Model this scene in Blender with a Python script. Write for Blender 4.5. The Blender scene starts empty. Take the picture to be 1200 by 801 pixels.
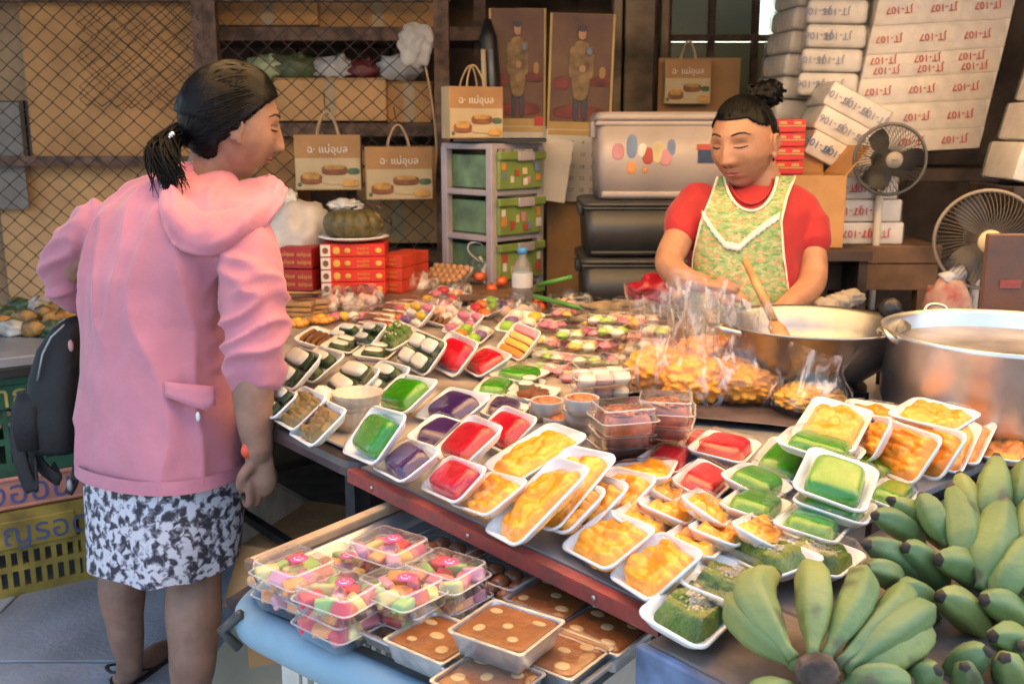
import bpy, bmesh, math, random
import numpy as np
from mathutils import Vector, Matrix, Quaternion, noise as mnoise
random.seed(7); rng = np.random.default_rng(7)
R = math.radians
scene = bpy.context.scene
COL = scene.collection

# ------------------------------------------------------------------ camera, sky, sun, exposure
CAM_H = 1.36; PITCH = R(12.0); FOC = 1167.0            # focal length in photograph pixels (1200 wide)
cam_data = bpy.data.cameras.new('camera')
cam_data.sensor_width = 36.0; cam_data.lens = 36.0 * FOC / 1200.0
cam_data.clip_start = 0.02; cam_data.clip_end = 2000.0
cam_data.dof.use_dof = True; cam_data.dof.focus_distance = 1.75; cam_data.dof.aperture_fstop = 7.0
cam = bpy.data.objects.new('camera', cam_data); COL.objects.link(cam)
cam.location = (0, 0, CAM_H); cam.rotation_euler = (math.pi / 2 - PITCH, 0, 0)
scene.camera = cam

SUN_DIR = Vector((0.45, 0.36, 0.82)).normalized()
world = bpy.data.worlds.new('World'); scene.world = world; world.use_nodes = True
wn = world.node_tree.nodes; wl = world.node_tree.links
bg = wn['Background']; sky = wn.new('ShaderNodeTexSky'); sky.sky_type = 'NISHITA'; sky.sun_disc = False
sky.sun_elevation = math.asin(SUN_DIR.z); sky.sun_rotation = math.atan2(SUN_DIR.x, SUN_DIR.y)
sky.air_density = 1.3; sky.dust_density = 2.5
bg.inputs['Strength'].default_value = 0.12
wl.new(sky.outputs[0], bg.inputs['Color'])
sun_data = bpy.data.lights.new('sun', 'SUN'); sun_data.energy = 5.0; sun_data.angle = R(0.5); sun_data.color = (1.0, 0.93, 0.82)
sun = bpy.data.objects.new('sun', sun_data); COL.objects.link(sun)
sun.rotation_euler = SUN_DIR.to_track_quat('Z', 'Y').to_euler(); sun.location = (3, 3, 8)
scene.view_settings.view_transform = 'Standard'; scene.view_settings.look = 'None'
scene.view_settings.gamma = 1.0; scene.view_settings.use_curve_mapping = False
scene.view_settings.exposure = 2.15
cy = scene.cycles
cy.use_denoising = True; cy.max_bounces = 9; cy.diffuse_bounces = 4; cy.glossy_bounces = 4
cy.transmission_bounces = 6; cy.transparent_max_bounces = 40; cy.caustics_reflective = False; cy.caustics_refractive = False
cy.sample_clamp_indirect = 6.0

# ------------------------------------------------------------------ helpers: photo pixel + depth -> a real point
_F = Vector((0, math.cos(PITCH), -math.sin(PITCH))); _U = Vector((0, math.sin(PITCH), math.cos(PITCH))); _X = Vector((1, 0, 0))
_C = Vector((0, 0, CAM_H))
def _ray(px, py): return _F + _X * ((px - 600) / FOC) + _U * ((400.5 - py) / FOC)
def PT(px, py, t): return _C + _ray(px, py) * t                       # at axial depth t
def PZ(px, py, z): d = _ray(px, py); return _C + d * ((z - CAM_H) / d.z)  # on a horizontal plane
def PY(px, py, y): d = _ray(px, py); return _C + d * (y / d.y)            # on an upright plane

# ------------------------------------------------------------------ helpers: shapes as (verts, faces)
def join(*parts):
    V = []; F = []
    for v, f in parts:
        o = len(V); V.extend(v); F.extend([tuple(i + o for i in q) for q in f])
    return V, F
def xf(vf, M):
    return [tuple(M @ Vector(p)) for p in vf[0]], vf[1]
def move(vf, d): return [(p[0] + d[0], p[1] + d[1], p[2] + d[2]) for p in vf[0]], vf[1]
def box(c, s):
    x, y, z = s[0] / 2, s[1] / 2, s[2] / 2
    v = [(c[0] + a * x, c[1] + b * y, c[2] + d * z) for d in (-1, 1) for b in (-1, 1) for a in (-1, 1)]
    return v, [(0, 2, 3, 1), (4, 5, 7, 6), (0, 1, 5, 4), (2, 6, 7, 3), (0, 4, 6, 2), (1, 3, 7, 5)]
def loft(rings, cap0=True, cap1=True, closed=True):
    n = len(rings[0]); V = [tuple(p) for r in rings for p in r]; F = []
    m = n if closed else n - 1
    for i in range(len(rings) - 1):
        for j in range(m):
            k = (j + 1) % n
            F.append((i * n + j, i * n + k, (i + 1) * n + k, (i + 1) * n + j))
    if cap0: F.append(tuple(range(n - 1, -1, -1)))
    if cap1: o = (len(rings) - 1) * n; F.append(tuple(range(o, o + n)))
    return V, F
def rrect(a, b, r, z, n=4):
    pts = []
    for cx, cyy, s in ((a / 2 - r, b / 2 - r, 0), (-a / 2 + r, b / 2 - r, 90), (-a / 2 + r, -b / 2 + r, 180), (a / 2 - r, -b / 2 + r, 270)):
        for i in range(n + 1):
            t = R(s + 90 * i / n); pts.append((cx + r * math.cos(t), cyy + r * math.sin(t), z))
    return pts
def rbox(c, s, r=.006, n=3):
    """box with rounded edges"""
    a, b, h = s; r = min(r, a / 2.01, b / 2.01, h / 2.01); rings = []
    for i in range(n + 1):
        t = math.pi / 2 * i / n; ins = r * (1 - math.sin(t))
        rings.append((ins, r * (1 - math.cos(t))))
    prof = [(i_, -h / 2 + z_) for i_, z_ in rings] + [(i_, h / 2 - z_) for i_, z_ in reversed(rings)]
    out = [rrect(a - 2 * i_, b - 2 * i_, max(r - i_, .0006) + .0004, z_, 3) for i_, z_ in prof]
    return move(loft(out), c)
def lathe(prof, seg=24, cap0=True, cap1=True):
    return loft([[(r * math.cos(2 * math.pi * j / seg), r * math.sin(2 * math.pi * j / seg), z) for j in range(seg)] for r, z in prof], cap0, cap1)
def frame_path(pts):
    pts = [Vector(p) for p in pts]; out = []
    up = Vector((0, 0, 1)); prev = None
    for i, p in enumerate(pts):
        d = (pts[min(i + 1, len(pts) - 1)] - pts[max(i - 1, 0)]).normalized()
        if prev is None:
            a = up if abs(d.z) < .9 else Vector((0, 1, 0)); u = d.cross(a).normalized()
        else: u = (prev - d * prev.dot(d)); u = u.normalized() if u.length > 1e-6 else d.orthogonal().normalized()
        prev = u; out.append((p, u, d.cross(u).normalized(), d))
    return out
def tube(pts, rad, seg=8, cap=True, flat=1.0):
    fr = frame_path(pts); n = len(fr)
    rs = rad if hasattr(rad, '__len__') else [rad] * n
    rings = [[p + (u * math.cos(2 * math.pi * j / seg) + w * math.sin(2 * math.pi * j / seg) * flat) * r for j in range(seg)] for (p, u, w, d), r in zip(fr, rs)]
    return loft(rings, cap, cap)
def smooth_path(pts, k=6, vals=None):
    """Catmull-Rom through pts (and optional values)"""
    P = [Vector(p) for p in pts]; out = []; ov = []
    for i in range(len(P) - 1):
        p0 = P[max(i - 1, 0)]; p1 = P[i]; p2 = P[i + 1]; p3 = P[min(i + 2, len(P) - 1)]
        for j in range(k):
            t = j / k
            out.append(.5 * ((2 * p1) + (p2 - p0) * t + (2 * p0 - 5 * p1 + 4 * p2 - p3) * t * t + (3 * p1 - p0 - 3 * p2 + p3) * t ** 3))
            if vals is not None: s = t * t * (3 - 2 * t); ov.append(vals[i] * (1 - s) + vals[i + 1] * s)
    out.append(P[-1])
    if vals is not None: ov.append(vals[-1]); return out, ov
    return out
_ico = {}
def ico(sub=1):
    if sub not in _ico:
        bm = bmesh.new(); bmesh.ops.create_icosphere(bm, subdivisions=sub, radius=1)
        _ico[sub] = ([tuple(v.co) for v in bm.verts], [tuple(v.index for v in f.verts) for f in bm.faces]); bm.free()
    return _ico[sub]
def blob(c, r, sub=2, amp=.0, freq=3., seed=0., rot=None):
    v, f = ico(sub); r = r if hasattr(r, '__len__') else (r, r, r); out = []
    for p in v:
        q = Vector(p); k = 1 + amp * mnoise.noise(q * freq + Vector((seed * 3.1, seed * 1.7, seed)))
        w = Vector((q.x * r[0] * k, q.y * r[1] * k, q.z * r[2] * k))
        if rot is not None: w = rot @ w
        out.append((w.x + c[0], w.y + c[1], w.z + c[2]))
    return out, f
def rot(z=0, x=0, y=0): return Matrix.Rotation(z, 4, 'Z') @ Matrix.Rotation(y, 4, 'Y') @ Matrix.Rotation(x, 4, 'X')
def beam(p0, p1, w, h):
    """bar with rectangular section between two points"""
    p0 = Vector(p0); p1 = Vector(p1); d = p1 - p0; L = d.length; q = d.to_track_quat('X', 'Z').to_matrix().to_4x4()
    return xf(box((L / 2, 0, 0), (L, w, h)), Matrix.Translation(p0) @ q)
def cushion(a, b, h, p=4., n=14, top=.55):
    """rounded block with soft edges: superellipsoid sitting on z=0"""
    rings = []
    for i in range(n // 2 + 1):
        t = i / (n // 2); ang = t * math.pi / 2
        s = math.cos(ang) ** top; z = h * math.sin(ang) ** .8
        s = max(s, .02)
        rings.append([(a / 2 * s * math.copysign(abs(math.cos(u)) ** (2 / p), math.cos(u)), b / 2 * s * math.copysign(abs(math.sin(u)) ** (2 / p), math.sin(u)), z)
                      for u in [2 * math.pi * (j + .5) / 28 for j in range(28)]])
    return loft(rings)

# ------------------------------------------------------------------ helpers: objects
def mesh_data(name, vf, mats, smooth=True, mi=None):
    me = bpy.data.meshes.new(name); me.from_pydata([tuple(p) for p in vf[0]], [], [tuple(f) for f in vf[1]])
    for m in (mats if isinstance(mats, (list, tuple)) else [mats]): me.materials.append(m)
    if smooth: me.polygons.foreach_set('use_smooth', [True] * len(me.polygons))
    if mi is not None: me.polygons.foreach_set('material_index', mi)
    me.update(); return me
def link(name, data, parent=None, M=None):
    o = bpy.data.objects.new(name, data); COL.objects.link(o)
    if parent is not None: o.parent = parent
    if M is not None: o.matrix_local = M
    return o
def part(name, vf, m, parent=None, smooth=True, M=None, kind=None, mi=None, label=None):
    o = link(name, mesh_data(name, vf, m, smooth, mi), parent, M)
    if kind: o['kind'] = kind
    if label: o['label'] = label
    return o
def tag(o, label, cat, group=None):
    o['label'] = label; o['category'] = cat
    if group: o['group'] = group
    return o
def thing(name, label, cat, loc=(0, 0, 0), rz=0, group=None, M=None):
    o = bpy.data.objects.new(name, None); COL.objects.link(o); o.empty_display_size = .05
    o.matrix_world = M if M is not None else Matrix.Translation(loc) @ Matrix.Rotation(rz, 4, 'Z')
    return tag(o, label, cat, group)
def struct(name, vf, m, smooth=False, parent=None):
    o = part(name, vf, m, parent, smooth)
    if parent is None: o['kind'] = 'structure'
    return o
def sharp(o, ang=40):
    me = o.data
    me.set_sharp_from_angle(angle=R(ang)); return o
def bevel(o, w=.003, seg=2):
    m = o.modifiers.new('bevel', 'BEVEL'); m.width = w; m.segments = seg; m.limit_method = 'ANGLE'; m.angle_limit = R(40); return o
def lettering(txt, size, m, parent, M, name='lettering', ex=.0004, align='CENTER', cache={}):
    key = (txt, size, m.name, align)
    if key not in cache:
        cu = bpy.data.curves.new(name, 'FONT'); cu.body = txt; cu.size = size; cu.extrude = ex; cu.align_x = align; cu.align_y = 'CENTER'
        cu.materials.append(m); cu.resolution_u = 4
        tmp = bpy.data.objects.new('tmp', cu); COL.objects.link(tmp)
        cache[key] = bpy.data.meshes.new_from_object(tmp.evaluated_get(bpy.context.evaluated_depsgraph_get()))
        bpy.data.objects.remove(tmp); bpy.data.curves.remove(cu)
    return link(name, cache[key], parent, M)

# ------------------------------------------------------------------ helpers: materials
MATS = {}
def mat(name, col, rough=.6, var=.12, scale=12., bump=.0, bscale=60., spec=.5, metal=0., sub=0., coat=0., col2=None, trans=0., sheen=0.):
    if name in MATS: return MATS[name]
    m = bpy.data.materials.new(name); m.use_nodes = True; nt = m.node_tree; n = nt.nodes; l = nt.links
    b = n['Principled BSDF']; b.inputs['Roughness'].default_value = rough; b.inputs['Metallic'].default_value = metal
    b.inputs['Specular IOR Level'].default_value = spec
    if sub: b.inputs['Subsurface Weight'].default_value = sub; b.inputs['Subsurface Radius'].default_value = (.02, .012, .008); b.inputs['Subsurface Scale'].default_value = .5
    if coat: b.inputs['Coat Weight'].default_value = coat; b.inputs['Coat Roughness'].default_value = .12
    if trans: b.inputs['Transmission Weight'].default_value = trans
    if sheen: b.inputs['Sheen Weight'].default_value = sheen; b.inputs['Sheen Roughness'].default_value = .5
    tc = n.new('ShaderNodeTexCoord'); no = n.new('ShaderNodeTexNoise'); no.inputs['Scale'].default_value = scale; no.inputs['Detail'].default_value = 5
    l.new(tc.outputs['Object'], no.inputs['Vector'])
    mx = n.new('ShaderNodeMix'); mx.data_type = 'RGBA'
    c2 = col2 if col2 else tuple(max(0, c * (1 - 2.2 * var)) for c in col)
    mx.inputs['A'].default_value = (*c2, 1); mx.inputs['B'].default_value = (*[min(1, c * (1 + (0 if col2 else .6 * var))) for c in col], 1)
    cr = n.new('ShaderNodeMapRange'); cr.inputs['From Min'].default_value = .34; cr.inputs['From Max'].default_value = .66
    l.new(no.outputs['Fac'], cr.inputs['Value']); l.new(cr.outputs[0], mx.inputs['Factor']); l.new(mx.outputs['Result'], b.inputs['Base Color'])
    if bump:
        nb = n.new('ShaderNodeTexNoise'); nb.inputs['Scale'].default_value = bscale; nb.inputs['Detail'].default_value = 4
        l.new(tc.outputs['Object'], nb.inputs['Vector'])
        bp = n.new('ShaderNodeBump'); bp.inputs['Strength'].default_value = bump; bp.inputs['Distance'].default_value = .01
        l.new(nb.outputs['Fac'], bp.inputs['Height']); l.new(bp.outputs[0], b.inputs['Normal'])
    MATS[name] = m; return m
def film(name, ior=1.45, rough=.06, bump=.25, bscale=30., tint=(1, 1, 1), milk=.0, stretch=(1, 1, 1), glare_streak=0.):
    """thin clear plastic: see-through, with a Fresnel sheen broken by creases"""
    if name in MATS: return MATS[name]
    m = bpy.data.materials.new(name); m.use_nodes = True; nt = m.node_tree; n = nt.nodes; l = nt.links
    for x in list(n):
        if x.type == 'BSDF_PRINCIPLED': n.remove(x)
    out = [x for x in n if x.type == 'OUTPUT_MATERIAL'][0]
    tr = n.new('ShaderNodeBsdfTransparent'); tr.inputs['Color'].default_value = (*tint, 1)
    gl = n.new('ShaderNodeBsdfGlossy'); gl.inputs['Roughness'].default_value = rough
    fr = n.new('ShaderNodeFresnel'); ge = n.new('ShaderNodeNewGeometry'); im = n.new('ShaderNodeMix'); im.data_type = 'FLOAT'
    im.inputs['A'].default_value = ior; im.inputs['B'].default_value = 1 / ior; l.new(ge.outputs['Backfacing'], im.inputs['Factor']); l.new(im.outputs['Result'], fr.inputs['IOR'])   # a thin sheet reflects alike from both sides
    tc = n.new('ShaderNodeTexCoord'); mp = n.new('ShaderNodeMapping'); mp.inputs['Scale'].default_value = stretch
    nb = n.new('ShaderNodeTexNoise'); nb.inputs['Scale'].default_value = bscale; nb.inputs['Detail'].default_value = 3; nb.inputs['Distortion'].default_value = .8
    bp = n.new('ShaderNodeBump'); bp.inputs['Strength'].default_value = bump; bp.inputs['Distance'].default_value = .01
    l.new(tc.outputs['Object'], mp.inputs[0]); l.new(mp.outputs[0], nb.inputs['Vector']); l.new(nb.outputs['Fac'], bp.inputs['Height'])
    l.new(bp.outputs[0], fr.inputs['Normal']); l.new(bp.outputs[0], gl.inputs['Normal'])
    mx = n.new('ShaderNodeMixShader'); l.new(fr.outputs[0], mx.inputs[0]); l.new(gl.outputs[0], mx.inputs[2])
    if milk:
        df = n.new('ShaderNodeBsdfDiffuse'); df.inputs['Color'].default_value = (.9, .9, .9, 1)
        m2 = n.new('ShaderNodeMixShader'); m2.inputs[0].default_value = milk
        if glare_streak:      # white glare painted in as noise patches, along with crease whitening
            ms = n.new('ShaderNodeMapping'); ms.inputs['Scale'].default_value = (26, 26, 9); ns = n.new('ShaderNodeTexNoise'); ns.inputs['Scale'].default_value = 1; ns.inputs['Detail'].default_value = 4; ns.inputs['Distortion'].default_value = 1.2
            rs_ = n.new('ShaderNodeMapRange'); rs_.inputs['From Min'].default_value = .55; rs_.inputs['From Max'].default_value = .64; rs_.inputs['To Min'].default_value = milk; rs_.inputs['To Max'].default_value = glare_streak
            l.new(tc.outputs['Object'], ms.inputs[0]); l.new(ms.outputs[0], ns.inputs['Vector']); l.new(ns.outputs['Fac'], rs_.inputs['Value']); l.new(rs_.outputs[0], m2.inputs[0])
        l.new(tr.outputs[0], m2.inputs[1]); l.new(df.outputs[0], m2.inputs[2]); l.new(m2.outputs[0], mx.inputs[1])
    else: l.new(tr.outputs[0], mx.inputs[1])
    l.new(mx.outputs[0], out.inputs['Surface']); MATS[name] = m; return m
def setup_nodes(m):
    return m.node_tree.nodes, m.node_tree.links, m.node_tree.nodes['Principled BSDF']

# colours of the place
M_white = mat('foam_white', (.82, .82, .80), .45, .03, 30)
M_film = film('cling_film', 1.40, .018, .16, 15)
M_clear = film('clear_plastic', 1.55, .05, .15, 14, (.97, .97, .97), milk=.03)
M_rimc = film('clear_rim', 1.6, .15, .2, 20, (.95, .95, .95), milk=.30)
M_bag = film('bag_plastic', 1.6, .06, .6, 30, (.99, .98, .97), milk=.015, glare_streak=.42)
M_bagmilk = film('bag_milky', 1.5, .25, .6, 18, (.9, .88, .85), milk=.5)
M_card = mat('cardboard', (.56, .30, .12), .8, .12, 6, .15, 90)
M_card2 = mat('cardboard_pale', (.62, .36, .16), .8, .10, 5, .15, 90)
M_kraft = mat('kraft_paper', (.40, .22, .095), .75, .08, 9, .1, 80)
M_rust = mat('rusty_steel', (.15, .085, .058), .7, .3, 20, .3, 80)
M_wire = mat('fence_wire', (.075, .048, .036), .6, .25, 40, metal=.3)
M_wood = mat('old_wood', (.17, .095, .055), .7, .3, 5, .3, 30)
M_darkwood = mat('dark_wood', (.055, .035, .028), .6, .3, 7, .3, 30)
M_black = mat('black_plastic', (.015, .015, .018), .4, .2, 20)
M_blackm = mat('black_steel', (.018, .018, .02), .5, .3, 30, .1)
M_alu = mat('aluminium', (.50, .50, .51), .32, .08, 9, .06, 40, metal=1.0)
M_potalu = mat('pot_aluminium', (.68, .68, .70), .36, .10, 7, .06, 40, metal=1.0)
M_alusheet = mat('aluminium_sheet', (.66, .67, .70), .38, .10, 4, .08, 12, metal=.85)
M_red = mat('red_paint', (.33, .05, .04), .45, .25, 34, .25, 60, col2=(.20, .055, .045))
M_redp = mat('red_print', (.55, .03, .03), .5, .1, 10)
M_bluep = mat('blue_print', (.05, .12, .35), .6, .1, 10)
M_whitep = mat('white_print', (.75, .72, .66), .6, .05, 10)
M_paper = mat('white_paper', (.68, .62, .54), .75, .06, 7, .05, 40)
M_skin = mat('skin_fair', (.37, .185, .112), .46, .10, 22, .05, 220, sub=.12)
M_skin2 = mat('skin_tan', (.27, .145, .10), .5, .13, 20, .05, 220, sub=.10)
M_hair = mat('black_hair', (.008, .008, .011), .38, .3, 30)
M_lip = mat('lips', (.30, .075, .07), .4, .1, 20)
M_brow = mat('brow', (.03, .018, .014), .7, .1, 20)
M_eye = mat('eye', (.02, .014, .012), .25, .1, 20)
# ================================================================== the setting
M_ground = mat('concrete_ground', (.32, .34, .37), .85, .18, 3.0, .35, 70)
def gplane(x0, x1, y0, y1, z): return [(x0, y0, z), (x1, y0, z), (x1, y1, z), (x0, y1, z)], [(0, 1, 2, 3)]
struct('ground', gplane(-400, 400, -400, 400, 0), mat('asphalt_ground', (.12, .12, .125), .9, .2, 2, .3, 60))
# paving slabs where the customer stands, with real joints
slab_me = None; pav = None
pave = struct('pavement', gplane(-3.2, 2.6, -.6, 5.2, .004), mat('pavement_bed', (.13, .135, .15), .9, .2, 8))
for i in range(7):
    for j in range(6):
        a = -3.1 + i * .82; b = -.5 + j * .95
        if slab_me is None: slab_me = mesh_data('paving_slab', rbox((0, 0, 0), (.812, .942, .03), .004, 1), M_ground, False)
        s = link('paving_slab', slab_me, pave, Matrix.Translation((a + .41, b + .47, .003 + .002 * random.random())))
# tarpaulin added out of view over the stalls to warm and soften the sun
M_tarp = bpy.data.materials.new('tarpaulin'); M_tarp.use_nodes = True
tn, tl, tb = setup_nodes(M_tarp); tn.remove(tb)
_o = [x for x in tn if x.type == 'OUTPUT_MATERIAL'][0]
_t = tn.new('ShaderNodeBsdfTranslucent'); _d = tn.new('ShaderNodeBsdfDiffuse'); _m = tn.new('ShaderNodeMixShader'); _m.inputs[0].default_value = .92
_nz = tn.new('ShaderNodeTexNoise'); _nz.inputs['Scale'].default_value = 2.5
_mx = tn.new('ShaderNodeMix'); _mx.data_type = 'RGBA'; _mx.inputs['A'].default_value = (.98, .56, .22, 1); _mx.inputs['B'].default_value = (.99, .64, .29, 1)
tl.new(_nz.outputs['Fac'], _mx.inputs['Factor']); tl.new(_mx.outputs['Result'], _t.inputs['Color']); tl.new(_mx.outputs['Result'], _d.inputs['Color'])
tl.new(_d.outputs[0], _m.inputs[1]); tl.new(_t.outputs[0], _m.inputs[2]); tl.new(_m.outputs[0], _o.inputs['Surface'])
def tarp_vf():
    nx, ny = 24, 20; V = []; F = []
    for j in range(ny + 1):
        for i in range(nx + 1):
            x = -1.0 + 3.2 * i / nx; y = 1.40 + 1.65 * j / ny
            z = 2.06 + .06 * (y - 1.40) + .05 * math.sin(x * 3.1) * math.sin(y * 2.2) - .06 * math.sin(math.pi * ((x * .8) % 1.0))
            V.append((x, y, z))
    for j in range(ny):
        for i in range(nx):
            a = j * (nx + 1) + i; F.append((a, a + 1, a + nx + 2, a + nx + 1))
    return V, F
tarp = part('added_sun_filter_tarp', tarp_vf(), M_tarp); tag(tarp, 'orange tarpaulin added out of view above the sweets stall to warm the sunlight', 'tarpaulin')
# solid corrugated roof added out of view to darken the stall back and fence
M_roof = mat('rusted_roof', (.16, .12, .10), .7, .3, 3, .2, 20)
def corr(x0, x1, y0, y1, z0, z1):
    V = []; F = []; nx = int((x1 - x0) / .02)
    for j in range(2):
        for i in range(nx + 1): x = x0 + (x1 - x0) * i / nx; V.append((x, (y0, y1)[j], (z0, z1)[j] + .012 * math.sin(x * 80)))
    for i in range(nx): F.append((i, i + 1, nx + 2 + i, nx + 1 + i))
    return V, F
rf = part('added_shade_roof', corr(-3.6, 4.2, 2.95, 5.3, 2.32, 2.55), M_roof); tag(rf, 'rusty corrugated roof added out of view to shade the back of the stall', 'roof')
rf = part('added_shade_roof', corr(-4.6, -1.05, 2.3, 2.93, 2.25, 2.31), M_roof); tag(rf, 'rusty corrugated roof added out of view by the neighbouring stall to keep skylight off the fence', 'roof')
# back and side walls
Y_F = 4.2                       # the chain link fence stands here
M_wallb = mat('back_boards', (.17, .105, .065), .8, .3, 4, .3, 20)
bw = struct('back_wall', box((-1.6, 5.06, 1.4), (4.7, .06, 2.8)), M_wallb)
struct('back_wall_low', box((2.585, 5.06, .73), (3.67, .06, 1.46)), M_wallb)
struct('back_wall_right', box((2.9, 5.06, 2.13), (3.04, .06, 1.34)), M_wallb)
struct('back_wall_lintel', box((1.065, 5.06, 2.45), (.63, .06, .70)), M_wallb)
struct('side_wall', box((2.75, 3.4, 1.4), (.06, 3.2, 2.8)), M_wallb)
# upright boards on the rear wall, seen between things
for i in range(20):
    x = -3.85 + i * .225
    part('board', box((x, 5.02, 1.4), (.215, .02, 2.8)), M_wallb, bw, False)

# ---- window-like opening with bars and dirty panes behind the vendor
wnd = thing('barred_window', 'dim barred window opening behind the vendor with daylight gaps', 'window', (1.065, 5.0, 1.46))
for k in range(4): part('bar', box((-.315 + k * .21, 0, .33), (.03, .04, .66)), M_rust, wnd, False)
for k in range(3): part('rail', box((0, -.035, .03 + k * .30), (.66, .03, .03)), M_rust, wnd, False)
M_pane = film('dirty_pane', 1.4, .3, .2, 12, (.10, .10, .075), milk=.08)
M_pane2 = film('clear_pane', 1.4, .1, .1, 12, (.75, .8, .78), milk=.02)
for k in range(3):
    for j in range(2):
        part('pane', box((-.21 + k * .21, .02, .18 + j * .30), (.185, .006, .27)), M_pane2 if (k, j) in ((2, 1),) else M_pane, wnd, False)

# ---- chain link fence
fence = thing('chain_link_fence', 'rusty brown chain link fence with steel posts behind the stall', 'fence', (0, Y_F, 0))
def chain(x0, x1, z0, z1, px=.082, pz=.074, r=.0028, seg=4, y=0.):
    V = []; F = []; n = int((x1 - x0) / (px)) + 1; m = int((z1 - z0) / (pz / 2)) + 1
    for i in range(n):
        pts = []
        for j in range(m):
            sx = x0 + i * px + (px / 2 if j % 2 else 0) + .004 * math.sin(j * .9 + i * .35) + (.006 if j % 2 else -.006) * 0
            pts.append((sx, y + (.004 if j % 2 else -.004), z0 + j * pz / 2))
        a = join((V, F), tube(pts, r, seg, False)); V, F = a
        pts2 = [(x0 + i * px - (px / 2 if j % 2 else 0) + .004 * math.sin(j * .9 + i * .35), y + (-.004 if j % 2 else .004), z0 + j * pz / 2) for j in range(m)]
        V, F = join((V, F), tube(pts2, r, seg, False))
    return V, F
part('wire_mesh', chain(-2.75, -.32, .25, 2.35), M_wire, fence, True, kind='stuff')
part('wire_mesh', xf(chain(-1.85, -1.40, 1.35, 2.3, .06, .05, .002), Matrix.Translation((0, .05, 0)) @ Matrix.Rotation(.06, 4, 'Y')), M_wire, fence, True, kind='stuff')
for px, w in ((236, .045), (250, .05), (518, .06)):
    x = PY(px, 100, Y_F).x
    part('post', box((x, .02, 1.25), (w, w, 2.5)), M_rust, fence, False)
xl, xr = PY(-40, 188, Y_F).x, PY(236, 188, Y_F).x; z = PY(100, 189, Y_F).z
part('rail', box(((xl + xr) / 2, .03, z), (xr - xl, .035, .04)), M_rust, fence, False)
part('rail', box((-1.5, .03, PY(300, 3, Y_F).z + .03), (2.5, .04, .05)), M_rust, fence, False)
part('rail', box((-1.5, .03, .25), (2.5, .04, .05)), M_rust, fence, False)

# ---- shelving with cartons behind the fence
def carton(px0, py0, px1, py1, y, dep, m, label, name='cardboard_box', cat='box', group=None, rz=0):
    a = PY(px0, py1, y); b = PY(px1, py0, y); w = b.x - a.x; h = b.z - a.z
    o = thing(name, label, cat, ((a.x + b.x) / 2, y + dep / 2, a.z), rz, group)
    s = part('side_walls', rbox((0, 0, h / 2), (w, dep, h), .006, 2), m, o, False)
    part('flap', box((0, -dep / 4 - .002, h + .0035), (w * .985, dep / 2 - .012, .004)), m, o, False)
    part('flap', box((0, dep / 4 + .002, h + .0035), (w * .985, dep / 2 - .012, .004)), m, o, False)
    part('tape', box((0, -dep / 2 - .0015, h / 2), (.05, .0015, h * .96)), mat('box_tape', (.42, .28, .14), .3, .05), o, False)
    return o
Y_S = 4.42
carton(255, 0, 372, 30, Y_S, .35, M_card, 'tan carton on the top shelf behind the fence, left', group='cartons behind the fence')
carton(374, -6, 512, 36, Y_S + .02, .35, M_card, 'tan carton on the top shelf behind the fence, right', group='cartons behind the fence')
carton(322, 93, 452, 142, Y_S - .03, .3, M_card2, 'long pale carton on the middle shelf behind the fence', group='cartons behind the fence')
carton(454, 97, 506, 144, Y_S, .3, M_card, 'short brown carton at the end of the middle shelf', group='cartons behind the fence')
carton(250, 160, 345, 260, Y_S + .05, .3, M_card, 'brown carton behind the hanging bags and the fence', group='cartons behind the fence')
carton(420, 172, 512, 285, Y_S + .06, .3, M_card, 'dull brown carton low behind the right hanging bag', group='cartons behind the fence')
shelf = thing('shelf_rack', 'dark slotted steel shelf rack behind the chain link fence', 'shelf', (0, Y_S, 0))
for py in (40, 152, 300):
    z = PY(380, py, Y_S - .06).z
    part('shelf_board', box((-1.0, .16, z), (1.75, .46, .045)), M_rust, shelf, False)
    part('lip', box((-1.0, -.074, z), (1.76, .012, .055)), M_rust, shelf, False)
for x in (-1.86, -.14): part('upright', box((x, .1, 1.3), (.05, .05, 2.6)), M_rust, shelf, False)
# plastic bundles and a bowl in the dark gap of the shelf
zb = PY(380, 92, Y_S).z
for i, (px, rr, m, lab) in enumerate(((345, .075, mat('bundle_green', (.10, .13, .06), .5), 'dull green plastic bundle on the shelf behind the fence'), (392, .07, M_bagmilk, 'crumpled clear plastic bundle on the shelf behind the fence'),
                                       (425, .06, mat('bundle_red', (.16, .03, .035), .4), 'dark red wrapped bundle on the shelf behind the fence'), (470, .075, M_bagmilk, 'clear plastic bundle near the fence post on the shelf'), (312, .07, mat('bundle_pale', (.45, .5, .3), .5), 'pale green folded bag on the shelf left of the bundles'))):
    c = PY(px, 92, Y_S + .05)
    o = thing('plastic_bundle', lab, 'bundle', (c.x, c.y, zb))
    part('body', blob((0, 0, rr * .62), (rr * 1.35, rr, rr * .75), 3, .5, 3.5, i), m, o)
    part('knot', blob((rr * .5, -rr * .4, rr * 1.2), (rr * .28, rr * .28, rr * .3), 2, .5, 4, i + 9), m, o)
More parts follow.
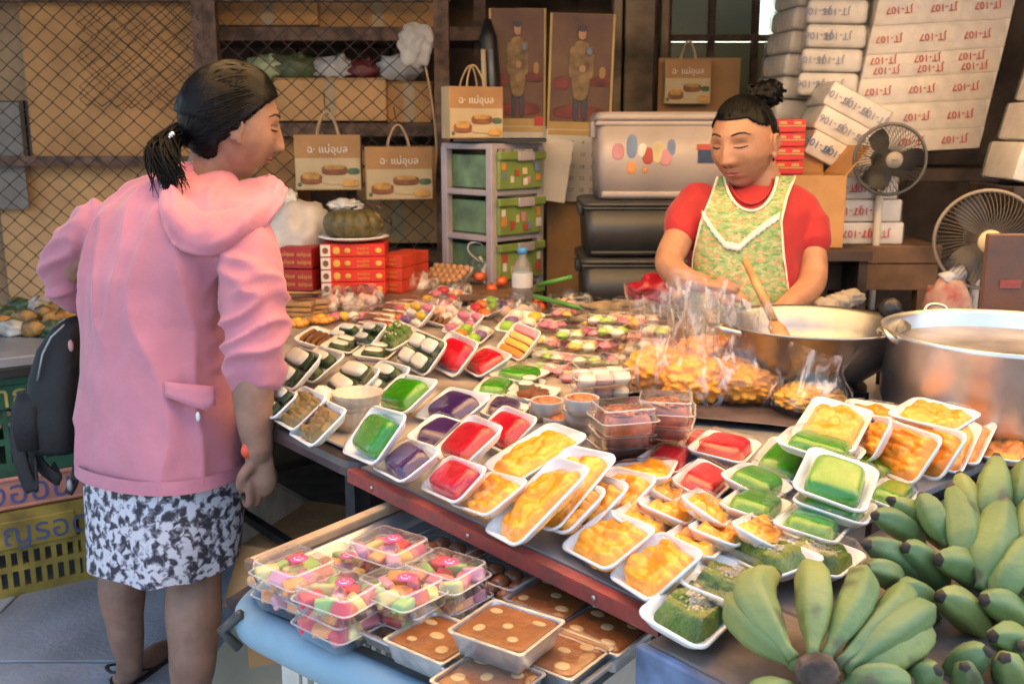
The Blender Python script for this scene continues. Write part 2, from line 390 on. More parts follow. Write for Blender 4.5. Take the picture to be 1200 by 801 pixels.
# big cardboard sheets on the left behind the fence
def sheet(px0, py0, px1, py1, y, m, label, tilt=0, name='cardboard_sheet', th=.008):
    a = PY(px0, py1, y); b = PY(px1, py0, y)
    o = thing(name, label, 'cardboard', ((a.x + b.x) / 2, y, a.z)); o.rotation_euler.y = tilt
    w, h = b.x - a.x, b.z - a.z
    part('panel', box((0, 0, h / 2), (w, th, h)), m, o, False)
    part('crease', box((0, -th / 2 - .001, h * .52), (w, .002, .008)), m, o, False)
    return o
sheet(40, -40, 222, 190, 4.30, M_card, 'large tan cardboard sheet leaning behind the fence at the left')
sheet(30, 192, 250, 520, 4.34, M_card2, 'lower tan cardboard sheet behind the fence at the left')
sheet(-60, -40, 38, 118, 4.36, mat('cardboard_dull', (.40, .26, .15), .8, .12, 5), 'dull brown cardboard sheet at the far left behind the fence')
sheet(-60, 120, 22, 245, 4.28, mat('grey_board', (.24, .22, .20), .8, .1, 5), 'grey board panel at the far left behind the fence')
sheet(-60, 248, 30, 520, 4.37, mat('cardboard_dark', (.34, .21, .11), .8, .12, 5), 'dark brown board at the lower far left behind the fence')
sheet(640, 232, 700, 420, 4.15, M_card, 'brown board below the wall calendar beside the drawers', name='wooden_board')

# ---- hanging kraft carrier bags
M_cream = mat('cream_print', (.52, .41, .25), .7, .06, 9)
M_cake1 = mat('cake_brown', (.28, .10, .045), .6, .2, 20); M_cake2 = mat('cake_gold', (.55, .30, .08), .6, .2, 20); M_leafp = mat('leaf_print', (.07, .14, .07), .6, .2, 20)
def kraft_bag(loc, rz, w, h, d, label, hang=True, tilt=0):
    o = thing('carrier_bag', label, 'paper bag', loc, rz, 'kraft paper carrier bags'); o.rotation_euler.x = tilt
    t = .002
    part('front_panel', box((0, -d / 2, h / 2), (w, t, h)), M_kraft, o, False)
    part('back_panel', box((0, d / 2, h / 2), (w, t, h)), M_kraft, o, False)
    for s in (-1, 1): part('gusset', join(box((s * w / 2, 0, h / 2), (t, d, h * .998))), M_cream if s < 0 else M_kraft, o, False)
    part('base', box((0, 0, .001), (w, d, t)), M_kraft, o, False)
    f = -d / 2 - t / 2
    pr = part('print_panel', box((0, f - .0006, h * .30), (w * .985, .001, h * .56)), M_cream, o, False)
    def cake(x, z, ww, hh, m, dy): part('cake_print', move(xf(cushion(ww, hh, .002, 3.2), Matrix.Rotation(R(90), 4, 'X')), (x * w, f - dy, z * h)), m, pr)
    cake(-.26, .20, w * .34, h * .20, M_cake1, .0016); cake(-.26, .26, w * .26, h * .14, M_cake2, .004); cake(.10, .36, w * .40, h * .18, M_cake1, .0022)
    cake(.10, .41, w * .30, h * .09, M_cake2, .0045); cake(.12, .18, w * .44, h * .17, M_cream, .004); cake(.34, .12, w * .25, h * .14, M_cake2, .006); cake(.39, .34, w * .18, h * .12, M_leafp, .0016); cake(-.44, .10, w * .06, h * .08, M_leafp, .0016)
    lettering('ฉ· แม่อุบล', h * .185, M_whitep, o, Matrix.Translation((0, f - .001, h * .735)) @ Matrix.Rotation(R(90), 4, 'X'))
    for s in (-1, 1):
        pts = smooth_path([(-w * .17, s * d / 2 - .003 * s, h * .82), (-w * .15, s * d * .4, h * 1.1), (-w * .05, s * d * .2, h * 1.38), (w * .05, s * d * .2, h * 1.38), (w * .15, s * d * .4, h * 1.1), (w * .17, s * d / 2 - .003 * s, h * .82)], 5)
        part('handle', tube(pts, .0035, 6), mat('twisted_paper', (.5, .34, .2), .8), o)
    if hang: part('hook', tube(smooth_path([(0, .01, h * 1.36), (.012, .0, h * 1.44), (-.006, .0, h * 1.52), (-.012, .03, h * 1.75)], 5), .0022, 6), M_wire, o)
    return o
def bag_at(pxl, pxr, pyt, pyb, y, rz, d, label, hang=True, tilt=0):
    a = PY(pxl, pyb, y); b = PY(pxr, pyt, y)
    return kraft_bag(((a.x + b.x) / 2, y, a.z), rz, (b.x - a.x), (b.z - a.z), d, label, hang, tilt)
bag_at(349, 422, 158, 222, 4.08, R(4), .07, 'kraft carrier bag hanging on the fence nearest the customer face')
bag_at(430, 505, 172, 233, 4.06, R(10), .085, 'kraft carrier bag hanging on the fence at right, with open gusset')
bag_at(521, 586, 102, 162, 3.76, R(22), .09, 'kraft carrier bag standing on top of the drawer unit', False)
# flattened bag on a card by the window
o = sheet(770, 68, 868, 142, 4.5, M_kraft, 'brown card panel propped under the window behind the vendor')
bag_at(778, 833, 70, 122, 4.44, 0, .03, 'crumpled kraft bag pinned to the card panel under the window', False)

# ---- plastic bag on a cane near the post
c = PY(487, 52, 4.06); o = thing('draped_bag', 'small clear plastic bag stuck on a cane by the fence post', 'plastic bag', c)
part('body', blob((0, 0, 0), (.07, .025, .085), 4, .35, 2.2, 3), film('grey_bag', 1.5, .2, .5, 20, (.85, .82, .78), milk=.28), o)
part('cane', tube(smooth_path([(.03, .01, -.05), (.06, .01, -.22), (.075, .01, -.42), (.05, .015, -.60)], 6), .0045, 6), mat('cane', (.42, .28, .16), .6), o)

# ---- wall calendars with portrait pictures (plain standing figures)
M_gold = mat('gold_border', (.50, .32, .10), .5, .1, 9); M_pbg = mat('poster_brown', (.085, .032, .024), .55, .35, 5.0, col2=(.16, .08, .04))
M_coat = mat('poster_coat', (.26, .16, .07), .6, .25, 25); M_pskin = mat('poster_skin', (.42, .22, .13), .6, .05); M_pblue = mat('poster_dark', (.05, .05, .07), .6, .2, 12); M_pred = mat('poster_red', (.20, .035, .03), .6, .3, 10)
def poster(px0, px1, pyt, pym, pyb, y, label, tilt=0., full=True):
    a = PY(px0, pyb, y); b = PY(px1, pyt, y); zm = PY(px0, pym, y).z
    w, h = b.x - a.x, b.z - a.z; hm = zm - a.z
    o = thing('wall_calendar', label, 'calendar', ((a.x + b.x) / 2, y, a.z)); o.rotation_euler.y = tilt
    part('backing_sheet', box((0, 0, (hm + h) / 2), (w, .004, h - hm)), M_gold, o, False)
    pic = part('picture', box((w * .0, -.003, (hm + h) / 2 + h * .02), (w * .93, .002, (h - hm) * .93)), M_pbg, o, False)
    def el(x, z, rx, rz_, m, dy): part('figure_print', move(xf(cushion(rx * 2, rz_ * 2, .0016, 2.6), Matrix.Rotation(R(90), 4, 'X')), (x * w, -.004 - dy, hm + (h - hm) * z)), m, pic)
    H_ = h - hm
    el(.30, .42, w * .16, H_ * .045, M_pred, .0); el(-.30, .40, w * .12, H_ * .06, M_pred, 0); el(0, .15, w * .42, H_ * .06, M_pred, 0)
    el(-.06, .20, w * .05, H_ * .13, M_pblue, .002); el(.07, .20, w * .05, H_ * .13, M_pblue, .002); el(0, .62, w * .15, H_ * .15, M_coat, .004); el(0, .42, w * .14, H_ * .17, M_coat, .006); el(-.15, .58, w * .045, H_ * .14, M_coat, .005); el(.15, .58, w * .045, H_ * .14, M_coat, .005); el(0, .83, w * .062, H_ * .055, M_pskin, .008); el(0, .868, w * .06, H_ * .025, M_pblue, .010); el(.02, .53, w * .05, H_ * .03, M_pskin, .009); el(.12, .68, w * .04, H_ * .03, mat('poster_blue', (.2, .24, .34), .6), .009); el(.33, .50, w * .05, H_ * .05, mat('poster_gold2', (.38, .2, .07), .6), .003)
    part('date_sheet', box((0, -.004, hm / 2), (w * 1.02, .003, hm)), M_paper, o, False)
    part('header_strip', box((0, -.007, hm - .012), (w * .96, .002, .02)), M_gold, o, False)
    part('red_mark', box((w * .38, -.0095, hm + .02), (.035, .002, .035)), M_redp, o, False)
    for r in range(5):
        for c_ in range(6): lettering(str((r * 6 + c_) % 31 + 1), .022, mat('grey_print', (.2, .15, .13), .6), o, Matrix.Translation((-w * .42 + c_ * w * .165, -.0062, hm * .82 - r * hm * .165)) @ Matrix.Rotation(R(90), 4, 'X'), 'date')
    return o
poster(574, 640, 10, 148, 233, 4.14, 'wall calendar with a standing figure in tan, left of the two', 0)
poster(638, 716, 16, 152, 236, 4.11, 'wall calendar with a standing figure in tan and gold border, right one', R(1.5))
# timber posts and boards between calendar and window
for px, w, lab in ((748, .13, 'wide weathered timber post right of the wall calendars'), (777, .035, 'thin grey batten beside the weathered timber post'), (722, .04, 'slim dark batten just right of the calendars')):
    x = PY(px, 60, 4.55).x; o = part('timber_post', rbox((x, 4.55, 1.3), (w, .10, 2.6), .008, 2), mat('weathered_timber', (.27, .19, .12), .8, .35, 4, .4, 25), None, False); tag(o, lab, 'post')
o = part('timber_beam', rbox((-.05, 4.6, PY(650, -12, 4.55).z + .05), (1.3, .1, .12), .008, 2), mat('weathered_timber', (.27, .19, .12)), None, False); tag(o, 'horizontal weathered beam above the wall calendars', 'beam')
# broom leaning in the dark corner left of the calendars
c = PY(572, 60, 4.05); o = thing('umbrella', 'furled black umbrella hanging beside the left calendar', 'umbrella', c)
part('canopy', tube([(0, 0, .12), (0, 0, .05), (.01, 0, -.12), (.02, 0, -.32)], [.012, .035, .04, .015], 10), M_black, o); part('shaft', tube([(.02, 0, -.3), (.03, 0, -.42)], .005, 6), M_blackm, o)
for px, m in ((566, M_cream), (575, mat('grey_blue_pole', (.2, .22, .26), .5))):
    a = PY(px, 58, 4.0); b = PY(px + 2, 108, 4.0); o = part('tube_roll', tube([a, b], .010, 8), m); tag(o, 'cream rolled tube standing on the drawers' if px == 566 else 'grey blue rolled tube standing on the drawers', 'tube')
# ================================================================== behind the vendor: drawers, bins, foam packs, fans
M_lilac = mat('lilac_plastic', (.40, .35, .38), .45, .08, 10); M_gdraw = mat('green_drawer', (.22, .30, .075), .4, .12, 8); M_gdraw2 = mat('green_drawer_side', (.14, .24, .12), .35, .25, 9)
zt = PY(577, 172, 3.62).z; th = .168; c = PY(577, 172, 3.85)
dr = thing('drawer_unit', 'green plastic drawer unit with lilac frame beside the calendars', 'drawers', (c.x + .0, 3.85, zt - 4 * th), R(45))
w = .275
for k in range(5): part('shelf_frame', rbox((0, 0, k * th), (w, w, .022), .004, 2), M_lilac, dr, False)
for sx in (-1, 1):
    for sy in (-1, 1): part('corner_post', rbox((sx * (w / 2 - .014), sy * (w / 2 - .014), 2 * th), (.032, .032, 4 * th), .004, 2), M_lilac, dr, False)
STK = [mat('sticker_red', (.45, .08, .06), .5), mat('sticker_white', (.7, .66, .6), .5), mat('sticker_orange', (.6, .25, .08), .5), mat('sticker_blue', (.18, .25, .4), .5), mat('sticker_pink', (.55, .25, .28), .5), mat('sticker_cream', (.62, .52, .28), .5)]
for k in range(4):
    zc = k * th + th / 2
    # after the -45 deg turn the +x... front face looks to the right of the camera: local -y side; the left face: local -x side
    d = part('drawer', join(rbox((0.0, -.002, zc - .008), (w - .06, w - .012, th - .045), .004, 2)), M_gdraw2, dr, False)
    fr = part('drawer_front', rbox((0, -w / 2 - .006, zc - .006), (w - .045, .022, th - .036), .006, 2), M_gdraw, dr, False)
    part('lip', rbox((0, -w / 2 - .020, zc + th * .30), (w - .03, .02, .03), .005, 2), M_gdraw, fr, False)
    part('handle', rbox((.012, -w / 2 - .032, zc + th * .29), (.085, .012, .034), .004, 2), M_lilac, fr, False)
    for s in range(9):
        m = STK[(s * 5 + k) % 6]; x = (-.09, -.09, -.045, -.02, .01, .035, .085, .085, .02)[s] + random.uniform(-.006, .006); zz = (-.02, .012, -.035, -.012, -.006, -.04, .01, -.03, -.045)[s]
        part('sticker', box((x, -w / 2 - .0185 - .0006 * s, zc + zz), (.018 + .012 * random.random(), .001, .022 + .014 * random.random())), m, fr, False)
o = part('dark_folder', rbox((c.x + .03, 3.80, zt + .022), (.34, .22, .014), .003, 1), M_black, None, False); tag(o, 'thin black folder lying on top of the drawer unit', 'folder'); o.rotation_euler = (0, 0, 0)
o = part('paper_sheet', box((0, 0, 0), (.10, .002, .24)), M_paper, None, False, Matrix.Translation(PY(652, 200, 3.95)) @ Matrix.Rotation(R(8), 4, 'Y')); tag(o, 'white paper sheet hanging behind the drawer unit', 'paper')

M_bin = mat('grey_bin', (.42, .36, .34), .35, .08, 5, trans=.0); M_bind = mat('dark_bin', (.045, .045, .045), .4, .15, 6)
def bin_(px0, px1, pyt, pyb, y, dep, m, label, stick=False, rz=0.):
    a = PY(px0, pyb, y); b = PY(px1, pyt, y); w, h = b.x - a.x, b.z - a.z
    o = thing('storage_bin', label, 'storage box', ((a.x + b.x) / 2, y + dep / 2, a.z), rz)
    r0 = [rrect(w * .93, dep * .93, .03, 0), rrect(w * .965, dep * .965, .03, h * .86)]
    part('tub', loft(r0), m, o); part('rim', rbox((0, 0, h * .87), (w * .995, dep * .99, h * .06), .006, 2), m, o)
    part('lid', loft([rrect(w, dep, .03, h * .905), rrect(w, dep, .03, h * .955), rrect(w * .95, dep * .94, .03, h * 1.0)]), m, o)
    for s in (-1, 1): part('clip', rbox((s * w * .5, -dep * .1, h * .8), (.02, .09, h * .2), .005, 2), m, o)
    for k in (-1, 1): part('foot_band', rbox((0, k * dep * .463, h * .05), (w * .9, .01, h * .07), .003, 1), m, o)
    if stick:
        for i, (fx, fz, sx, sz) in enumerate(((-.37, .55, .045, .06), (-.27, .62, .04, .09), (-.27, .36, .03, .045), (-.19, .56, .03, .05), (-.15, .50, .04, .06), (-.08, .54, .04, .08), (-.02, .48, .045, .06), (.02, .60, .03, .06), (-.17, .33, .02, .02))):
            part('sticker', move(xf(cushion(sx, sz, .003, 2.4), Matrix.Rotation(R(90), 4, 'X')), (fx * w * .93, -dep * .474, fz * h)), STK[(i * 5 + 4) % 6], o)
        part('sticker', box((.27 * w, -dep * .481, .50 * h), (.07, .002, .05)), mat('sticker_navy', (.03, .05, .12), .5), o, False); part('sticker', box((.29 * w, -dep * .483, .60 * h), (.10, .002, .02)), STK[0], o, False)
    return o
bin_(697, 872, 131, 233, 3.55, .36, M_bin, 'grey translucent storage bin with small colourful stickers', True)
bin_(683, 880, 236, 300, 3.50, .42, M_bind, 'dark grey storage bin under the stickered bin')
bin_(680, 885, 303, 372, 3.50, .42, M_bind, 'lowest dark storage bin behind the vendor at table height')
za = PY(780, 372, 3.5).z; o = thing('low_bench', 'dark low bench carrying the stacked storage bins', 'bench', (PY(780, 372, 3.7).x, 3.72, 0))
part('top', rbox((0, 0, za - .022), (.9, .5, .04), .004, 1), M_darkwood, o, False)
for sx in (-1, 1):
    for sy in (-1, 1): part('leg', box((sx * .4, sy * .2, za / 2 - .021), (.05, .05, za - .044)), M_darkwood, o, False)

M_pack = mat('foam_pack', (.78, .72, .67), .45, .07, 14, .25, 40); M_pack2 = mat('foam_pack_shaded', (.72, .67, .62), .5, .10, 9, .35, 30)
M_wrap = film('pack_wrap', 1.45, .12, .8, 24, (.97, .96, .95), milk=.06)
pack_cache = {}
def pack(M, w, d, h, label, txt, tm, rows, seed, m=None, group='wrapped foam packs', n=3, shear=0., rr_=.006):
    o = thing('foam_pack', label, 'foam pack', M=M, group=group)
    v, f = rbox((0, 0, h / 2), (w, d, h * 1.004), rr_, 3)
    v = [(x + shear * z + .003 * mnoise.noise(Vector((x * 9 + seed, y * 9, z * 20))), y + .003 * mnoise.noise(Vector((x * 12, seed, z * 16))), z) for x, y, z in v]
    part('foam_trays', (v, f), m or M_pack, o)
    part('wrap', [*xf(rbox((0, 0, h / 2), (w + .008, d + .012, h * .985), .006, 3), Matrix.Identity(4))], M_wrap, o)
    for r in range(rows):
        for k in range(n):
            lettering(txt, .036 if h > .05 else .026, tm, o, Matrix.Translation((-w * .33 + w * .32 * k + .012 * math.sin(seed * 3 + r), -d / 2 - .0075, h * (.30 + .42 * r if rows > 1 else .5))) @ Matrix.Rotation(R(180), 4, 'Y') @ Matrix.Rotation(R(90), 4, 'X'))
    return o
# tall leaning stack printed JT-107
base = PY(1068, 181, 3.75); base = Vector((base.x, base.y + .15, base.z))
Mt = Matrix.Translation(base) @ Matrix.Rotation(R(-3), 4, 'Y') @ Matrix.Rotation(R(-4), 4, 'X')
hs = [.075, .10, .095, .085, .10, .10, .11, .1]; zz = 0
ORD = ['lowest', 'second from the bottom', 'third from the bottom', 'fourth from the bottom', 'fifth from the bottom', 'sixth from the bottom', 'seventh from the bottom', 'topmost']
for i, h in enumerate(hs):
    pack(Mt @ Matrix.Translation((.24 * zz, 0, zz)), .50, .30, h, 'wrapped foam pack printed in red in the tall leaning stack, ' + ORD[i], 'JT-107', M_redp, 1 if i in (1, 4) else (2 if i in (3,) else 1), i, shear=.24, rr_=.0015); zz += h + .0005
# support board of the leaning stack
o = part('rack_shelf', rbox((base.x + .2, base.y + .05, base.z - .075), (1.0, .45, .05), .004, 1), M_darkwood, None, False); tag(o, 'dark rack shelf under the tall stack of foam packs', 'shelf')
# white columns of packs left of it
cb = PY(927, 143, 3.98)
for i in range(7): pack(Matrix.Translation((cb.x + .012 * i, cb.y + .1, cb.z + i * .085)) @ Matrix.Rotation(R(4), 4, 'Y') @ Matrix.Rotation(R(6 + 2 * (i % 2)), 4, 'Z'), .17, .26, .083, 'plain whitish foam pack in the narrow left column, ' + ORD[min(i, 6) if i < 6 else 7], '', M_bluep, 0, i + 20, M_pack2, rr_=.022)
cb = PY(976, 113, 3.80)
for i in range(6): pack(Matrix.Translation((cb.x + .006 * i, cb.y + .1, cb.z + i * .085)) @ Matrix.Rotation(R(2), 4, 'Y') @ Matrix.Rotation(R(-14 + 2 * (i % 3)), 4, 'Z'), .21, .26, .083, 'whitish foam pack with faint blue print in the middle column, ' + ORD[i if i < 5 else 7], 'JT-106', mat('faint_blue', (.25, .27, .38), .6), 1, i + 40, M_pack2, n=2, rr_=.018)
# two packs sliding off at an angle, blue lettering
cb = PY(972, 195, 3.62)
Mq = Matrix.Translation((cb.x - .005, cb.y + .06, cb.z)) @ Matrix.Rotation(R(27), 4, 'Y')
for i in range(3): pack(Mq @ Matrix.Translation((-.01 * i, .01 * i, i * .088)), .235, .22, .086, ('tilted foam pack with dark blue lettering above the open carton', 'tilted foam pack in the middle of the sliding pile', 'tilted foam pack on top of the sliding pile')[i], 'JT-106', M_bluep if i == 0 else mat('faint_blue', (.25, .27, .38), .6), 1, i + 60, n=3)
# right edge packs, blue lettering 106
cb = PY(1200, 218, 3.2)
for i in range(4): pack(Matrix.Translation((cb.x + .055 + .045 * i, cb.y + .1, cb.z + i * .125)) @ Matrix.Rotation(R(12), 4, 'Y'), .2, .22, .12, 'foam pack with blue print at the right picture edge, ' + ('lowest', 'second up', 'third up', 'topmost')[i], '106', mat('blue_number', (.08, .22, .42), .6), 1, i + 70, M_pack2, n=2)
o = thing('pack_shelf', 'dark shelf carrying the blue printed foam packs at the right edge', 'shelf', (cb.x + .12, cb.y + .12, 0)); part('board', rbox((.04, 0, cb.z - .018), (.42, .32, .034), .003, 1), M_darkwood, o, False)
for sx in (-.14, .22): part('upright', box((sx, .13, cb.z / 2 - .02), (.035, .035, cb.z - .04)), M_darkwood, o, False)
# small stack on the shelf table
Yt = 3.45; zt2 = PY(1020, 287, Yt).z
for i, (l, r, t, b, lab) in enumerate(((988, 1062, 262, 287, 'lowest'), (985, 1060, 238, 262, 'middle'), (972, 1056, 210, 237, 'topmost'))):
    a = PY(l, b, Yt); q = PY(r, t, Yt)
    pack(Matrix.Translation(((a.x + q.x) / 2, Yt + .12, zt2 + i * .078)), q.x - a.x, .2, .076, 'foam pack with red print on the shelf table behind the wok, ' + lab, 'JT-107', M_redp, 1, i + 80, n=2)
o = thing('shelf_table', 'worn wooden shelf table holding three foam packs behind the pot', 'table', (PY(1025, 287, Yt).x, Yt + .2, 0))
part('top', rbox((.02, 0, zt2 - .032), (.42, .44, .062), .005, 2), M_wood, o, False)
part('front_rail', box((.02, -.205, zt2 - .11), (.40, .02, .09)), M_wood, o, False)
for sx in (-1, 1):
    for sy in (-1, 1): part('leg', box((sx * .18, sy * .19, zt2 / 2 - .04), (.045, .045, zt2 - .08)), M_wood, o, False)
a = PY(978, 288, Yt); o = thing('radio', 'small black radio box standing on the shelf table end', 'radio', (a.x - .005, Yt + .06, zt2))
part('case', rbox((0, 0, .075), (.06, .08, .15), .005, 2), M_black, o, False); part('knob', lathe([(.008, 0), (.008, .006)], 10), M_alu, o, True, Matrix.Translation((.01, -.0405, .11)) @ Matrix.Rotation(R(90), 4, 'X')); part('dial', box((0, -.041, .06), (.04, .003, .03)), M_blackm, o, False)
# red cartons and open carton behind the vendor's shoulder
cr = PY(916, 205, 3.45)
for i in range(4):
    o = thing('red_carton', 'flat red printed carton behind the vendor, ' + ('lowest', 'second up', 'third up', 'topmost')[i] + ' of its stack', 'box', (cr.x, cr.y + .1, cr.z + i * .047), 0, 'red cartons behind the vendor')
    part('shell', rbox((0, 0, .023), (.16, .16, .045), .003, 1), M_redp, o, False); part('seam', box((0, -.0815, .023), (.157, .002, .004)), M_gold, o, False)
    for k in range(3): part('print_spot', box((-.05 + k * .05, -.0815, .033), (.025, .002, .01)), M_gold, o, False)
ca = PY(948, 290, 3.35); o = thing('open_carton', 'open brown carton with raised flaps behind the vendor shoulder', 'box', (ca.x, ca.y + .12, ca.z))
wv, hv = .22, .24
for sx in (-1, 1): part('side', box((sx * wv / 2, 0, hv / 2), (.005, .24, hv)), M_card, o, False)
for sy in (-1, 1): part('side', box((0, sy * .12, hv / 2), (wv - .006, .005, hv)), M_card, o, False)
part('base', box((0, 0, .003), (wv - .006, .23, .005)), M_card, o, False)
part('flap', xf(box((.0, 0, .06), (.004, .235, .12)), Matrix.Translation((wv / 2, 0, hv)) @ Matrix.Rotation(R(38), 4, 'Y')), M_card, o, False)
part('flap', xf(box((.0, 0, .06), (.004, .235, .12)), Matrix.Translation((-wv / 2, 0, hv)) @ Matrix.Rotation(R(-42), 4, 'Y')), M_card2, o, False)
part('flap', xf(box((0, 0, .05), (wv - .01, .004, .10)), Matrix.Translation((0, .12, hv)) @ Matrix.Rotation(R(-10), 4, 'X')), M_card, o, False)
zc = ca.z; o = thing('carton_stand', 'dark wooden stand under the red cartons and open carton', 'stand', (ca.x - .03, 3.5, 0)); part('top', box((0, 0, zc - .018), (.42, .5, .03)), M_darkwood, o, False)
for sx in (-1, 1): part('side_board', box((sx * .19, 0, zc / 2 - .018), (.03, .46, zc - .036)), M_darkwood, o, False)

def fan(px, py, t, r, label, rgb, hubc, yaw=0, stand=True):
    c = PT(px, py, t); o = thing('electric_fan', label, 'fan', M=Matrix.Translation(c) @ Matrix.Rotation(yaw, 4, 'Z') @ Matrix.Rotation(R(90), 4, 'X'))
    gm = mat('fan_wire' + label[:6], rgb, .45, .1, metal=.3)
    # radial wires over a domed cage, front and back
    V = ([], [])
    for k in range(64):
        a = 2 * math.pi * k / 64; pts = []
        for s in np.linspace(.2, 1, 7): pts.append((r * s * math.cos(a + .25 * s), r * s * math.sin(a + .25 * s), .055 * (1 - (s ** 4))))
        V = join(V, tube(pts, .0012, 3, False))
    part('front_grille', V, gm, o, kind='stuff')
    V = ([], [])
    for k in range(40):
        a = 2 * math.pi * k / 40; pts = [(r * s * math.cos(a), r * s * math.sin(a), -.06 * (1 - s ** 4)) for s in np.linspace(.2, 1, 5)]
        V = join(V, tube(pts, .0012, 3, False))
    part('rear_grille', V, gm, o, kind='stuff')
    part('rim', tube([(r * math.cos(a), r * math.sin(a), 0) for a in np.linspace(0, 2 * math.pi, 49)], .006, 8, False), mat('fan_rim' + label[:6], tuple(min(.6, x * 1.6) for x in rgb), .4), o)
    part('badge', lathe([(r * .001, .058), (r * .23, .058), (r * .25, .05), (r * .23, .042)], 24), hubc, o)
    part('badge_print', box((0, 0, .0592), (r * .16, r * .04, .001)), mat('grey_print', (.2, .15, .13)), o, False)
    for k in range(3):
        a = 2 * math.pi * k / 3; V = []; rings = []
        for s in np.linspace(.18, .9, 6):
            wid = .5 * math.sin(math.pi * (.25 + .62 * s)); rings.append([(r * s * math.cos(a + u * wid * 1.2), r * s * math.sin(a + u * wid * 1.2), -.012 + .03 * u) for u in np.linspace(-1, 1, 6)])
        part('blade', loft(rings, False, False, False), mat('fan_blade', (.05, .05, .055), .3), o)
    part('motor', lathe([(r * .12, -.02), (r * .3, -.05), (r * .32, -.11), (r * .2, -.16)], 20), M_black, o)
    if stand:
        hgt = c.z - .70; part('stand_pole', tube([(0, -.02, -.1), (0, -hgt, -.1)], .014, 10), M_paper, o); part('stand_base', lathe([(.15, 0), (.15, .02), (.03, .045)], 24), M_black, o, True, Matrix.Translation((0, -hgt - .0, -.1)) @ Matrix.Rotation(R(-90), 4, 'X'))
    return o
fan(1043, 187, 3.3, .115, 'smaller grey fan in front of the tall foam stack', (.07, .065, .06), mat('fan_badge1', (.30, .27, .24), .5), R(-6))
fan(1156, 281, 2.9, .142, 'larger beige rimmed fan above the big pot', (.15, .12, .09), mat('fan_badge2', (.62, .47, .26), .4), R(-14))
# a bench behind the pot that carries the fans' stands
o = thing('back_counter', 'dark counter behind the pot in the shadows', 'counter', (1.25, 3.0, 0))
part('top', rbox((.35, .15, .68), (1.1, .75, .035), .004, 1), M_darkwood, o, False)
for sx in (-.15, .85):
    for sy in (-.18, .48): part('leg', box((sx, sy, .331), (.05, .05, .66)), M_darkwood, o, False)
# white sack with red flowers
c = PT(1112, 350, 2.95); o = thing('printed_sack', 'white cloth sack with red flowers behind the big pot', 'sack', (c.x, c.y, .70))
zs = (PT(1112, 324, 2.95).z - .70) / 2
part('body', blob((0, 0, zs), (.075, .06, zs * 1.02), 3, .25, 3, 4), mat('sack_cloth', (.42, .36, .30), .8, .4, 14, .2, 40, col2=(.25, .05, .05)), o); part('tie', tube([(-.02, 0, zs * 1.9), (.0, 0, zs * 2.05), (.03, .01, zs * 2.1)], [.03, .015, .03], 8), M_bagmilk, o)
# dark plank at right edge
a = PT(1196, 340, 2.25); o = thing('wooden_plank', 'upright dark plank with worn lower half at the right edge', 'plank', (a.x + .03, a.y + .12, .70))
hp = PT(1196, 276, 2.3).z - .70
part('board', rbox((0, 0, hp / 2), (.12, .022, hp), .003, 1), mat('plank_two_tone', (.07, .05, .05), .6, .3, 6, .2, 30, col2=(.16, .06, .03)), o, False); part('brace', box((0, .03, hp * .35), (.03, .035, hp * .7)), M_darkwood, o, False); part('stain', box((.0, -.0125, hp * .72), (.05, .002, .02)), M_red, o, False)
# crumpled paper beside the vendor
c = PT(985, 340, 2.75); o = thing('crumpled_paper', 'crumpled white paper bags between the vendor and the pot', 'paper', c)
for k in range(3): part('sheet', blob((.04 * k - .04, .02 * k, -.045 + .008 * k), (.040, .03, .024), 3, .45, 2.6, k + 3), mat('crumpled_paper', (.30, .26, .21), .8, .1), o)
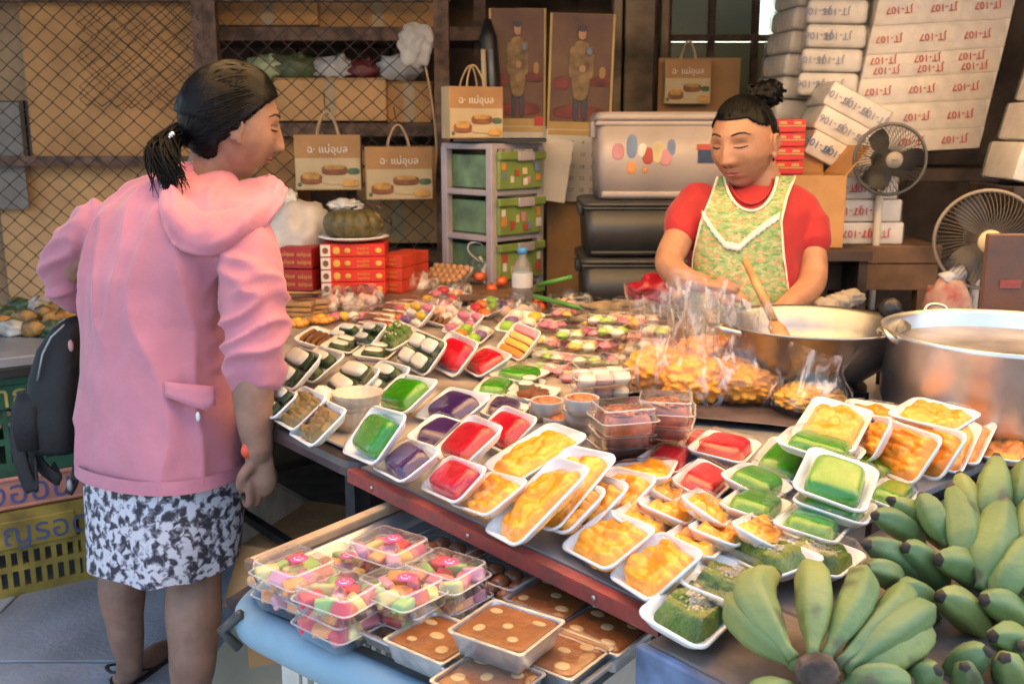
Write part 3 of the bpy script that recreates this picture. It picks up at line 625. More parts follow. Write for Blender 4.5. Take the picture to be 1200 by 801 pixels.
# red cloth beside the vendor's hip and a blurred green basin
c = PT(770, 340, 2.95); o = thing('red_bag', 'shiny red plastic bag with white print beside the vendor', 'bag', c); part('body', blob((0, 0, 0), (.085, .06, .045), 4, .35, 2.0, 2), mat('red_plastic', (.42, .012, .03), .3, .15), o); part('print', blob((.045, -.045, .005), (.03, .02, .03), 2, .6, 3, 5), mat('pinkish_print', (.75, .45, .5), .4), o)
TRAYS = [  # contents, centre of the rim, orientation, length, width, label
    ('green', (-0.237, 2.091, 0.802), (0.9079, 0.0375, -0.2794, 0.3103), 0.109, 0.166, 'green jelly tray lying on top at the left end of the red rim'),
    ('green', (-0.256, 1.767, 0.810), (0.8746, 0.0517, -0.4047, 0.2620), 0.106, 0.165, 'green jelly tray propped steeply at the left end of the red rim'),
    ('purple', (-0.125, 2.007, 0.796), (0.9190, 0.0312, -0.2337, 0.3160), 0.109, 0.165, 'purple jelly tray topmost of the purple pile'),
    ('purple', (-0.138, 1.885, 0.778), (0.8279, 0.1061, -0.0019, 0.5507), 0.132, 0.100, 'purple jelly tray in the middle of the purple pile'),
    ('purple', (-0.188, 1.678, 0.791), (0.9346, -0.0066, -0.2680, 0.2340), 0.087, 0.164, 'purple jelly tray at the bottom of the purple pile on the red rim'),
    ('red', (-0.083, 1.721, 0.812), (0.9261, 0.0073, -0.3162, 0.2057), 0.114, 0.165, 'red jelly tray leaning in front of the purple trays'),
    ('red', (-0.015, 1.846, 0.797), (0.9173, 0.0331, -0.3326, 0.2167), 0.095, 0.165, 'red jelly tray half hidden right behind the leaning red one'),
    ('red', (-0.099, 1.570, 0.795), (0.9092, 0.0059, -0.3382, 0.2427), 0.083, 0.164, 'red jelly tray lowest, on the red rim beside purple'),
    ('yellow', (0.040, 1.670, 0.810), (0.9379, 0.0454, -0.1470, 0.3108), 0.167, 0.112, 'long yellow sweet tray lying above the propped yellow trays'),
    ('yellow', (-0.038, 1.495, 0.798), (0.9338, -0.0522, -0.2711, 0.2278), 0.092, 0.164, 'yellow sweet tray under the long one, at the red rim'),
    ('yellow', (0.037, 1.413, 0.818), (0.9186, 0.0177, -0.3096, 0.2451), 0.165, 0.111, 'yellow sweet tray propped steeply, frontmost over the red rim'),
    ('yellow', (0.078, 1.470, 0.818), (0.8959, 0.0619, -0.2521, 0.3605), 0.168, 0.112, 'yellow sweet tray second in the row behind the steeply propped one'),
    ('yellow', (0.078, 1.448, 0.797), (0.9162, 0.0145, -0.2830, 0.2834), 0.103, 0.132, 'yellow sweet tray third in the leaning row, mostly hidden'),
    ('yellow', (0.118, 1.464, 0.799), (0.9181, 0.0095, -0.3147, 0.2410), 0.101, 0.132, 'yellow sweet tray fourth in the leaning row, mostly hidden'),
    ('yellow', (0.165, 1.510, 0.794), (0.9185, 0.0057, -0.2858, 0.2731), 0.097, 0.130, 'yellow sweet tray last in the leaning row, below the flat one'),
    ('yellow', (0.217, 1.594, 0.800), (0.7844, -0.1003, 0.0143, 0.6119), 0.165, 0.112, 'yellow sweet tray lying across the leaning row beside the red trays'),
    ('yellow', (0.137, 1.341, 0.787), (0.9412, 0.0074, -0.2286, 0.2487), 0.101, 0.130, 'flat yellow sweet tray at the red rim, left of the front pair'),
    ('yellow', (0.190, 1.236, 0.794), (0.9396, -0.0267, -0.2898, 0.1801), 0.098, 0.131, 'flat yellow sweet tray at the red rim, right of the front pair'),
    ('yellow', (0.207, 1.423, 0.785), (0.8262, 0.0882, 0.1611, 0.5326), 0.163, 0.084, 'yellow sweet tray directly behind the left flat front one'),
    ('yellow', (0.254, 1.476, 0.785), (0.8246, 0.0631, 0.1461, 0.5429), 0.163, 0.087, 'yellow sweet tray farthest behind the left flat front one'),
    ('yellow', (0.267, 1.343, 0.784), (0.8282, 0.0425, 0.1602, 0.5353), 0.163, 0.078, 'yellow sweet tray directly behind the right flat front one'),
    ('yellow', (0.311, 1.381, 0.784), (0.8347, 0.0344, 0.1546, 0.5275), 0.163, 0.076, 'yellow sweet tray between the right flat front one and green jelly'),
    ('yellow', (0.305, 1.444, 0.795), (0.8090, 0.1295, 0.2340, 0.5235), 0.163, 0.078, 'yellow sweet tray wedged in front of the lower red jelly tray'),
    ('yellow', (0.368, 1.369, 0.789), (0.8407, 0.0895, 0.1957, 0.4969), 0.163, 0.070, 'yellow sweet tray peeking out behind the seeded green sweets'),
    ('yellow', (0.256, 1.549, 0.786), (0.8098, 0.1058, 0.2019, 0.5407), 0.164, 0.057, 'yellow sweet tray barely showing left of the red jelly'),
    ('red', (0.290, 1.748, 0.772), (0.8548, 0.0569, 0.0740, 0.5105), 0.163, 0.081, 'red jelly tray left of the three by the brown boxes'),
    ('red', (0.397, 1.776, 0.784), (0.8610, 0.0472, 0.0088, 0.5064), 0.134, 0.112, 'red jelly tray at the back beside the dark paper'),
    ('red', (0.331, 1.618, 0.776), (0.8525, 0.1329, 0.1016, 0.4953), 0.164, 0.081, 'red jelly tray frontmost of the middle red group'),
    ('red', (0.369, 1.846, 0.771), (0.8198, -0.0037, 0.0650, 0.5689), 0.164, 0.076, 'small red jelly tray behind, between the other middle reds'),
    ('green', (0.491, 1.711, 0.781), (0.8583, 0.0921, -0.0149, 0.5047), 0.164, 0.093, 'green jelly tray leaning at the upper left of the green pile'),
    ('green', (0.540, 1.665, 0.821), (0.8694, 0.0757, 0.0416, 0.4864), 0.115, 0.139, 'green jelly tray at the back top of the green pile'),
    ('green', (0.504, 1.469, 0.831), (0.8411, 0.1620, -0.0487, 0.5137), 0.134, 0.114, 'green jelly tray topmost and frontmost of the green pile'),
    ('green', (0.601, 1.652, 0.782), (0.8415, 0.1273, 0.0450, 0.5231), 0.164, 0.104, 'green jelly tray right under the frontmost green one'),
    ('green', (0.653, 1.706, 0.778), (0.8435, 0.1016, 0.0427, 0.5257), 0.165, 0.104, 'green jelly tray at the right back edge of the green pile'),
    ('green', (0.414, 1.594, 0.782), (0.8726, 0.1061, 0.1177, 0.4621), 0.132, 0.097, 'green jelly tray in the left middle of the green pile'),
    ('green', (0.389, 1.496, 0.779), (0.8515, 0.0276, 0.1007, 0.5139), 0.163, 0.090, 'green jelly tray at the lower left of the green pile'),
    ('green', (0.457, 1.417, 0.780), (0.8547, 0.0253, 0.0954, 0.5096), 0.164, 0.096, 'green jelly tray lowest in the middle of the green pile'),
    ('green', (0.504, 1.465, 0.793), (0.8557, 0.0538, 0.0775, 0.5088), 0.134, 0.114, 'green jelly tray just beneath the frontmost green one'),
    ('green', (0.627, 1.553, 0.774), (0.8669, 0.0754, 0.0958, 0.4834), 0.164, 0.066, 'green jelly tray poking out right above the bananas'),
    ('yellow', (0.581, 1.731, 0.842), (0.8620, 0.1221, -0.0628, 0.4880), 0.165, 0.112, 'orange yellow sweet tray standing up left, behind the green pile'),
    ('yellow', (0.676, 1.669, 0.811), (0.8831, 0.0331, -0.4464, 0.1408), 0.102, 0.166, 'orange yellow sweet tray standing up front, before the pot'),
    ('yellow', (0.769, 1.748, 0.855), (0.9377, 0.0393, -0.0547, 0.3409), 0.113, 0.132, 'heaped orange yellow sweet tray lying on top before the pot'),
    ('yellow', (0.722, 1.676, 0.812), (0.8847, 0.0112, -0.4438, 0.1424), 0.100, 0.165, 'orange yellow sweet tray second in the standing row before the pot'),
    ('yellow', (0.801, 1.768, 0.795), (0.8743, 0.1242, -0.1253, 0.4522), 0.165, 0.102, 'orange yellow sweet tray third in the standing row before the pot'),
    ('yellow', (0.855, 1.815, 0.790), (0.8800, 0.1166, -0.0932, 0.4509), 0.165, 0.097, 'orange yellow sweet tray fourth in the standing row before the pot'),
    ('yellow', (0.952, 1.831, 0.766), (0.8852, -0.0022, -0.0248, 0.4646), 0.165, 0.080, 'orange yellow sweet tray lying at the far right before the pot'),
    ('yellow', (0.720, 1.925, 0.804), (0.8558, 0.0431, -0.0253, 0.5148), 0.135, 0.116, 'orange yellow sweet tray lying behind the standing ones near the bag'),
    ('yellow', (0.639, 1.736, 0.814), (0.8526, -0.0871, -0.5079, 0.0863), 0.087, 0.163, 'orange yellow sweet tray squeezed between the two standing groups'),
    ('sesame', (0.232, 1.156, 0.774), (0.8817, 0.1083, 0.0569, 0.4556), 0.164, 0.094, 'seeded green sweet tray at the table corner, largest of four'),
    ('sesame', (0.283, 1.225, 0.780), (0.8457, 0.0442, 0.1051, 0.5213), 0.163, 0.092, 'seeded green sweet tray half under the corner one'),
    ('sesame', (0.356, 1.309, 0.779), (0.9763, -0.0474, -0.0898, 0.1913), 0.088, 0.165, 'seeded green sweet tray heaped round, above the banana tips'),
    ('sesame', (0.437, 1.320, 0.772), (0.8964, 0.0340, 0.0581, 0.4380), 0.130, 0.101, 'seeded green sweet tray right of the heaped one, by bananas'),
    ('rice', (-0.517, 2.307, 0.807), (0.8869, 0.0813, -0.3616, 0.2756), 0.112, 0.165, 'white rice cakes in leaf, tray nearest the pink sleeve'),
    ('leaf', (-0.483, 2.384, 0.798), (0.9136, 0.0638, -0.2741, 0.2935), 0.110, 0.165, 'leaf sweets tray behind the rice cakes by the sleeve'),
    ('rice', (-0.371, 2.236, 0.796), (0.9000, 0.0724, -0.3175, 0.2898), 0.099, 0.164, 'white rice cakes in leaf tray in the left middle'),
    ('leaf', (-0.298, 2.216, 0.802), (0.8989, 0.0616, -0.3388, 0.2709), 0.104, 0.165, 'leaf sweets tray right behind the middle rice cakes'),
    ('rice4', (-0.231, 2.476, 0.806), (0.8708, 0.1349, -0.4028, 0.2474), 0.105, 0.165, 'tray of four white rice cakes in dark leaf cups'),
    ('leafnut', (-0.328, 2.733, 0.797), (0.9338, 0.1009, -0.1695, 0.2985), 0.115, 0.134, 'green sweet tray topped with chopped nuts, far left'),
    ('leaf', (-0.475, 2.733, 0.773), (0.7452, 0.0753, 0.0704, 0.6588), 0.164, 0.090, 'leaf sweets tray lying flat left of the green nut sweet'),
    ('leaf', (-0.371, 2.661, 0.769), (0.7510, 0.0342, 0.0315, 0.6587), 0.164, 0.099, 'leaf sweets tray lying flat below the green nut sweet'),
    ('brown', (-0.563, 2.819, 0.777), (0.7626, 0.1188, 0.0657, 0.6324), 0.164, 0.089, 'brown stick sweets tray near the pink sleeve'),
    ('leaf', (-0.490, 2.844, 0.782), (0.9081, 0.0589, -0.2140, 0.3552), 0.092, 0.130, 'leaf sweets tray right of the brown sticks'),
    ('leaf', (-0.407, 2.764, 0.797), (0.8877, 0.0437, -0.3791, 0.2575), 0.083, 0.164, 'leaf sweets tray tilted just left of the green nut sweet'),
    ('curry', (-0.444, 1.994, 0.797), (0.9119, 0.0481, -0.3163, 0.2572), 0.103, 0.164, 'olive brown savoury tray at the dark table edge, left one'),
    ('curry', (-0.384, 1.888, 0.797), (0.9093, 0.0349, -0.3349, 0.2445), 0.096, 0.164, 'olive brown savoury tray at the dark table edge, right one'),
    ('empty', (-0.410, 2.139, 0.776), (0.6990, 0.1322, 0.1449, 0.6877), 0.164, 0.075, 'nearly empty white tray behind the savoury ones'),
    ('rice', (-0.507, 2.065, 0.790), (0.9110, 0.0289, -0.3329, 0.2417), 0.075, 0.164, 'rice cake tray peeking out beside the customer arm'),
    ('red', (-0.152, 2.467, 0.806), (0.8807, 0.1222, -0.3941, 0.2328), 0.108, 0.165, 'red jelly tray propped beside the four rice cakes'),
    ('red', (-0.071, 2.456, 0.790), (0.9517, 0.0341, -0.2324, 0.1976), 0.105, 0.166, 'red jelly tray lower right of the propped one, mid table'),
    ('layer', (0.016, 2.643, 0.801), (0.8881, 0.0919, -0.4049, 0.1972), 0.100, 0.165, 'tray of pink, yellow and orange striped jelly'),
    ('green', (0.019, 2.382, 0.775), (0.8757, 0.0207, 0.0103, 0.4822), 0.134, 0.110, 'flat green jelly tray below the striped jelly'),
    ('green', (-0.037, 2.292, 0.766), (0.7752, 0.0250, 0.0271, 0.6306), 0.164, 0.084, 'green jelly tray with wide white rim behind purple jelly'),
    ('leaf', (0.037, 2.300, 0.766), (0.7650, 0.0050, 0.0340, 0.6431), 0.164, 0.071, 'leaf sweets tray between green jelly and red crumbs'),
    ('nut', (0.051, 2.210, 0.773), (0.7943, 0.0279, 0.0469, 0.6051), 0.164, 0.101, 'red brown crumb tray in front of the round cups'),
    ('purple', (-0.017, 2.068, 0.774), (0.7805, 0.0873, 0.0841, 0.6133), 0.164, 0.088, 'dark purple jelly tray half hidden behind the topmost purple one'),
    ('fruit', (-0.115, 2.862, 0.781), (0.7843, 0.1375, 0.0702, 0.6009), 0.165, 0.096, 'fruit shaped sweets tray behind the propped red jelly'),
    ('fruit', (-0.299, 3.067, 0.797), (0.8914, 0.0725, -0.3736, 0.2460), 0.093, 0.164, 'fruit shaped sweets tray with one green fruit, back left'),
    ('fruit', (-0.240, 3.429, 0.793), (0.8506, 0.1555, -0.0779, 0.4963), 0.133, 0.110, 'fruit shaped sweets tray at the very back below eggs'),
    ('fruit', (-0.078, 3.241, 0.791), (0.9503, 0.0706, -0.1322, 0.2728), 0.113, 0.135, 'fruit shaped sweets tray at the back left of the bottle'),
    ('fruit', (0.025, 2.899, 0.805), (0.8078, 0.0856, -0.0638, 0.5797), 0.165, 0.113, 'fruit shaped sweets tray in front of the bottle'),
    ('brown', (-0.225, 3.131, 0.781), (0.7629, 0.1419, 0.0437, 0.6292), 0.165, 0.084, 'brown sweets tray at the back among fruit sweets'),
    ('pink', (-0.149, 2.947, 0.791), (0.9064, 0.0692, -0.2871, 0.3019), 0.098, 0.132, 'pink sweets tray among the fruit shaped sweets'),
]
# ================================================================== tables
TZ = .75
A_ = PZ(418, 548, TZ); B_ = PZ(762, 712, TZ); e_ = (B_ - A_).normalized(); n_ = Vector((-e_.y, e_.x, 0))
ANG = math.atan2(e_.y, e_.x)
def SN(s, n, z=0.): return Vector((A_.x, A_.y, 0)) + e_ * s + n_ * n + Vector((0, 0, z))
TM = Matrix.Translation((A_.x, A_.y, 0)) @ Matrix.Rotation(ANG, 4, 'Z')
def legs(o, s0, s1, n0, n1, top, m, w=.035):
    for s in (s0, s1):
        for n in (n0, n1): part('leg', box((s, n, top / 2), (w, w, top)), m, o, False)
M_lac = mat('dark_table_top', (.07, .045, .045), .35, .3, 8, .1, 30)
t1 = thing('folding_table', 'dark lacquered table at the left end of the stall', 'table', M=TM)
prof = [rrect(1.84, 1.42, .05, 0), rrect(1.85, 1.43, .055, -.012), rrect(1.85, 1.43, .055, -.028), rrect(1.82, 1.40, .05, -.036)]
part('top', move(loft(list(reversed(prof))), (-.93, .715, TZ)), M_lac, t1, False)
legs(t1, -.10, -1.75, .06, 1.34, TZ - .038, M_blackm); part('brace', beam((-.10, .06, .45), (-1.75, .06, .45), .02, .02), M_blackm, t1, False)
cs = thing('table_sheet', 'creased pale plastic sheet covering the dark table under the trays', 'plastic sheet', M=TM); V = []; F = []
for j in range(29):
    for i in range(37): x = -1.82 + 1.80 * i / 36; y = .035 + 1.34 * j / 28; V.append((x, y, TZ + .0035 + .004 * (mnoise.noise(Vector((x * 9, y * 9, 2))) + .5)))
for j in range(28):
    for i in range(36): q = j * 37 + i; F.append((q, q + 1, q + 38, q + 37))
part('sheet', (V, F), mat('pale_plastic_sheet', (.40, .35, .31), .35, .3, 6, .2, 20), cs); part('folded_hem', tube([(-1.8, .036, TZ + .006), (-.03, .036, TZ + .006)], .003, 6), mat('pale_plastic_sheet', (.40, .35, .31)), cs)
t2 = thing('metal_table', 'aluminium topped table with a red painted rim under the jellies', 'table', M=TM)
part('top_sheet', box((.37, .71, TZ - .006), (.74, 1.40, .012)), M_alusheet, t2, False)
part('rim', box((.37, -.004, TZ - .014), (.76, .022, .024)), M_red, t2, False)
part('rim', box((-.004, .70, TZ - .016), (.012, 1.38, .020)), M_red, t2, False)
for k in range(3): part('rivet', lathe([(.004, 0), (.004, .002), (.002, .003)], 10), M_alu, t2, True, Matrix.Translation((.075 + k * .28, -.015, TZ - .014)) @ Matrix.Rotation(R(90), 4, 'X'))
legs(t2, .06, .66, .14, 1.34, TZ - .05, M_blackm); part('brace', beam((.06, .14, .30), (.06, 1.34, .30), .02, .02), M_blackm, t2, False)
M_tw = mat('grey_table_wood', (.15, .115, .095), .6, .35, 9, .25, 30); M_be = mat('blue_edge', (.13, .19, .33), .55, .35, 12, .2, 40)
t3 = thing('wooden_table', 'worn wooden table with chipped blue edge under the bananas', 'table', M=TM)
for k in range(7): part('plank', rbox((1.30, .04 + k * .2, TZ - .022), (1.06, .197, .03), .003, 1), M_tw, t3, False)
part('edge_strip', rbox((1.30, -.067, TZ - .035), (1.07, .014, .055), .003, 1), M_be, t3, False); part('edge_strip', rbox((.772, .64, TZ - .036), (.014, 1.40, .052), .003, 1), M_be, t3, False)
legs(t3, .84, 1.78, .02, 1.25, TZ - .04, M_blackm); part('pipe', tube([(.80, -.05, TZ - .10), (.80, 1.2, TZ - .10)], .022, 12), mat('grey_pipe', (.13, .14, .15), .4), t3)

# ---- low aluminium tray on a white crate
LZ = .685; c0 = PZ(286, 682, LZ); LA = ANG + R(12); LM = Matrix.Translation((c0.x, c0.y, 0)) @ Matrix.Rotation(LA, 4, 'Z')
LT = thing('aluminium_tray', 'wide shallow aluminium tray holding candy boxes and custards', 'tray', M=LM @ Matrix.Translation((0, 0, LZ)))
Lw, Ld = .57, .42
def rr(a, b, r, z, cx=Lw / 2, cy_=Ld / 2): return [(x + cx, y + cy_, q) for x, y, q in rrect(a, b, r, z, 5)]
part('pan', loft([rr(Lw - .03, Ld - .03, .02, -.024), rr(Lw - .004, Ld - .004, .03, -.001), rr(Lw + .012, Ld + .012, .032, .002), rr(Lw + .012, Ld + .012, .032, .0055), rr(Lw - .006, Ld - .006, .028, .0035), rr(Lw - .035, Ld - .035, .018, -.020)]), M_alusheet, LT)
sharp(LT.children[0], 50)
LF = LZ - .0195                      # floor of that tray
crt = thing('white_crate', 'white plastic crate with slots under the aluminium tray', 'crate', M=LM)
M_wcr = mat('white_crate_plastic', (.62, .60, .55), .5, .12, 12, .1, 40)
def crate_side(L, H, nslot, th=.012, rows=2):
    """one upright side in the XZ plane, centred on x"""
    bars = [box((0, 0, .02), (L, th, .04)), box((0, 0, H - .03), (L, th * 1.6, .06)), box((-L / 2 + .02, 0, H / 2), (.04, th * 1.01, H - .002)), box((L / 2 - .02, 0, H / 2), (.04, th * 1.01, H - .002))]
    for r in range(1, rows): bars.append(box((0, 0, .04 + (H - .10) * r / rows), (L - .07, th * .96, .018)))
    for k in range(nslot): x = -L / 2 + .04 + (L - .08) * (k + .5) / nslot; bars.append(box((x, 0, H / 2 - .01), ((L - .08) / nslot * .45, th * .9, H - .09)))
    return join(*bars)
def crate(o, L, W, H, m, ns=14, rows=2):
    for s in (-1, 1):
        part('long_side', move(crate_side(L, H, ns, rows=rows), (0, s * (W / 2 - .006), 0)), m, o, False)
        part('short_side', xf(crate_side(W - .03, H, int(ns * W / L), rows=rows), Matrix.Translation((s * (L / 2 - .006), 0, 0)) @ Matrix.Rotation(R(90), 4, 'Z')), m, o, False)
    part('floor_panel', box((0, 0, .008), (L - .03, W - .03, .012)), m, o, False)
crM = Matrix.Translation((Lw / 2 + .005, Ld / 2 + .012, 0))
for s in (-1, 1):
    part('long_side', xf(crate_side(.50, .63, 16, rows=3), crM @ Matrix.Translation((0, s * .185, 0))), M_wcr, crt, False)
    part('short_side', xf(crate_side(.34, .63, 11, rows=3), crM @ Matrix.Translation((s * .238, 0, 0)) @ Matrix.Rotation(R(90), 4, 'Z')), M_wcr, crt, False)
part('floor_panel', xf(box((0, 0, .012), (.46, .34, .012)), crM), M_wcr, crt, False)
bl = thing('blue_foam', 'pale blue foam roll padding the crate edge under the tray', 'foam roll', M=LM)
M_bf = mat('blue_foam', (.20, .33, .42), .6, .08, 8, .15, 60)
bf = smooth_path([(-.012, .30, LZ - .058), (-.014, .12, LZ - .057), (-.010, .035, LZ - .056), (.035, -.008, LZ - .056), (.12, -.014, LZ - .057), (.3, -.014, LZ - .058), (.52, -.012, LZ - .058)], 5)
part('roll', tube(bf, .030, 14), M_bf, bl); part('strap', tube([(.03, -.03, LZ - .03), (.0, -.045, LZ - .06), (.02, -.03, LZ - .09)], .008, 8), M_bind, bl)
o = thing('wooden_batten', 'pale wooden batten lying behind the candy boxes on the tray edge', 'batten', M=LM); part('bar', rbox((-.013, .20, LZ + .016), (.022, .36, .018), .004, 2), mat('pale_wood', (.5, .36, .22), .6, .15, 12), o, False); part('end_cap', rbox((-.013, .025, LZ + .016), (.024, .012, .02), .004, 1), M_wood, o, False)
o = thing('dark_cloth', 'dark maroon cloth bundle hanging behind the low tray', 'cloth', M=LM); part('fold', tube(smooth_path([(-.06, .02, .62), (-.055, .15, .64), (-.05, .3, .65), (-.04, .42, .655)], 5), [.02] * 5 + [.032] * 5 + [.036] * 6, 10, flat=.6), mat('maroon_cloth', (.035, .018, .022), .8, .3, 12, .3, 60), o); part('hem', tube(smooth_path([(-.075, .05, .60), (-.07, .2, .62), (-.06, .4, .63)], 5), .01, 8), mat('maroon_cloth', (.035, .018, .022)), o)

# ---- things below the table
def leaned(name, label, c, rz, w, h, th, m, tilt, cat):
    o = thing(name, label, cat, c, rz); o.rotation_euler.x = tilt
    part('panel', box((0, 0, h / 2), (w, th, h)), m, o, False); part('folded_edge', box((0, -th / 2 - .004, h - .012), (w * .99, .006, .02)), m, o, False); return o
g1 = PZ(372, 640, .25)
o = thing('marked_carton', 'brown carton with handwritten scribble under the dark table', 'box', (-.42, 2.25, 0), R(-20))
part('walls', rbox((0, 0, .21), (.34, .30, .42), .004, 1), M_card, o, False)
for k in range(9): part('scribble', tube(smooth_path([(-.10 + k * .025, -.152, .36), (-.09 + k * .025, -.152, .33), (-.105 + k * .025, -.152, .30), (-.085 + k * .025, -.152, .29)], 3), .0015, 4), M_black, o)
part('flap', xf(box((0, -.07, 0), (.33, .14, .004)), Matrix.Translation((0, -.155, .42)) @ Matrix.Rotation(R(55), 4, 'X')), M_card, o, False)
o = leaned('cardboard_sheet', 'flattened pale cardboard sheet leaning by the low tray on the ground', (-.60, 2.02, .02), R(-42), .50, .48, .006, mat('cardboard_grey', (.36, .31, .22), .8, .1, 5), R(-48), 'cardboard')
o = leaned('grey_board', 'grey plastic board standing under the red rim', (-.12, 2.22, .02), R(-30), .34, .55, .006, mat('grey_plastic_board', (.20, .20, .20), .5, .1), R(-10), 'board')
o = thing('blue_basin', 'pale blue plastic pipe end under the red rim', 'pipe', SN(.09, .10, .35), ANG); part('tube', tube([(0, 0, 0), (0, 0, .33)], .018, 10), mat('pale_blue', (.35, .42, .6), .4), o); part('cap', lathe([(.021, 0), (.021, .03)], 12), mat('pale_blue', (.35, .42, .6)), o)
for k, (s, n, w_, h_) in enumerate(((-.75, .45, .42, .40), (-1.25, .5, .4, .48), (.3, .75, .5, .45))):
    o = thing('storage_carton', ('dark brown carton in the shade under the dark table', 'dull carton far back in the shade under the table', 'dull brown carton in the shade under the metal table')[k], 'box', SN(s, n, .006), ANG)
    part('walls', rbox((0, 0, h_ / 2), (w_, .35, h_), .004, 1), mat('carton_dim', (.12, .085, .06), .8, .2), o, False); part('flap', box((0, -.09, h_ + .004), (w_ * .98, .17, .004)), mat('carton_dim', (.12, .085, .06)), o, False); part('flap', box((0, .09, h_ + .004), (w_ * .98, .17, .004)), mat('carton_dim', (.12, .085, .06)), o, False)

# ---- neighbour's crates and table at the left
CM = Matrix.Translation(PZ(116, 681, .004)) @ Matrix.Rotation(R(33), 4, 'Z') @ Matrix.Translation((-.30, .20, 0))
def lcrate(z, H, m, label, group=None, L=.60, W=.40):
    o = thing('plastic_crate', label, 'crate', M=CM @ Matrix.Translation((0, 0, z))); crate(o, L, W, H, m, 17, 3); return o
o = lcrate(0, .275, mat('yellow_crate', (.33, .235, .045), .55, .25, 9, .1, 30), 'dirty yellow crate with blue lettering on the pavement')
part('name_panel', rbox((0, -.202, .205), (.50, .012, .085), .003, 1), mat('yellow_crate', (.33, .235, .045)), o, False)
lettering('โปดาบุญรอด', .095, mat('crate_blue', (.07, .10, .23), .6), o, Matrix.Translation((.05, -.2095, .205)) @ Matrix.Rotation(R(90), 4, 'X'))
o = thing('pink_crate', 'salmon pink low crate with blue lettering between yellow and green crates', 'crate', M=CM @ Matrix.Translation((.0, .005, .278)))
part('side_walls', rbox((0, 0, .05), (.61, .40, .098), .008, 2), mat('salmon_plastic', (.50, .22, .17), .5, .15, 9), o, False); part('rim', rbox((0, 0, .093), (.625, .415, .014), .004, 1), mat('salmon_plastic', (.50, .22, .17)), o, False); part('rim', rbox((0, 0, .007), (.62, .41, .012), .004, 1), mat('salmon_plastic', (.50, .22, .17)), o, False)
lettering('น้องออน', .10, mat('crate_blue2', (.08, .09, .25), .6), o, Matrix.Translation((.08, -.2025, .048)) @ Matrix.Rotation(R(90), 4, 'X'))
o = lcrate(.38, .29, mat('green_crate', (.02, .10, .055), .5, .2, 9, .1, 30), 'dark green crate with yellow lettering below the neighbour table')
part('name_panel', rbox((0, -.203, .235), (.46, .012, .07), .003, 1), mat('green_crate', (.02, .10, .055)), o, False)
lettering('สากล', .09, mat('crate_yellow', (.42, .36, .08), .6), o, Matrix.Translation((.12, -.2105, .235)) @ Matrix.Rotation(R(90), 4, 'X'))
o = thing('neighbour_table', 'grey metal table edge above the stacked crates', 'table', M=CM); NZ = .745
part('top', rbox((-.28, .10, NZ - .02), (1.25, .72, .03), .004, 1), mat('grey_steel', (.22, .23, .25), .4, .15, 6), o, False); part('apron', rbox((-.28, -.255, NZ - .05), (1.24, .012, .028), .002, 1), M_blackm, o, False)
for sx in (-.86, .30): part('leg', box((sx, .42, NZ / 2 - .02), (.03, .03, NZ - .04)), M_blackm, o, False)
# leaf-wrapped sweets on the neighbour table
M_gl = mat('leaf_wrap', (.05, .10, .05), .45, .3, 20, .2, 40); M_corn = mat('golden_pastry', (.42, .22, .05), .6, .3, 25, .3, 60); M_foil = mat('pale_wrap', (.5, .5, .48), .35, .3, 20, .3, 40)
spots = [(8, 368, 0), (30, 372, 1), (52, 368, 1), (72, 372, 1), (15, 385, 2), (40, 386, 1), (60, 386, 0), (78, 385, 2), (22, 358, 0), (47, 357, 2), (-5, 380, 1), (68, 360, 1)]
nm = ['dark leaf wrapped parcel', 'golden horn shaped pastry', 'pale foil wrapped parcel']
wh = ['at the far left end', 'left of centre in the second row', 'in the centre of the second row', 'right in the second row', 'at the left front', 'in the front centre', 'second from the right in front', 'at the right front', 'at the back left', 'at the back centre', 'cut by the picture edge', 'at the back right']
for i, (px, py, k) in enumerate(spots):
    c = PZ(px, py + 8, NZ); o = thing('wrapped_parcel', nm[k] + ' on the neighbour table ' + wh[i], 'snack', (c.x, c.y, NZ - .004), random.uniform(-.8, .8), 'snacks on the neighbour table')
    if k == 1: part('body', xf(lathe([(.004, -.06), (.022, -.045), (.028, -.01), (.02, .03), (.006, .06)], 12), Matrix.Translation((0, 0, .027)) @ Matrix.Rotation(R(80), 4, 'Y')), M_corn, o)
    else: part('body', blob((0, 0, .026), (.045, .032, .028), 3, .35, 2.2, i), (M_gl, 0, M_foil)[k], o)
    part('tie', tube([(-.02, -.02, .045), (.0, 0, .058), (.02, .02, .045)], .003, 6), M_gl if k != 0 else M_corn, o)
# ================================================================== goods: wrapped foam trays
M_jg = mat('green_jelly', (.036, .25, .003), .25, .10, 14, .05, 30, coat=.3); M_jp = mat('purple_jelly', (.045, .012, .095), .25, .15, 14, .05, 30, coat=.3); M_jr = mat('red_jelly', (.56, .004, .020), .25, .10, 14, .05, 30, coat=.3)
M_ye = mat('yolk_sweet', (.80, .27, .002), .28, .22, 24, .10, 60, sub=.15, coat=.35, col2=(.88, .38, .006)); M_or = mat('orange_sweet', (.80, .22, .002), .28, .22, 24, .10, 60, sub=.15, coat=.35, col2=(.86, .32, .005))
M_sg = mat('moss_sweet', (.13, .24, .012), .5, .3, 60, .6, 110); M_seed = mat('sesame', (.82, .72, .52), .6, .1, 50)
M_rice = mat('coconut_white', (.68, .66, .60), .35, .08, 30, .1, 50, coat=.3); M_leaf = mat('pandan_leaf', (.035, .075, .022), .4, .35, 18, .2, 40)
M_cur = mat('olive_curry', (.20, .17, .025), .45, .4, 45, .6, 80, coat=.3, col2=(.30, .15, .04)); M_br = mat('brown_sweet', (.25, .10, .035), .5, .3, 25, .3, 60); M_nut = mat('red_crumb', (.50, .15, .055), .6, .3, 70, .8, 120)
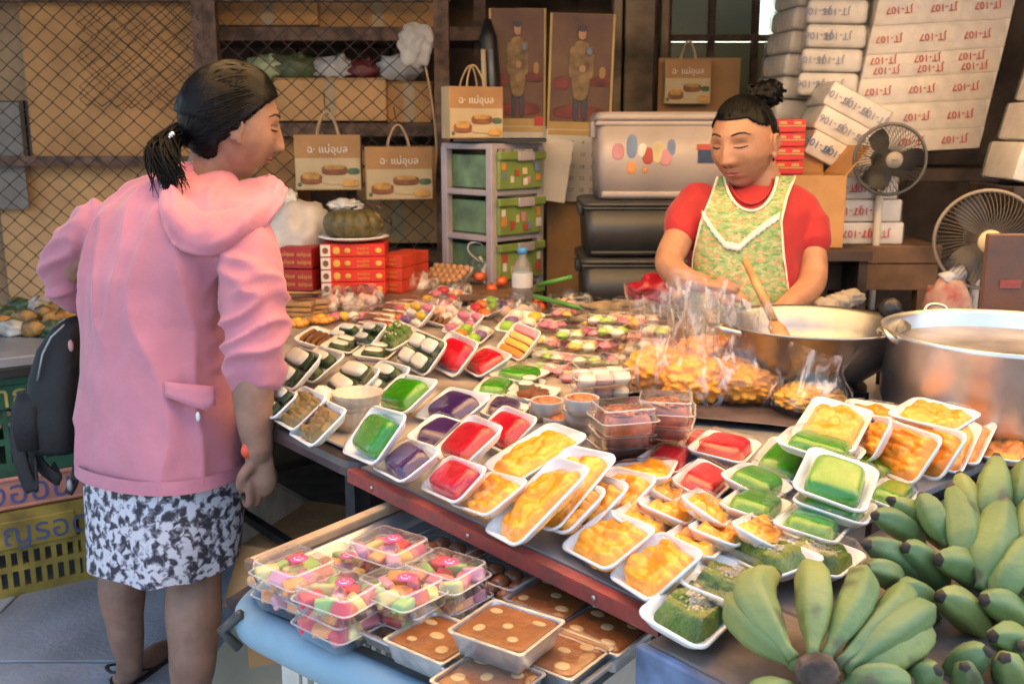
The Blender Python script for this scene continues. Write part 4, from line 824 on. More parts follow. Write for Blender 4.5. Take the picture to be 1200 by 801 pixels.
M_pink = mat('pink_sweet', (.78, .21, .31), .45, .15, 20); M_yel = mat('yellow_sweet', (.85, .50, .04), .45, .15, 20); M_lime = mat('lime_sweet', (.30, .55, .05), .45, .15, 20); M_wsw = mat('cream_sweet', (.80, .72, .60), .5, .1, 20); M_osw = mat('orange_ball', (.80, .20, .02), .35, .15, 20, coat=.4); M_psw = mat('violet_sweet', (.22, .12, .32), .45, .15); M_rsw = mat('red_sweet', (.70, .03, .04), .35, .1, coat=.4)
CC = {}
def cached(key, fn, m, smooth=True):
    if key not in CC: CC[key] = mesh_data(key if isinstance(key, str) else key[0], fn(), m, smooth)
    return CC[key]
TH = .016                                                     # depth of a foam tray
def tray_mesh(a, b):
    a = round(a, 2) if abs(a - round(a, 2)) < .0045 else a; key = ('foam_tray', round(a, 3), round(b, 3))
    def fn():
        r = .018
        v = loft([rrect(a - .030, b - .030, r * .8, -TH), rrect(a - .022, b - .022, r * .85, -TH + .003), rrect(a - .004, b - .004, r, -.003), rrect(a, b, r, -.0015), rrect(a, b, r, .0012), rrect(a - .003, b - .003, r, .0022),
                  rrect(a - .009, b - .009, r * .9, .001), rrect(a - .022, b - .022, r * .8, -TH + .0050), rrect(a - .030, b - .030, r * .75, -TH + .0035)])
        return v
    return cached(key, fn, M_white)
def drape(a, b, hc, seed, cx=.72, cy_=.72):
    nx, ny = 16, 12; V = []; F = []
    for j in range(ny + 1):
        for i in range(nx + 1):
            u = -1 + 2 * i / nx; v = -1 + 2 * j / ny
            # rounded outline
            k = 1.0
            if abs(u) > .8 and abs(v) > .8: k = 1 - .10 * min(1, ((abs(u) - .8) * (abs(v) - .8)) / .04)
            ku = min(1, (1 - abs(u)) / .30); kv = min(1, (1 - abs(v)) / .30); g = ku * ku * (3 - 2 * ku) * kv * kv * (3 - 2 * kv)
            z = .0026 + hc * g ** .8 + (.0016 * mnoise.noise(Vector((u * 3 + seed, v * 3, seed))) if max(abs(u), abs(v)) < .95 else 0)
            V.append((a / 2 * .995 * u * k, b / 2 * .995 * v * k, z))
    for j in range(ny):
        for i in range(nx):
            q = j * (nx + 1) + i; F.append((q, q + 1, q + nx + 2, q + nx + 1))
    return V, F
def lumps(seed, n, r0, r1, spread, h, flat=.8, base=True, amp=.25):
    rs = random.Random(seed); parts_ = []
    if base: parts_.append(blob((0, 0, h * .25), (spread[0] * .9, spread[1] * .9, h * .55), 3, .25, 2.5, seed))
    for k in range(n):
        a = rs.uniform(0, 6.28); q = math.sqrt(rs.random()); x = spread[0] * q * math.cos(a); y = spread[1] * q * math.sin(a)
        x = math.copysign(min(abs(x) * 1.1, spread[0]), x); z = h * (.35 + .55 * (1 - q * q)) * rs.uniform(.8, 1.1); r = rs.uniform(r0, r1)
        parts_.append(blob((x, y, z), (r * rs.uniform(1, 1.7), r, r * flat), 1 if n > 60 else 2, amp, 2, seed + k, Matrix.Rotation(rs.uniform(0, 3.14), 3, 'Z')))
    return join(*parts_)
def heap_h(x, y, seed, sc_, lump, base, fine):
    d = ((abs(x) / .47) ** 4 + (abs(y) / .46) ** 4) ** .25 + .16 * mnoise.noise(Vector((x * 4, y * 4, seed)))
    m = max(0., min(1., (1 - d) / .20)) ** .55
    if m <= 0: return 0.
    w = .25 * mnoise.noise(Vector((x * 5, y * 5, seed + 4))); f1 = mnoise.voronoi(Vector((x * sc_ + w, y * sc_ * .8 + w, seed)))[0][0]
    return m * (base + lump * (1 - min(1, f1 * f1 * 1.6)) + fine * mnoise.noise(Vector((x * 26, y * 26, seed))) + base * .5 * mnoise.noise(Vector((x * 2.5, y * 2.5, seed + 9))))
def heap(seed, sc_=7., lump=.010, base=.013, fine=.001, nx=46, ny=34):
    V = []; F = []; H = {}
    for j in range(ny + 1):
        for i in range(nx + 1): x, y = -.5 + i / nx, -.5 + j / ny; h = heap_h(x, y, seed, sc_, lump, base, fine); H[(i, j)] = h; V.append((x, y, h))
    for j in range(ny):
        for i in range(nx):
            if max(H[(i, j)], H[(i + 1, j)], H[(i, j + 1)], H[(i + 1, j + 1)]) > 0: q = j * (nx + 1) + i; F.append((q, q + 1, q + nx + 2, q + nx + 1))
    return V, F
def sc(vf, sx, sy, sz=1.): return [(p[0] * sx, p[1] * sy, p[2] * sz) for p in vf[0]], vf[1]
FRUITM = [M_pink, M_lime, M_yel, M_osw, M_wsw, M_rsw, M_psw]
def fill(o, c, a, b, i):
    """put the sweets into a tray; returns how far the film bulges over the rim"""
    z0 = -TH + .0037; v = i % 4; S = Matrix.Translation((0, 0, z0))
    rs = random.Random(i * 13 + 5)
    def put(name, key, fn, m, M=None, kind=None, smooth=True): 
        q = link(name, cached(key, fn, m, smooth), o, S @ M if M is not None else S)
        if kind: q['kind'] = kind
        return q
    D = lambda x, y, z: Matrix.Diagonal((x, y, z, 1))
    if c in ('green', 'purple', 'red'):
        m = {'green': M_jg, 'purple': M_jp, 'red': M_jr}[c]
        def fn():
            vf = cushion(1, 1, 1, 4.5, 22, .30); out = []
            for p in vf[0]: out.append((p[0] * (1 + .04 * mnoise.noise(Vector(p) * 2 + Vector((v, 0, 0)))), p[1] * (1 + .05 * mnoise.noise(Vector(p) * 2.3 + Vector((0, v, 0)))), p[2] * (1 + .10 * mnoise.noise(Vector((p[0] * 2, p[1] * 2, v * 3))))))
            return out, vf[1]
        put('jelly_block', ('jelly_block', c, v), fn, m, Matrix.Rotation(rs.uniform(-.08, .08), 4, 'Z') @ D(a * .76, b * .75, .0265))
        return .0145
    if c == 'yellow':
        mm = M_or if a * 0 + i in ORANGE else M_ye
        v = i % 7
        put('sweet_filling', ('sweet_filling', mm.name, v), lambda: heap(v * 2.7 + 1, 5.5 + .5 * (v % 3)), mm, Matrix.Rotation(math.pi * (i % 2), 4, 'Z') @ D(a * .93, b * .93, .88), 'stuff')
        return .010
    if c == 'sesame':
        def fn(): return heap(v * 1.9 + 3, 3.2, .014, .017, .0022, 60, 46)
        def fs():
            rr_ = random.Random(v + 9); P = []
            for cx, cy_ in ((-.10, -.06), (.12, .10), (.05, -.14), (-.02, .08)):
                for k in range(70):
                    x = cx + rr_.gauss(0, .06); y = cy_ + rr_.gauss(0, .055); z = heap_h(x, y, v * 1.9 + 3, 3.2, .014, .017, .0022) + .0004
                    P.append(xf(box((0, 0, 0), (.045, .028, .0018)), Matrix.Translation((x, y, z)) @ Matrix.Rotation(rr_.uniform(0, 3), 4, 'Z') @ Matrix.Rotation(rr_.uniform(-.03, .03), 4, 'X')))
            return join(*P)
        put('moss_sweet', ('moss_sweet', v), fn, M_sg, D(a * .82, b * .82, .93)); put('sesame_seeds', ('sesame_seeds', v), fs, M_seed, D(a * .82, b * .82, .93), 'stuff')
        return .022
    if c in ('rice', 'rice4'):
        lay = [(-.22, .2), (.22, .2), (-.22, -.22), (.22, -.22)] if c == 'rice4' else [(-.22, .02), (.22, .02)]
        for k, (x, y) in enumerate(lay):
            ww, hh = a * .36, b * (.36 if c == 'rice4' else .62)
            l_ = put('leaf_cup', ('leaf_cup', c), lambda: loft([rrect(1, 1, .12, 0), rrect(1.12, 1.12, .12, 1)]), M_leaf, Matrix.Translation((x * a, y * b, 0)) @ D(ww, hh, .024))
            put('rice_cake', ('rice_cake', c), lambda: cushion(1, 1, 1, 4.2, 14, .35), M_rice, Matrix.Translation((x * a, y * b, .014)) @ Matrix.Rotation(rs.uniform(-.1, .1), 4, 'Z') @ D(ww * 1.02, hh * 1.02, .022))
        return .016
    if c == 'leaf':
        for x in (-.2, .2):
            put('leaf_parcel', 'leaf_parcel', lambda: cushion(1, 1, 1, 3.2, 14, .5), M_leaf, Matrix.Translation((x * a, 0, 0)) @ D(a * .36, b * .66, .026)); put('coconut_top', 'coconut_top', lambda: cushion(1, 1, 1, 3, 10, .6), M_rice, Matrix.Translation((x * a, 0, .0215)) @ D(a * .26, b * .5, .008))
        return .010
    if c == 'leafnut':
        put('moss_sweet', 'moss_slab', lambda: join(*[blob((x, y, .012), (.2, .2, .024), 3, .5, 3, x * 9 + y) for x in (-.22, 0, .22) for y in (-.18, .18)]), mat('leaf_green_sweet', (.13, .24, .04), .5, .3, 40, .4, 70), D(a * .9, b * .9, 1))
        put('chopped_nuts', 'chopped_nuts', lambda: join(*[blob((random.uniform(-.35, .35), random.uniform(-.3, .3), .034), (.035, .035, .004), 1, .3) for _ in range(26)]), M_seed, D(a * .9, b * .9, 1), 'stuff'); return .014
    if c == 'curry':
        put('savoury_filling', ('savoury_filling', v), lambda: heap(v + 30, 8, .010, .013, .003), M_cur, D(a * .88, b * .88, 1.), 'stuff'); return .010
    if c == 'brown':
        for k in range(4): put('stick_sweet', 'stick_sweet', lambda: cushion(1, 1, 1, 5, 10, .4), M_br, Matrix.Translation((0, (-.3 + .2 * k) * b, 0)) @ D(a * .72, b * .17, .018))
        return .004
    if c == 'nut':
        put('crumb_layer', 'crumb_layer', lambda: lumps(4, 70, .03, .05, (.42, .42), .5, .6), M_nut, D(a * .88, b * .88, .042), 'stuff'); return .004
    if c == 'layer':
        for k, m in enumerate((M_osw, M_yel, M_yel, M_pink)):
            put('jelly_stripe', ('jelly_stripe', k), lambda: cushion(1, 1, 1, 6, 12, .3), mat('stripe%d' % k, [(.8, .3, .06), (.85, .52, .10), (.86, .58, .18), (.82, .30, .36)][k], .35, .08), Matrix.Translation(((-.33 + .22 * k) * a, 0, 0)) @ D(a * .218, b * .82, .022))
        return .004
    if c in ('fruit', 'pink'):
        k = 0
        for x in (-.3, 0, .3):
            for y in (-.26, .24):
                m = FRUITM[(i * 3 + k * 2 + (k // 2)) % 7] if c == 'fruit' else (M_pink if k % 3 else M_wsw)
                put('fruit_sweet', ('fruit_sweet', m.name), lambda: blob((0, 0, .0), (.5, .5, .5), 2, .2, 2, 1), m, Matrix.Translation(((x + rs.uniform(-.05, .05)) * a, (y + rs.uniform(-.05, .05)) * b, .014)) @ D(a * .27, b * .38, .030)); k += 1
        return .012
    put('wrapper_scrap', 'wrapper_scrap', lambda: lumps(8, 8, .08, .14, (.3, .3), .3), M_wsw, D(a * .8, b * .8, .03)); return .004
ORANGE = set()
for i, t in enumerate(TRAYS):
    if 'orange' in t[5]: ORANGE.add(i)
GRP = {'green': 'green jelly trays', 'purple': 'purple jelly trays', 'red': 'red jelly trays', 'yellow': 'yellow sweet trays', 'sesame': 'seeded green sweet trays'}
for i, (c, p, q, a, b, lab) in enumerate(TRAYS):
    M = Matrix.Translation(p) @ Quaternion(q).to_matrix().to_4x4()
    o = thing('sweet_tray', lab, 'food tray', M=M, group=GRP.get(c, 'mixed sweet trays'))
    link('foam_tray', tray_mesh(a, b), o)
    hc = fill(o, c, a, b, i)
    f_ = part('cling_film', drape(a, b, hc, i * 1.7), M_film, o)

# ================================================================== custards, candy boxes and tart packs on the low tray
M_cust = mat('custard_top', (.25, .072, .012), .5, .25, 22, .3, 70, coat=.15, col2=(.16, .042, .008)); M_spot = mat('custard_seed', (.50, .31, .13), .5, .1, 30); M_foilp = mat('foil_pan', (.62, .60, .57), .38, .12, 20, .2, 60, metal=.8)
def custard(px, py, z, rz, label, w=.125, d=.125, wrap=False):
    w *= .82; d *= .82
    c = PZ(px, py, z + .032); o = thing('custard_pan', label, 'custard', (c.x, c.y, z), rz, 'custards in foil pans')
    part('foil_pan', loft([rrect(w * .86, d * .86, .006, 0), rrect(w, d, .006, .030), rrect(w + .006, d + .006, .007, .031), rrect(w + .006, d + .006, .007, .0325), rrect(w - .002, d - .002, .006, .0325), rrect(w - .006, d - .006, .006, .026)]), M_foilp, o, False)
    v, f = cushion(w - .005, d - .005, .006, 9, 12, .15); part('custard', move((v, f), (0, 0, .0262)), M_cust, o)
    for x, y in ((-.28, .28), (.28, .28), (0, 0), (-.28, -.28), (.28, -.28)):
        part('seed_disc', move(cushion(.019 * random.uniform(.75, 1.2), .016 * random.uniform(.75, 1.2), .0016, 2.2, 8), (x * w + random.uniform(-.006, .006), y * d + random.uniform(-.006, .006), .0318)), M_spot, o)
    if wrap: part('cling_film', move(drape(w, d, .004, px), (0, 0, .032)), M_film, o)
    return o
A2 = LA
cu = [(513, 745, LF, 0, 'custard pan nearest the candy boxes, left one', .125, .12, False), (572, 793, LF, 0, 'film covered custard pan at the bottom edge, in front', .125, .12, True), (650, 698, LF, 0, 'custard pan at the back against the red rim', .13, .125, True), (708, 735, LF, 0, 'custard pan at the right end under the red rim', .13, .125, True), (655, 762, LF, 0, 'custard pan shaded under the stacked one', .125, .12, True), (594, 733, LF + .036, R(4), 'custard pan stacked on top of the others', .135, .125, False)]
for px, py, z, r, lab, w, d, wr in cu: custard(px, py, z, A2 + r, lab, w, d, wr)
CAND = [mat('candy_pink', (.80, .20, .26), .4), mat('candy_green', (.38, .58, .16), .4), mat('candy_orange', (.88, .34, .08), .4), mat('candy_yellow', (.85, .68, .25), .4), mat('candy_red', (.70, .06, .07), .4), mat('candy_stripe', (.8, .35, .42), .4)]
M_stick = mat('pink_label', (.78, .10, .26), .5); M_stickw = mat('label_white', (.85, .8, .8), .5)
def clam(o, w, d, h, m=None):
    m = m or M_clear
    part('base_shell', loft([rrect(w * .86, d * .86, .010, 0), rrect(w * .96, d * .96, .012, h * .48), rrect(w, d, .012, h * .50)], True, False), m, o)
    part('lid', loft([rrect(w, d, .012, h * .515), rrect(w * .96, d * .96, .012, h * .53), rrect(w * .90, d * .90, .010, h * .96), rrect(w * .84, d * .84, .010, h)], False, True), m, o)
    part('rim', loft([rrect(w * .985, d * .985, .012, h * .495), rrect(w * 1.05, d * 1.05, .014, h * .50), rrect(w * 1.05, d * 1.05, .014, h * .525), rrect(w * .985, d * .985, .012, h * .53)], False, False), M_rimc, o)
    part('top_ridge', loft([rrect(w * .90, d * .90, .010, h * .955), rrect(w * .885, d * .885, .010, h * 1.005), rrect(w * .84, d * .84, .010, h * 1.004)], False, False), M_rimc, o)
def candybox(px, py, z, rz, label, seed, w=.105, d=.085, h=.039, lab_=True):
    c = PZ(px, py, z + h * .7); o = thing('candy_box', label, 'candy box', (c.x, c.y, z), rz, 'clear boxes of candy'); clam(o, w, d, h)
    rs = random.Random(seed)
    for j in range(3):
        for k in range(3):
            m = CAND[(seed * 2 + j * 4 + k * 3 + rs.randint(0, 1)) % 6]
            M = Matrix.Translation(((-.29 + .29 * k) * w, (-.28 + .28 * j) * d, .015 + .005 * rs.random())) @ Matrix.Rotation(rs.uniform(0, 3), 4, 'Z') @ Matrix.Rotation(rs.uniform(0, 1.5), 4, 'X')
            link('candy', cached(('candy', m.name), lambda: rbox((0, 0, 0), (.034, .022, .016), .004, 2), m), o, M)
    if lab_:
        s = part('round_label', lathe([(.0135, 0), (.0135, .0006)], 20), M_stick, o, True, Matrix.Translation((.004, .006, h + .0006)))
        for x in (-.004, .004): part('eye_mark', lathe([(.0016, 0), (.0016, .0005)], 8), M_stickw, s, True, Matrix.Translation((x, .003, .0007)))
        part('smile_mark', tube([(.007 * math.cos(t), .007 * math.sin(t), .0011) for t in np.linspace(R(200), R(340), 8)], .0008, 4), M_stickw, s)
    return o
hb = .040
for i, (px, py, lv, lab) in enumerate(((347, 688, 0, 'candy box at the bottom left corner of the pile'), (397, 722, 0, 'candy box at the bottom, frontmost of the pile'), (478, 712, 0, 'candy box at the bottom under the right front one'), (525, 690, 0, 'candy box at the bottom right of the pile'), (403, 660, 0, 'candy box behind in the gap with a red label'),
                                      (455, 650, 0, 'candy box at the back right beside the tarts'), (345, 664, 1, 'candy box on top at the left corner'), (398, 692, 1, 'candy box on top, frontmost of the pile'), (470, 686, 1, 'candy box on top, right of the frontmost'), (522, 668, 1, 'candy box on top at the right end'), (456, 640, 1, 'candy box on top at the back'))):
    candybox(px, py, LF + lv * hb, A2 + R((3, -2, 4, -3, 2)[i % 5]), lab, i + 1, .108, .091)
M_tart = mat('glazed_bun', (.42, .14, .05), .3, .3, 20, .15, 50, coat=.5)
for k, (px, py, lab) in enumerate(((520, 640, 'clear box of small brown buns at the back of the low tray'), (585, 672, 'clear box of glazed brown buns in the tray middle'), (560, 655, 'clear box of brown buns between the other two'))[:2]):
    c = PZ(px, py, LF + .03); o = thing('bun_box', lab, 'bun box', (c.x, c.y, LF), A2, 'clear boxes of buns'); clam(o, .13, .10, .036, film('thin_clear', 1.4, .04, .06, 12))
    for j in range(3):
        for q in range(3): link('bun', cached('bun', lambda: blob((0, 0, 0), (.5, .5, .42), 2, .2, 2, 2), M_tart), o, Matrix.Translation((-.036 + .036 * q + .003 * j, -.028 + .028 * j, .016)) @ Matrix.Rotation(q + j, 4, 'Z') @ Matrix.Diagonal((.038, .031, .029, 1)))

# ================================================================== round cups and brown boxes in the middle
M_cup = mat('frosted_cup', (.55, .50, .46), .35, .12, 30, .1, 60); M_crumb = mat('crumb_top', (.52, .17, .07), .55, .35, 60, .9, 120, coat=.2)
def cup(px, py, z, r, label):
    c = PZ(px, py, z + .034); o = thing('sweet_cup', label, 'cup', (c.x, c.y, z), 0, 'round cups of crumb topped sweets')
    part('cup', lathe([(r * .78, 0), (r * .96, .016), (r, .030), (r * 1.02, .034), (r * .95, .034), (r * .9, .028)], 24), M_cup, o)
    part('crumb_filling', blob((0, 0, .029), (r * .9, r * .9, .009), 3, .12, 6, px), M_crumb, o); return o
zz = TZ
for i, (px, py, lv, lab) in enumerate(((638, 473, 0, 'round crumb cup at the left of the cups'), (641, 468, 1, 'crumb cup on top of the left pair'), (681, 487, 0, 'crumb cup lowest in the right stack'), (680, 477, 1, 'crumb cup in the middle of the right stack'), (682, 465, 2, 'crumb cup on top of the right stack'), (655, 487, 0, 'crumb cup on the table between the two stacks'))):
    cup(px, py, TZ + .001 + lv * .030, .034, lab)
M_bclear = film('brown_clear', 1.5, .05, .15, 16, (.93, .88, .86), milk=.05); M_brn = mat('brown_crumb', (.58, .19, .075), .55, .35, 50, .8, 110, coat=.3)
def crumbbox(px, py, z, rz, label, w=.105, d=.095, h=.046, m=None, grp='clear boxes of brown crumb sweets', name='crumb_box'):
    c = PZ(px, py, z + h * .8); o = thing(name, label, 'sweet box', (c.x, c.y, z), rz, grp); clam(o, w, d, h, M_bclear)
    part('crumb_filling', move(cushion(w * .84, d * .84, h * .72, 6, 12, .25), (0, 0, .002)), mat('pinkish_brown', (.46, .17, .12), .5, .3, 25), o)
    q = part('crumb_top', move(sc(lumps(int(px), 90, .03, .055, (.46, .46), .5, .5), w * .84, d * .84, .022), (0, 0, h * .68)), m or M_brn, o, kind='stuff'); return o
for i, (px, py, lv, lab) in enumerate(((727, 510, 0, 'brown crumb box lowest in the left stack'), (729, 495, 1, 'brown crumb box in the middle of the left stack'), (730, 479, 2, 'brown crumb box on top of the left stack'), (778, 500, 0, 'brown crumb box lowest in the right stack'), (779, 486, 1, 'brown crumb box in the middle of the right stack'), (780, 470, 2, 'brown crumb box on top of the right stack'))):
    crumbbox(px, py, TZ + .001 + lv * .047, ANG + R(45 + (4, -3, 2)[lv] + (18 if i < 3 else -8)), lab)
for i, (px, py, lv, lab) in enumerate(((703, 452, 0, 'lower clear box of pale pink rolled sweets behind the brown boxes'), (704, 436, 1, 'upper clear box of pale pink rolled sweets behind the brown boxes'))):
    c = PZ(px, py, TZ + .03 + lv * .045); o = thing('roll_box', lab, 'sweet box', (c.x, c.y, TZ + .001 + lv * .046), R(10)); clam(o, .13, .10, .045)
    for j in range(3):
        for q in range(3): link('rolled_sweet', cached('rolled_sweet%d' % ((j + q) % 2), lambda: xf(lathe([(.006, -.02), (.014, -.017), (.014, .017), (.006, .02)], 12), Matrix.Rotation(R(90), 4, 'Y')), (M_wsw, mat('pale_pink', (.72, .42, .40), .5))[(j + q) % 2]), o, Matrix.Translation((-.04 + .04 * q, -.03 + .03 * j, .016 + .002 * q)))

# ---- pile of domed cups with ruffled sweets (pink, cream, yellow, green)
def ruffle(seed):
    V, F = ico(3); out = []
    for p in V:
        q = Vector(p); k = 1 + .30 * abs(math.sin(4 * math.atan2(q.y, q.x) + 3 * q.z + seed)) * (1.1 - abs(q.z)) - .2 + .30 * mnoise.noise(q * 5 + Vector((seed, 0, 0)))
        out.append((q.x * k, q.y * k, q.z * .8 * k))
    return out, F
pile = [(652, 432, 0), (676, 440, 0), (640, 415, 0), (664, 418, 0), (688, 421, 0), (715, 418, 0), (656, 402, 0), (683, 404, 1), (707, 402, 1), (732, 408, 0), (668, 391, 1), (694, 388, 1), (718, 387, 2), (742, 392, 1), (684, 377, 1), (706, 374, 2), (728, 371, 2), (744, 362, 2), (716, 360, 2), (668, 378, 0), (695, 364, 1), (733, 356, 2), (757, 374, 2), (752, 408, 0), (640, 398, 0), (628, 412, 0), (648, 380, 1), (662, 366, 1), (676, 358, 1), (742, 376, 2), (770, 386, 2), (765, 402, 1), (634, 430, 0)]
PM = [M_pink, M_wsw, M_pink, M_yel, M_wsw, M_pink, M_lime]
side = ['front left', 'front', 'left', 'left centre', 'centre', 'right']
for i, (px, py, lv) in enumerate(pile):
    z = TZ + .001 + lv * .034; c = PZ(px, py, z + .02)
    m = PM[(i * 3 + i // 4) % 7]; m2 = PM[(i * 3 + i // 4 + 2) % 7]; cn = {'pink_sweet': 'pink', 'cream_sweet': 'cream', 'yellow_sweet': 'yellow', 'lime_sweet': 'lime green', 'orange_ball': 'orange'}
    row = 'front' if py > 412 else ('middle' if py > 385 else 'back'); nth = ('first', 'second', 'third', 'fourth', 'fifth', 'sixth', 'seventh', 'eighth', 'ninth', 'tenth', 'eleventh', 'twelfth', 'thirteenth', 'fourteenth')
    peers = sorted([q[0] for q in pile if ('front' if q[1] > 412 else ('middle' if q[1] > 385 else 'back')) == row])
    o = thing('ruffled_sweet_box', '%s and %s ruffled sweet box, %s from left in the %s of the pile' % (cn[m.name], cn[m2.name], nth[peers.index(px)], row), 'sweet box', (c.x, c.y, z), .35 * math.sin(i * 2.1) - .5, 'boxes of ruffled sweets')
    clam(o, .078, .066, .038)
    for k, (x, y) in enumerate(((-.019, .015), (.019, .015), (-.019, -.015), (.019, -.015))):
        mm = (m, m2, m2, m)[k]; link('ruffled_sweet', cached(('ruffled_sweet', mm.name, k % 2), lambda: ruffle(i + k), mm), o, Matrix.Translation((x, y, .017)) @ Matrix.Rotation(k * 1.3 + i, 4, 'Z') @ Matrix.Diagonal((.0185, .0165, .017, 1)))

# ---- bags of orange sweets
def bag(c, r, h, label, lean, seed, filln, fm, tall=.6):
    o = thing('sweets_bag', label, 'plastic bag', c, seed * .7)
    rings = []; seg = 84
    prof = [(0, .55), (.05, .92), (.18, 1.05), (.34, .98), (.48, .78), (.60, .66), (.74, .72), (.88, .86), (1., .95)]
    for t, k in prof:
        ring = []
        for j in range(seg):
            a = 2 * math.pi * j / seg
            cr_ = (.03 + .15 * max(0, t - .25)) * (abs(math.sin(a * 2.5 + seed + t * 2)) * .9 - .5 + abs(math.sin(a * 5 - t * 4 + seed * 2)) * .35 - .2 + .9 * mnoise.noise(Vector((math.cos(a) * 2, math.sin(a) * 2, t * 3 + seed))))
            rr_ = r * k * (1 + cr_); fl = 1 - .45 * max(0, t - .35)
            ring.append((rr_ * math.cos(a) + lean[0] * t * t, rr_ * math.sin(a) * fl + lean[1] * t * t, h * t * (1 + .06 * math.sin(a * 3 + seed) * t)))
        rings.append(ring)
    # resample smoothly
    part('bag', loft(rings, True, False), M_bag, o)
    inner = [[(x * .55 + lean[0] * .1, y * .4, z * .9) for x, y, z in rg] for rg in rings[3:]]
    part('gathered_neck', loft(inner, False, False), M_bag, o)
    V_, F_ = ico(5); out = []
    for p in V_:
        q = Vector(p); f1 = mnoise.voronoi(q * 4.2 + Vector((seed * 2.3, 0, 0)))[0][0]; k = .80 + .17 * (1 - min(1, f1 * f1 * 2.2)) + .10 * mnoise.noise(q * 2 + Vector((seed, 0, 0))) + .02 * mnoise.noise(q * 14)
        out.append((q.x * k * r * .98, q.y * k * r * .98, .004 + (q.z * k + .82) * h * tall * .5))
    part('sweet_filling', (out, F_), fm, o, kind='stuff')
    return o
bags = [((772, 458), .095, .245, 'tall clear bag of orange sweets at the left of the row', (-.02, .0)), ((815, 470), .095, .25, 'tall clear bag of orange sweets in the middle of the row', (.0, .02)), ((872, 470), .10, .23, 'tall clear bag of orange sweets at the right of the row', (.03, .02)), ((828, 442), .095, .25, 'tall clear bag of orange sweets behind the others', (.02, .01))]
for i, ((px, py), r, h, lab, lean) in enumerate(bags): bag(PZ(px, py, TZ + .006), r, h, lab, lean, i + 1, 59, mat('bag_orange', (1.0, .33, .006), .35, .2, 30, .15, 80, sub=.15, col2=(1.0, .44, .015)), .48)
bag(PZ(948, 482, TZ + .012), .088, .15, 'small tied bag of golden sweets in front of the wok', (.02, .01), 8, 44, mat('gold_sweet', (.92, .42, .02), .4, .3, 30, .2, 80), .45)
# newspapers / dark paper under the bags
for k, (px, py, w, d, rz, m, lab) in enumerate(((870, 492, .26, .12, R(-18), mat('dark_sheet', (.085, .06, .065), .6, .3, 8, .3, 40), 'dark grey paper sheet lying before the orange bags'), (905, 480, .40, .24, R(-24), mat('pink_paper', (.38, .25, .20), .7, .35, 9, .2, 30), 'pinkish printed paper spread under the orange bags'), (1010, 488, .42, .26, R(-30), mat('news_paper', (.36, .30, .26), .7, .4, 12, .2, 30), 'printed paper spread under the standing yellow trays'))):
    c = PZ(px, py, TZ + .003)
    V = []; F = []
    for j in range(9):
        for i in range(13): x = (i / 12 - .5) * w; y = (j / 8 - .5) * d; V.append((x, y, .001 + .003 * k * 0 + .006 * (mnoise.noise(Vector((x * 14, y * 14, k))) + .6)))
    for j in range(8):
        for i in range(12): q = j * 13 + i; F.append((q, q + 1, q + 14, q + 13))
    o = part('paper_sheet', (V, F), m, None, True, Matrix.Translation((c.x, c.y, TZ + (.012, .001, .001)[k])) @ Matrix.Rotation(rz, 4, 'Z')); tag(o, lab, 'paper'); so = o.modifiers.new('solid', 'SOLIDIFY'); so.thickness = .001
# ================================================================== wok, pot, spatula
wc = PZ(952, 376, .93); WR = .205
wk = thing('wide_wok', 'wide aluminium wok of white batter in front of the vendor', 'wok', (wc.x, wc.y, .775))
part('bowl', lathe([(.06, .0), (.10, .012), (.155, .055), (.188, .105), (.200, .145), (.210, .152), (.213, .157), (.208, .158), (.196, .147), (.184, .108), (.15, .06), (.09, .018)], 56, True, False), mat('wok_metal', (.34, .34, .35), .34, .10, 12, .05, 40, metal=1.), wk)
part('batter', lathe([(.001, .0601), (.10, .0602), (.149, .0603)], 40, True, False), mat('white_batter', (.30, .28, .25), .2, .06, 9), wk)
for s in (-1, 1): part('handle', tube(smooth_path([(s * .207, -.04, .145), (s * .245, -.03, .155), (s * .25, 0, .157), (s * .245, .03, .155), (s * .207, .04, .145)], 5), .007, 8), M_alu, wk, True, Matrix.Rotation(R(18), 4, 'Z'))
st = thing('gas_ring', 'low black gas ring under the wok', 'stove', (wc.x, wc.y, TZ))
part('ring', lathe([(.12, 0), (.13, 0), (.13, .035), (.12, .035)], 28), M_blackm, st)
for k in range(4): part('support', box((.10, 0, .028), (.09, .012, .016)), M_blackm, st, False, Matrix.Rotation(R(45 + 90 * k), 4, 'Z') @ Matrix.Translation((0, 0, 0)))
pc = PZ(1186, 387, .945); PR = .262
pt_ = thing('big_pot', 'big shallow aluminium pot at the right of the wok', 'pot', (pc.x, pc.y, TZ + .012))
hp_ = .945 - TZ - .012
part('body', lathe([(.22, 0), (.247, .012), (.254, .03), (.256, hp_ - .045), (.258, hp_ - .038), (.2585, hp_ - .01), (.262, hp_), (.257, hp_ + .001), (.252, hp_ - .012), (.25, .03), (.22, .008)], 72, True, False), M_potalu, pt_)
part('soup', lathe([(.001, hp_ - .040), (.10, hp_ - .0399), (.2505, hp_ - .0398)], 40, True, False), mat('pale_liquid', (.28, .25, .22), .3, .25, 9, .1, 12), pt_)
part('handle', tube(smooth_path([(-.255, -.03, hp_ - .02), (-.27, -.03, hp_ - .008), (-.274, 0, hp_ + .002), (-.27, .03, hp_ - .008), (-.255, .03, hp_ - .02)], 5), .006, 8), M_alu, pt_); part('handle', tube(smooth_path([(-.02, .255, hp_ - .02), (-.03, .268, hp_ + .005), (-.07, .266, hp_ + .008), (-.09, .245, hp_ - .02)], 5), .004, 8), M_alu, pt_)
kc = PT(1044, 362, 2.36); o = thing('gas_valve', 'black gas valve knob between the wok and the pot', 'valve', kc)
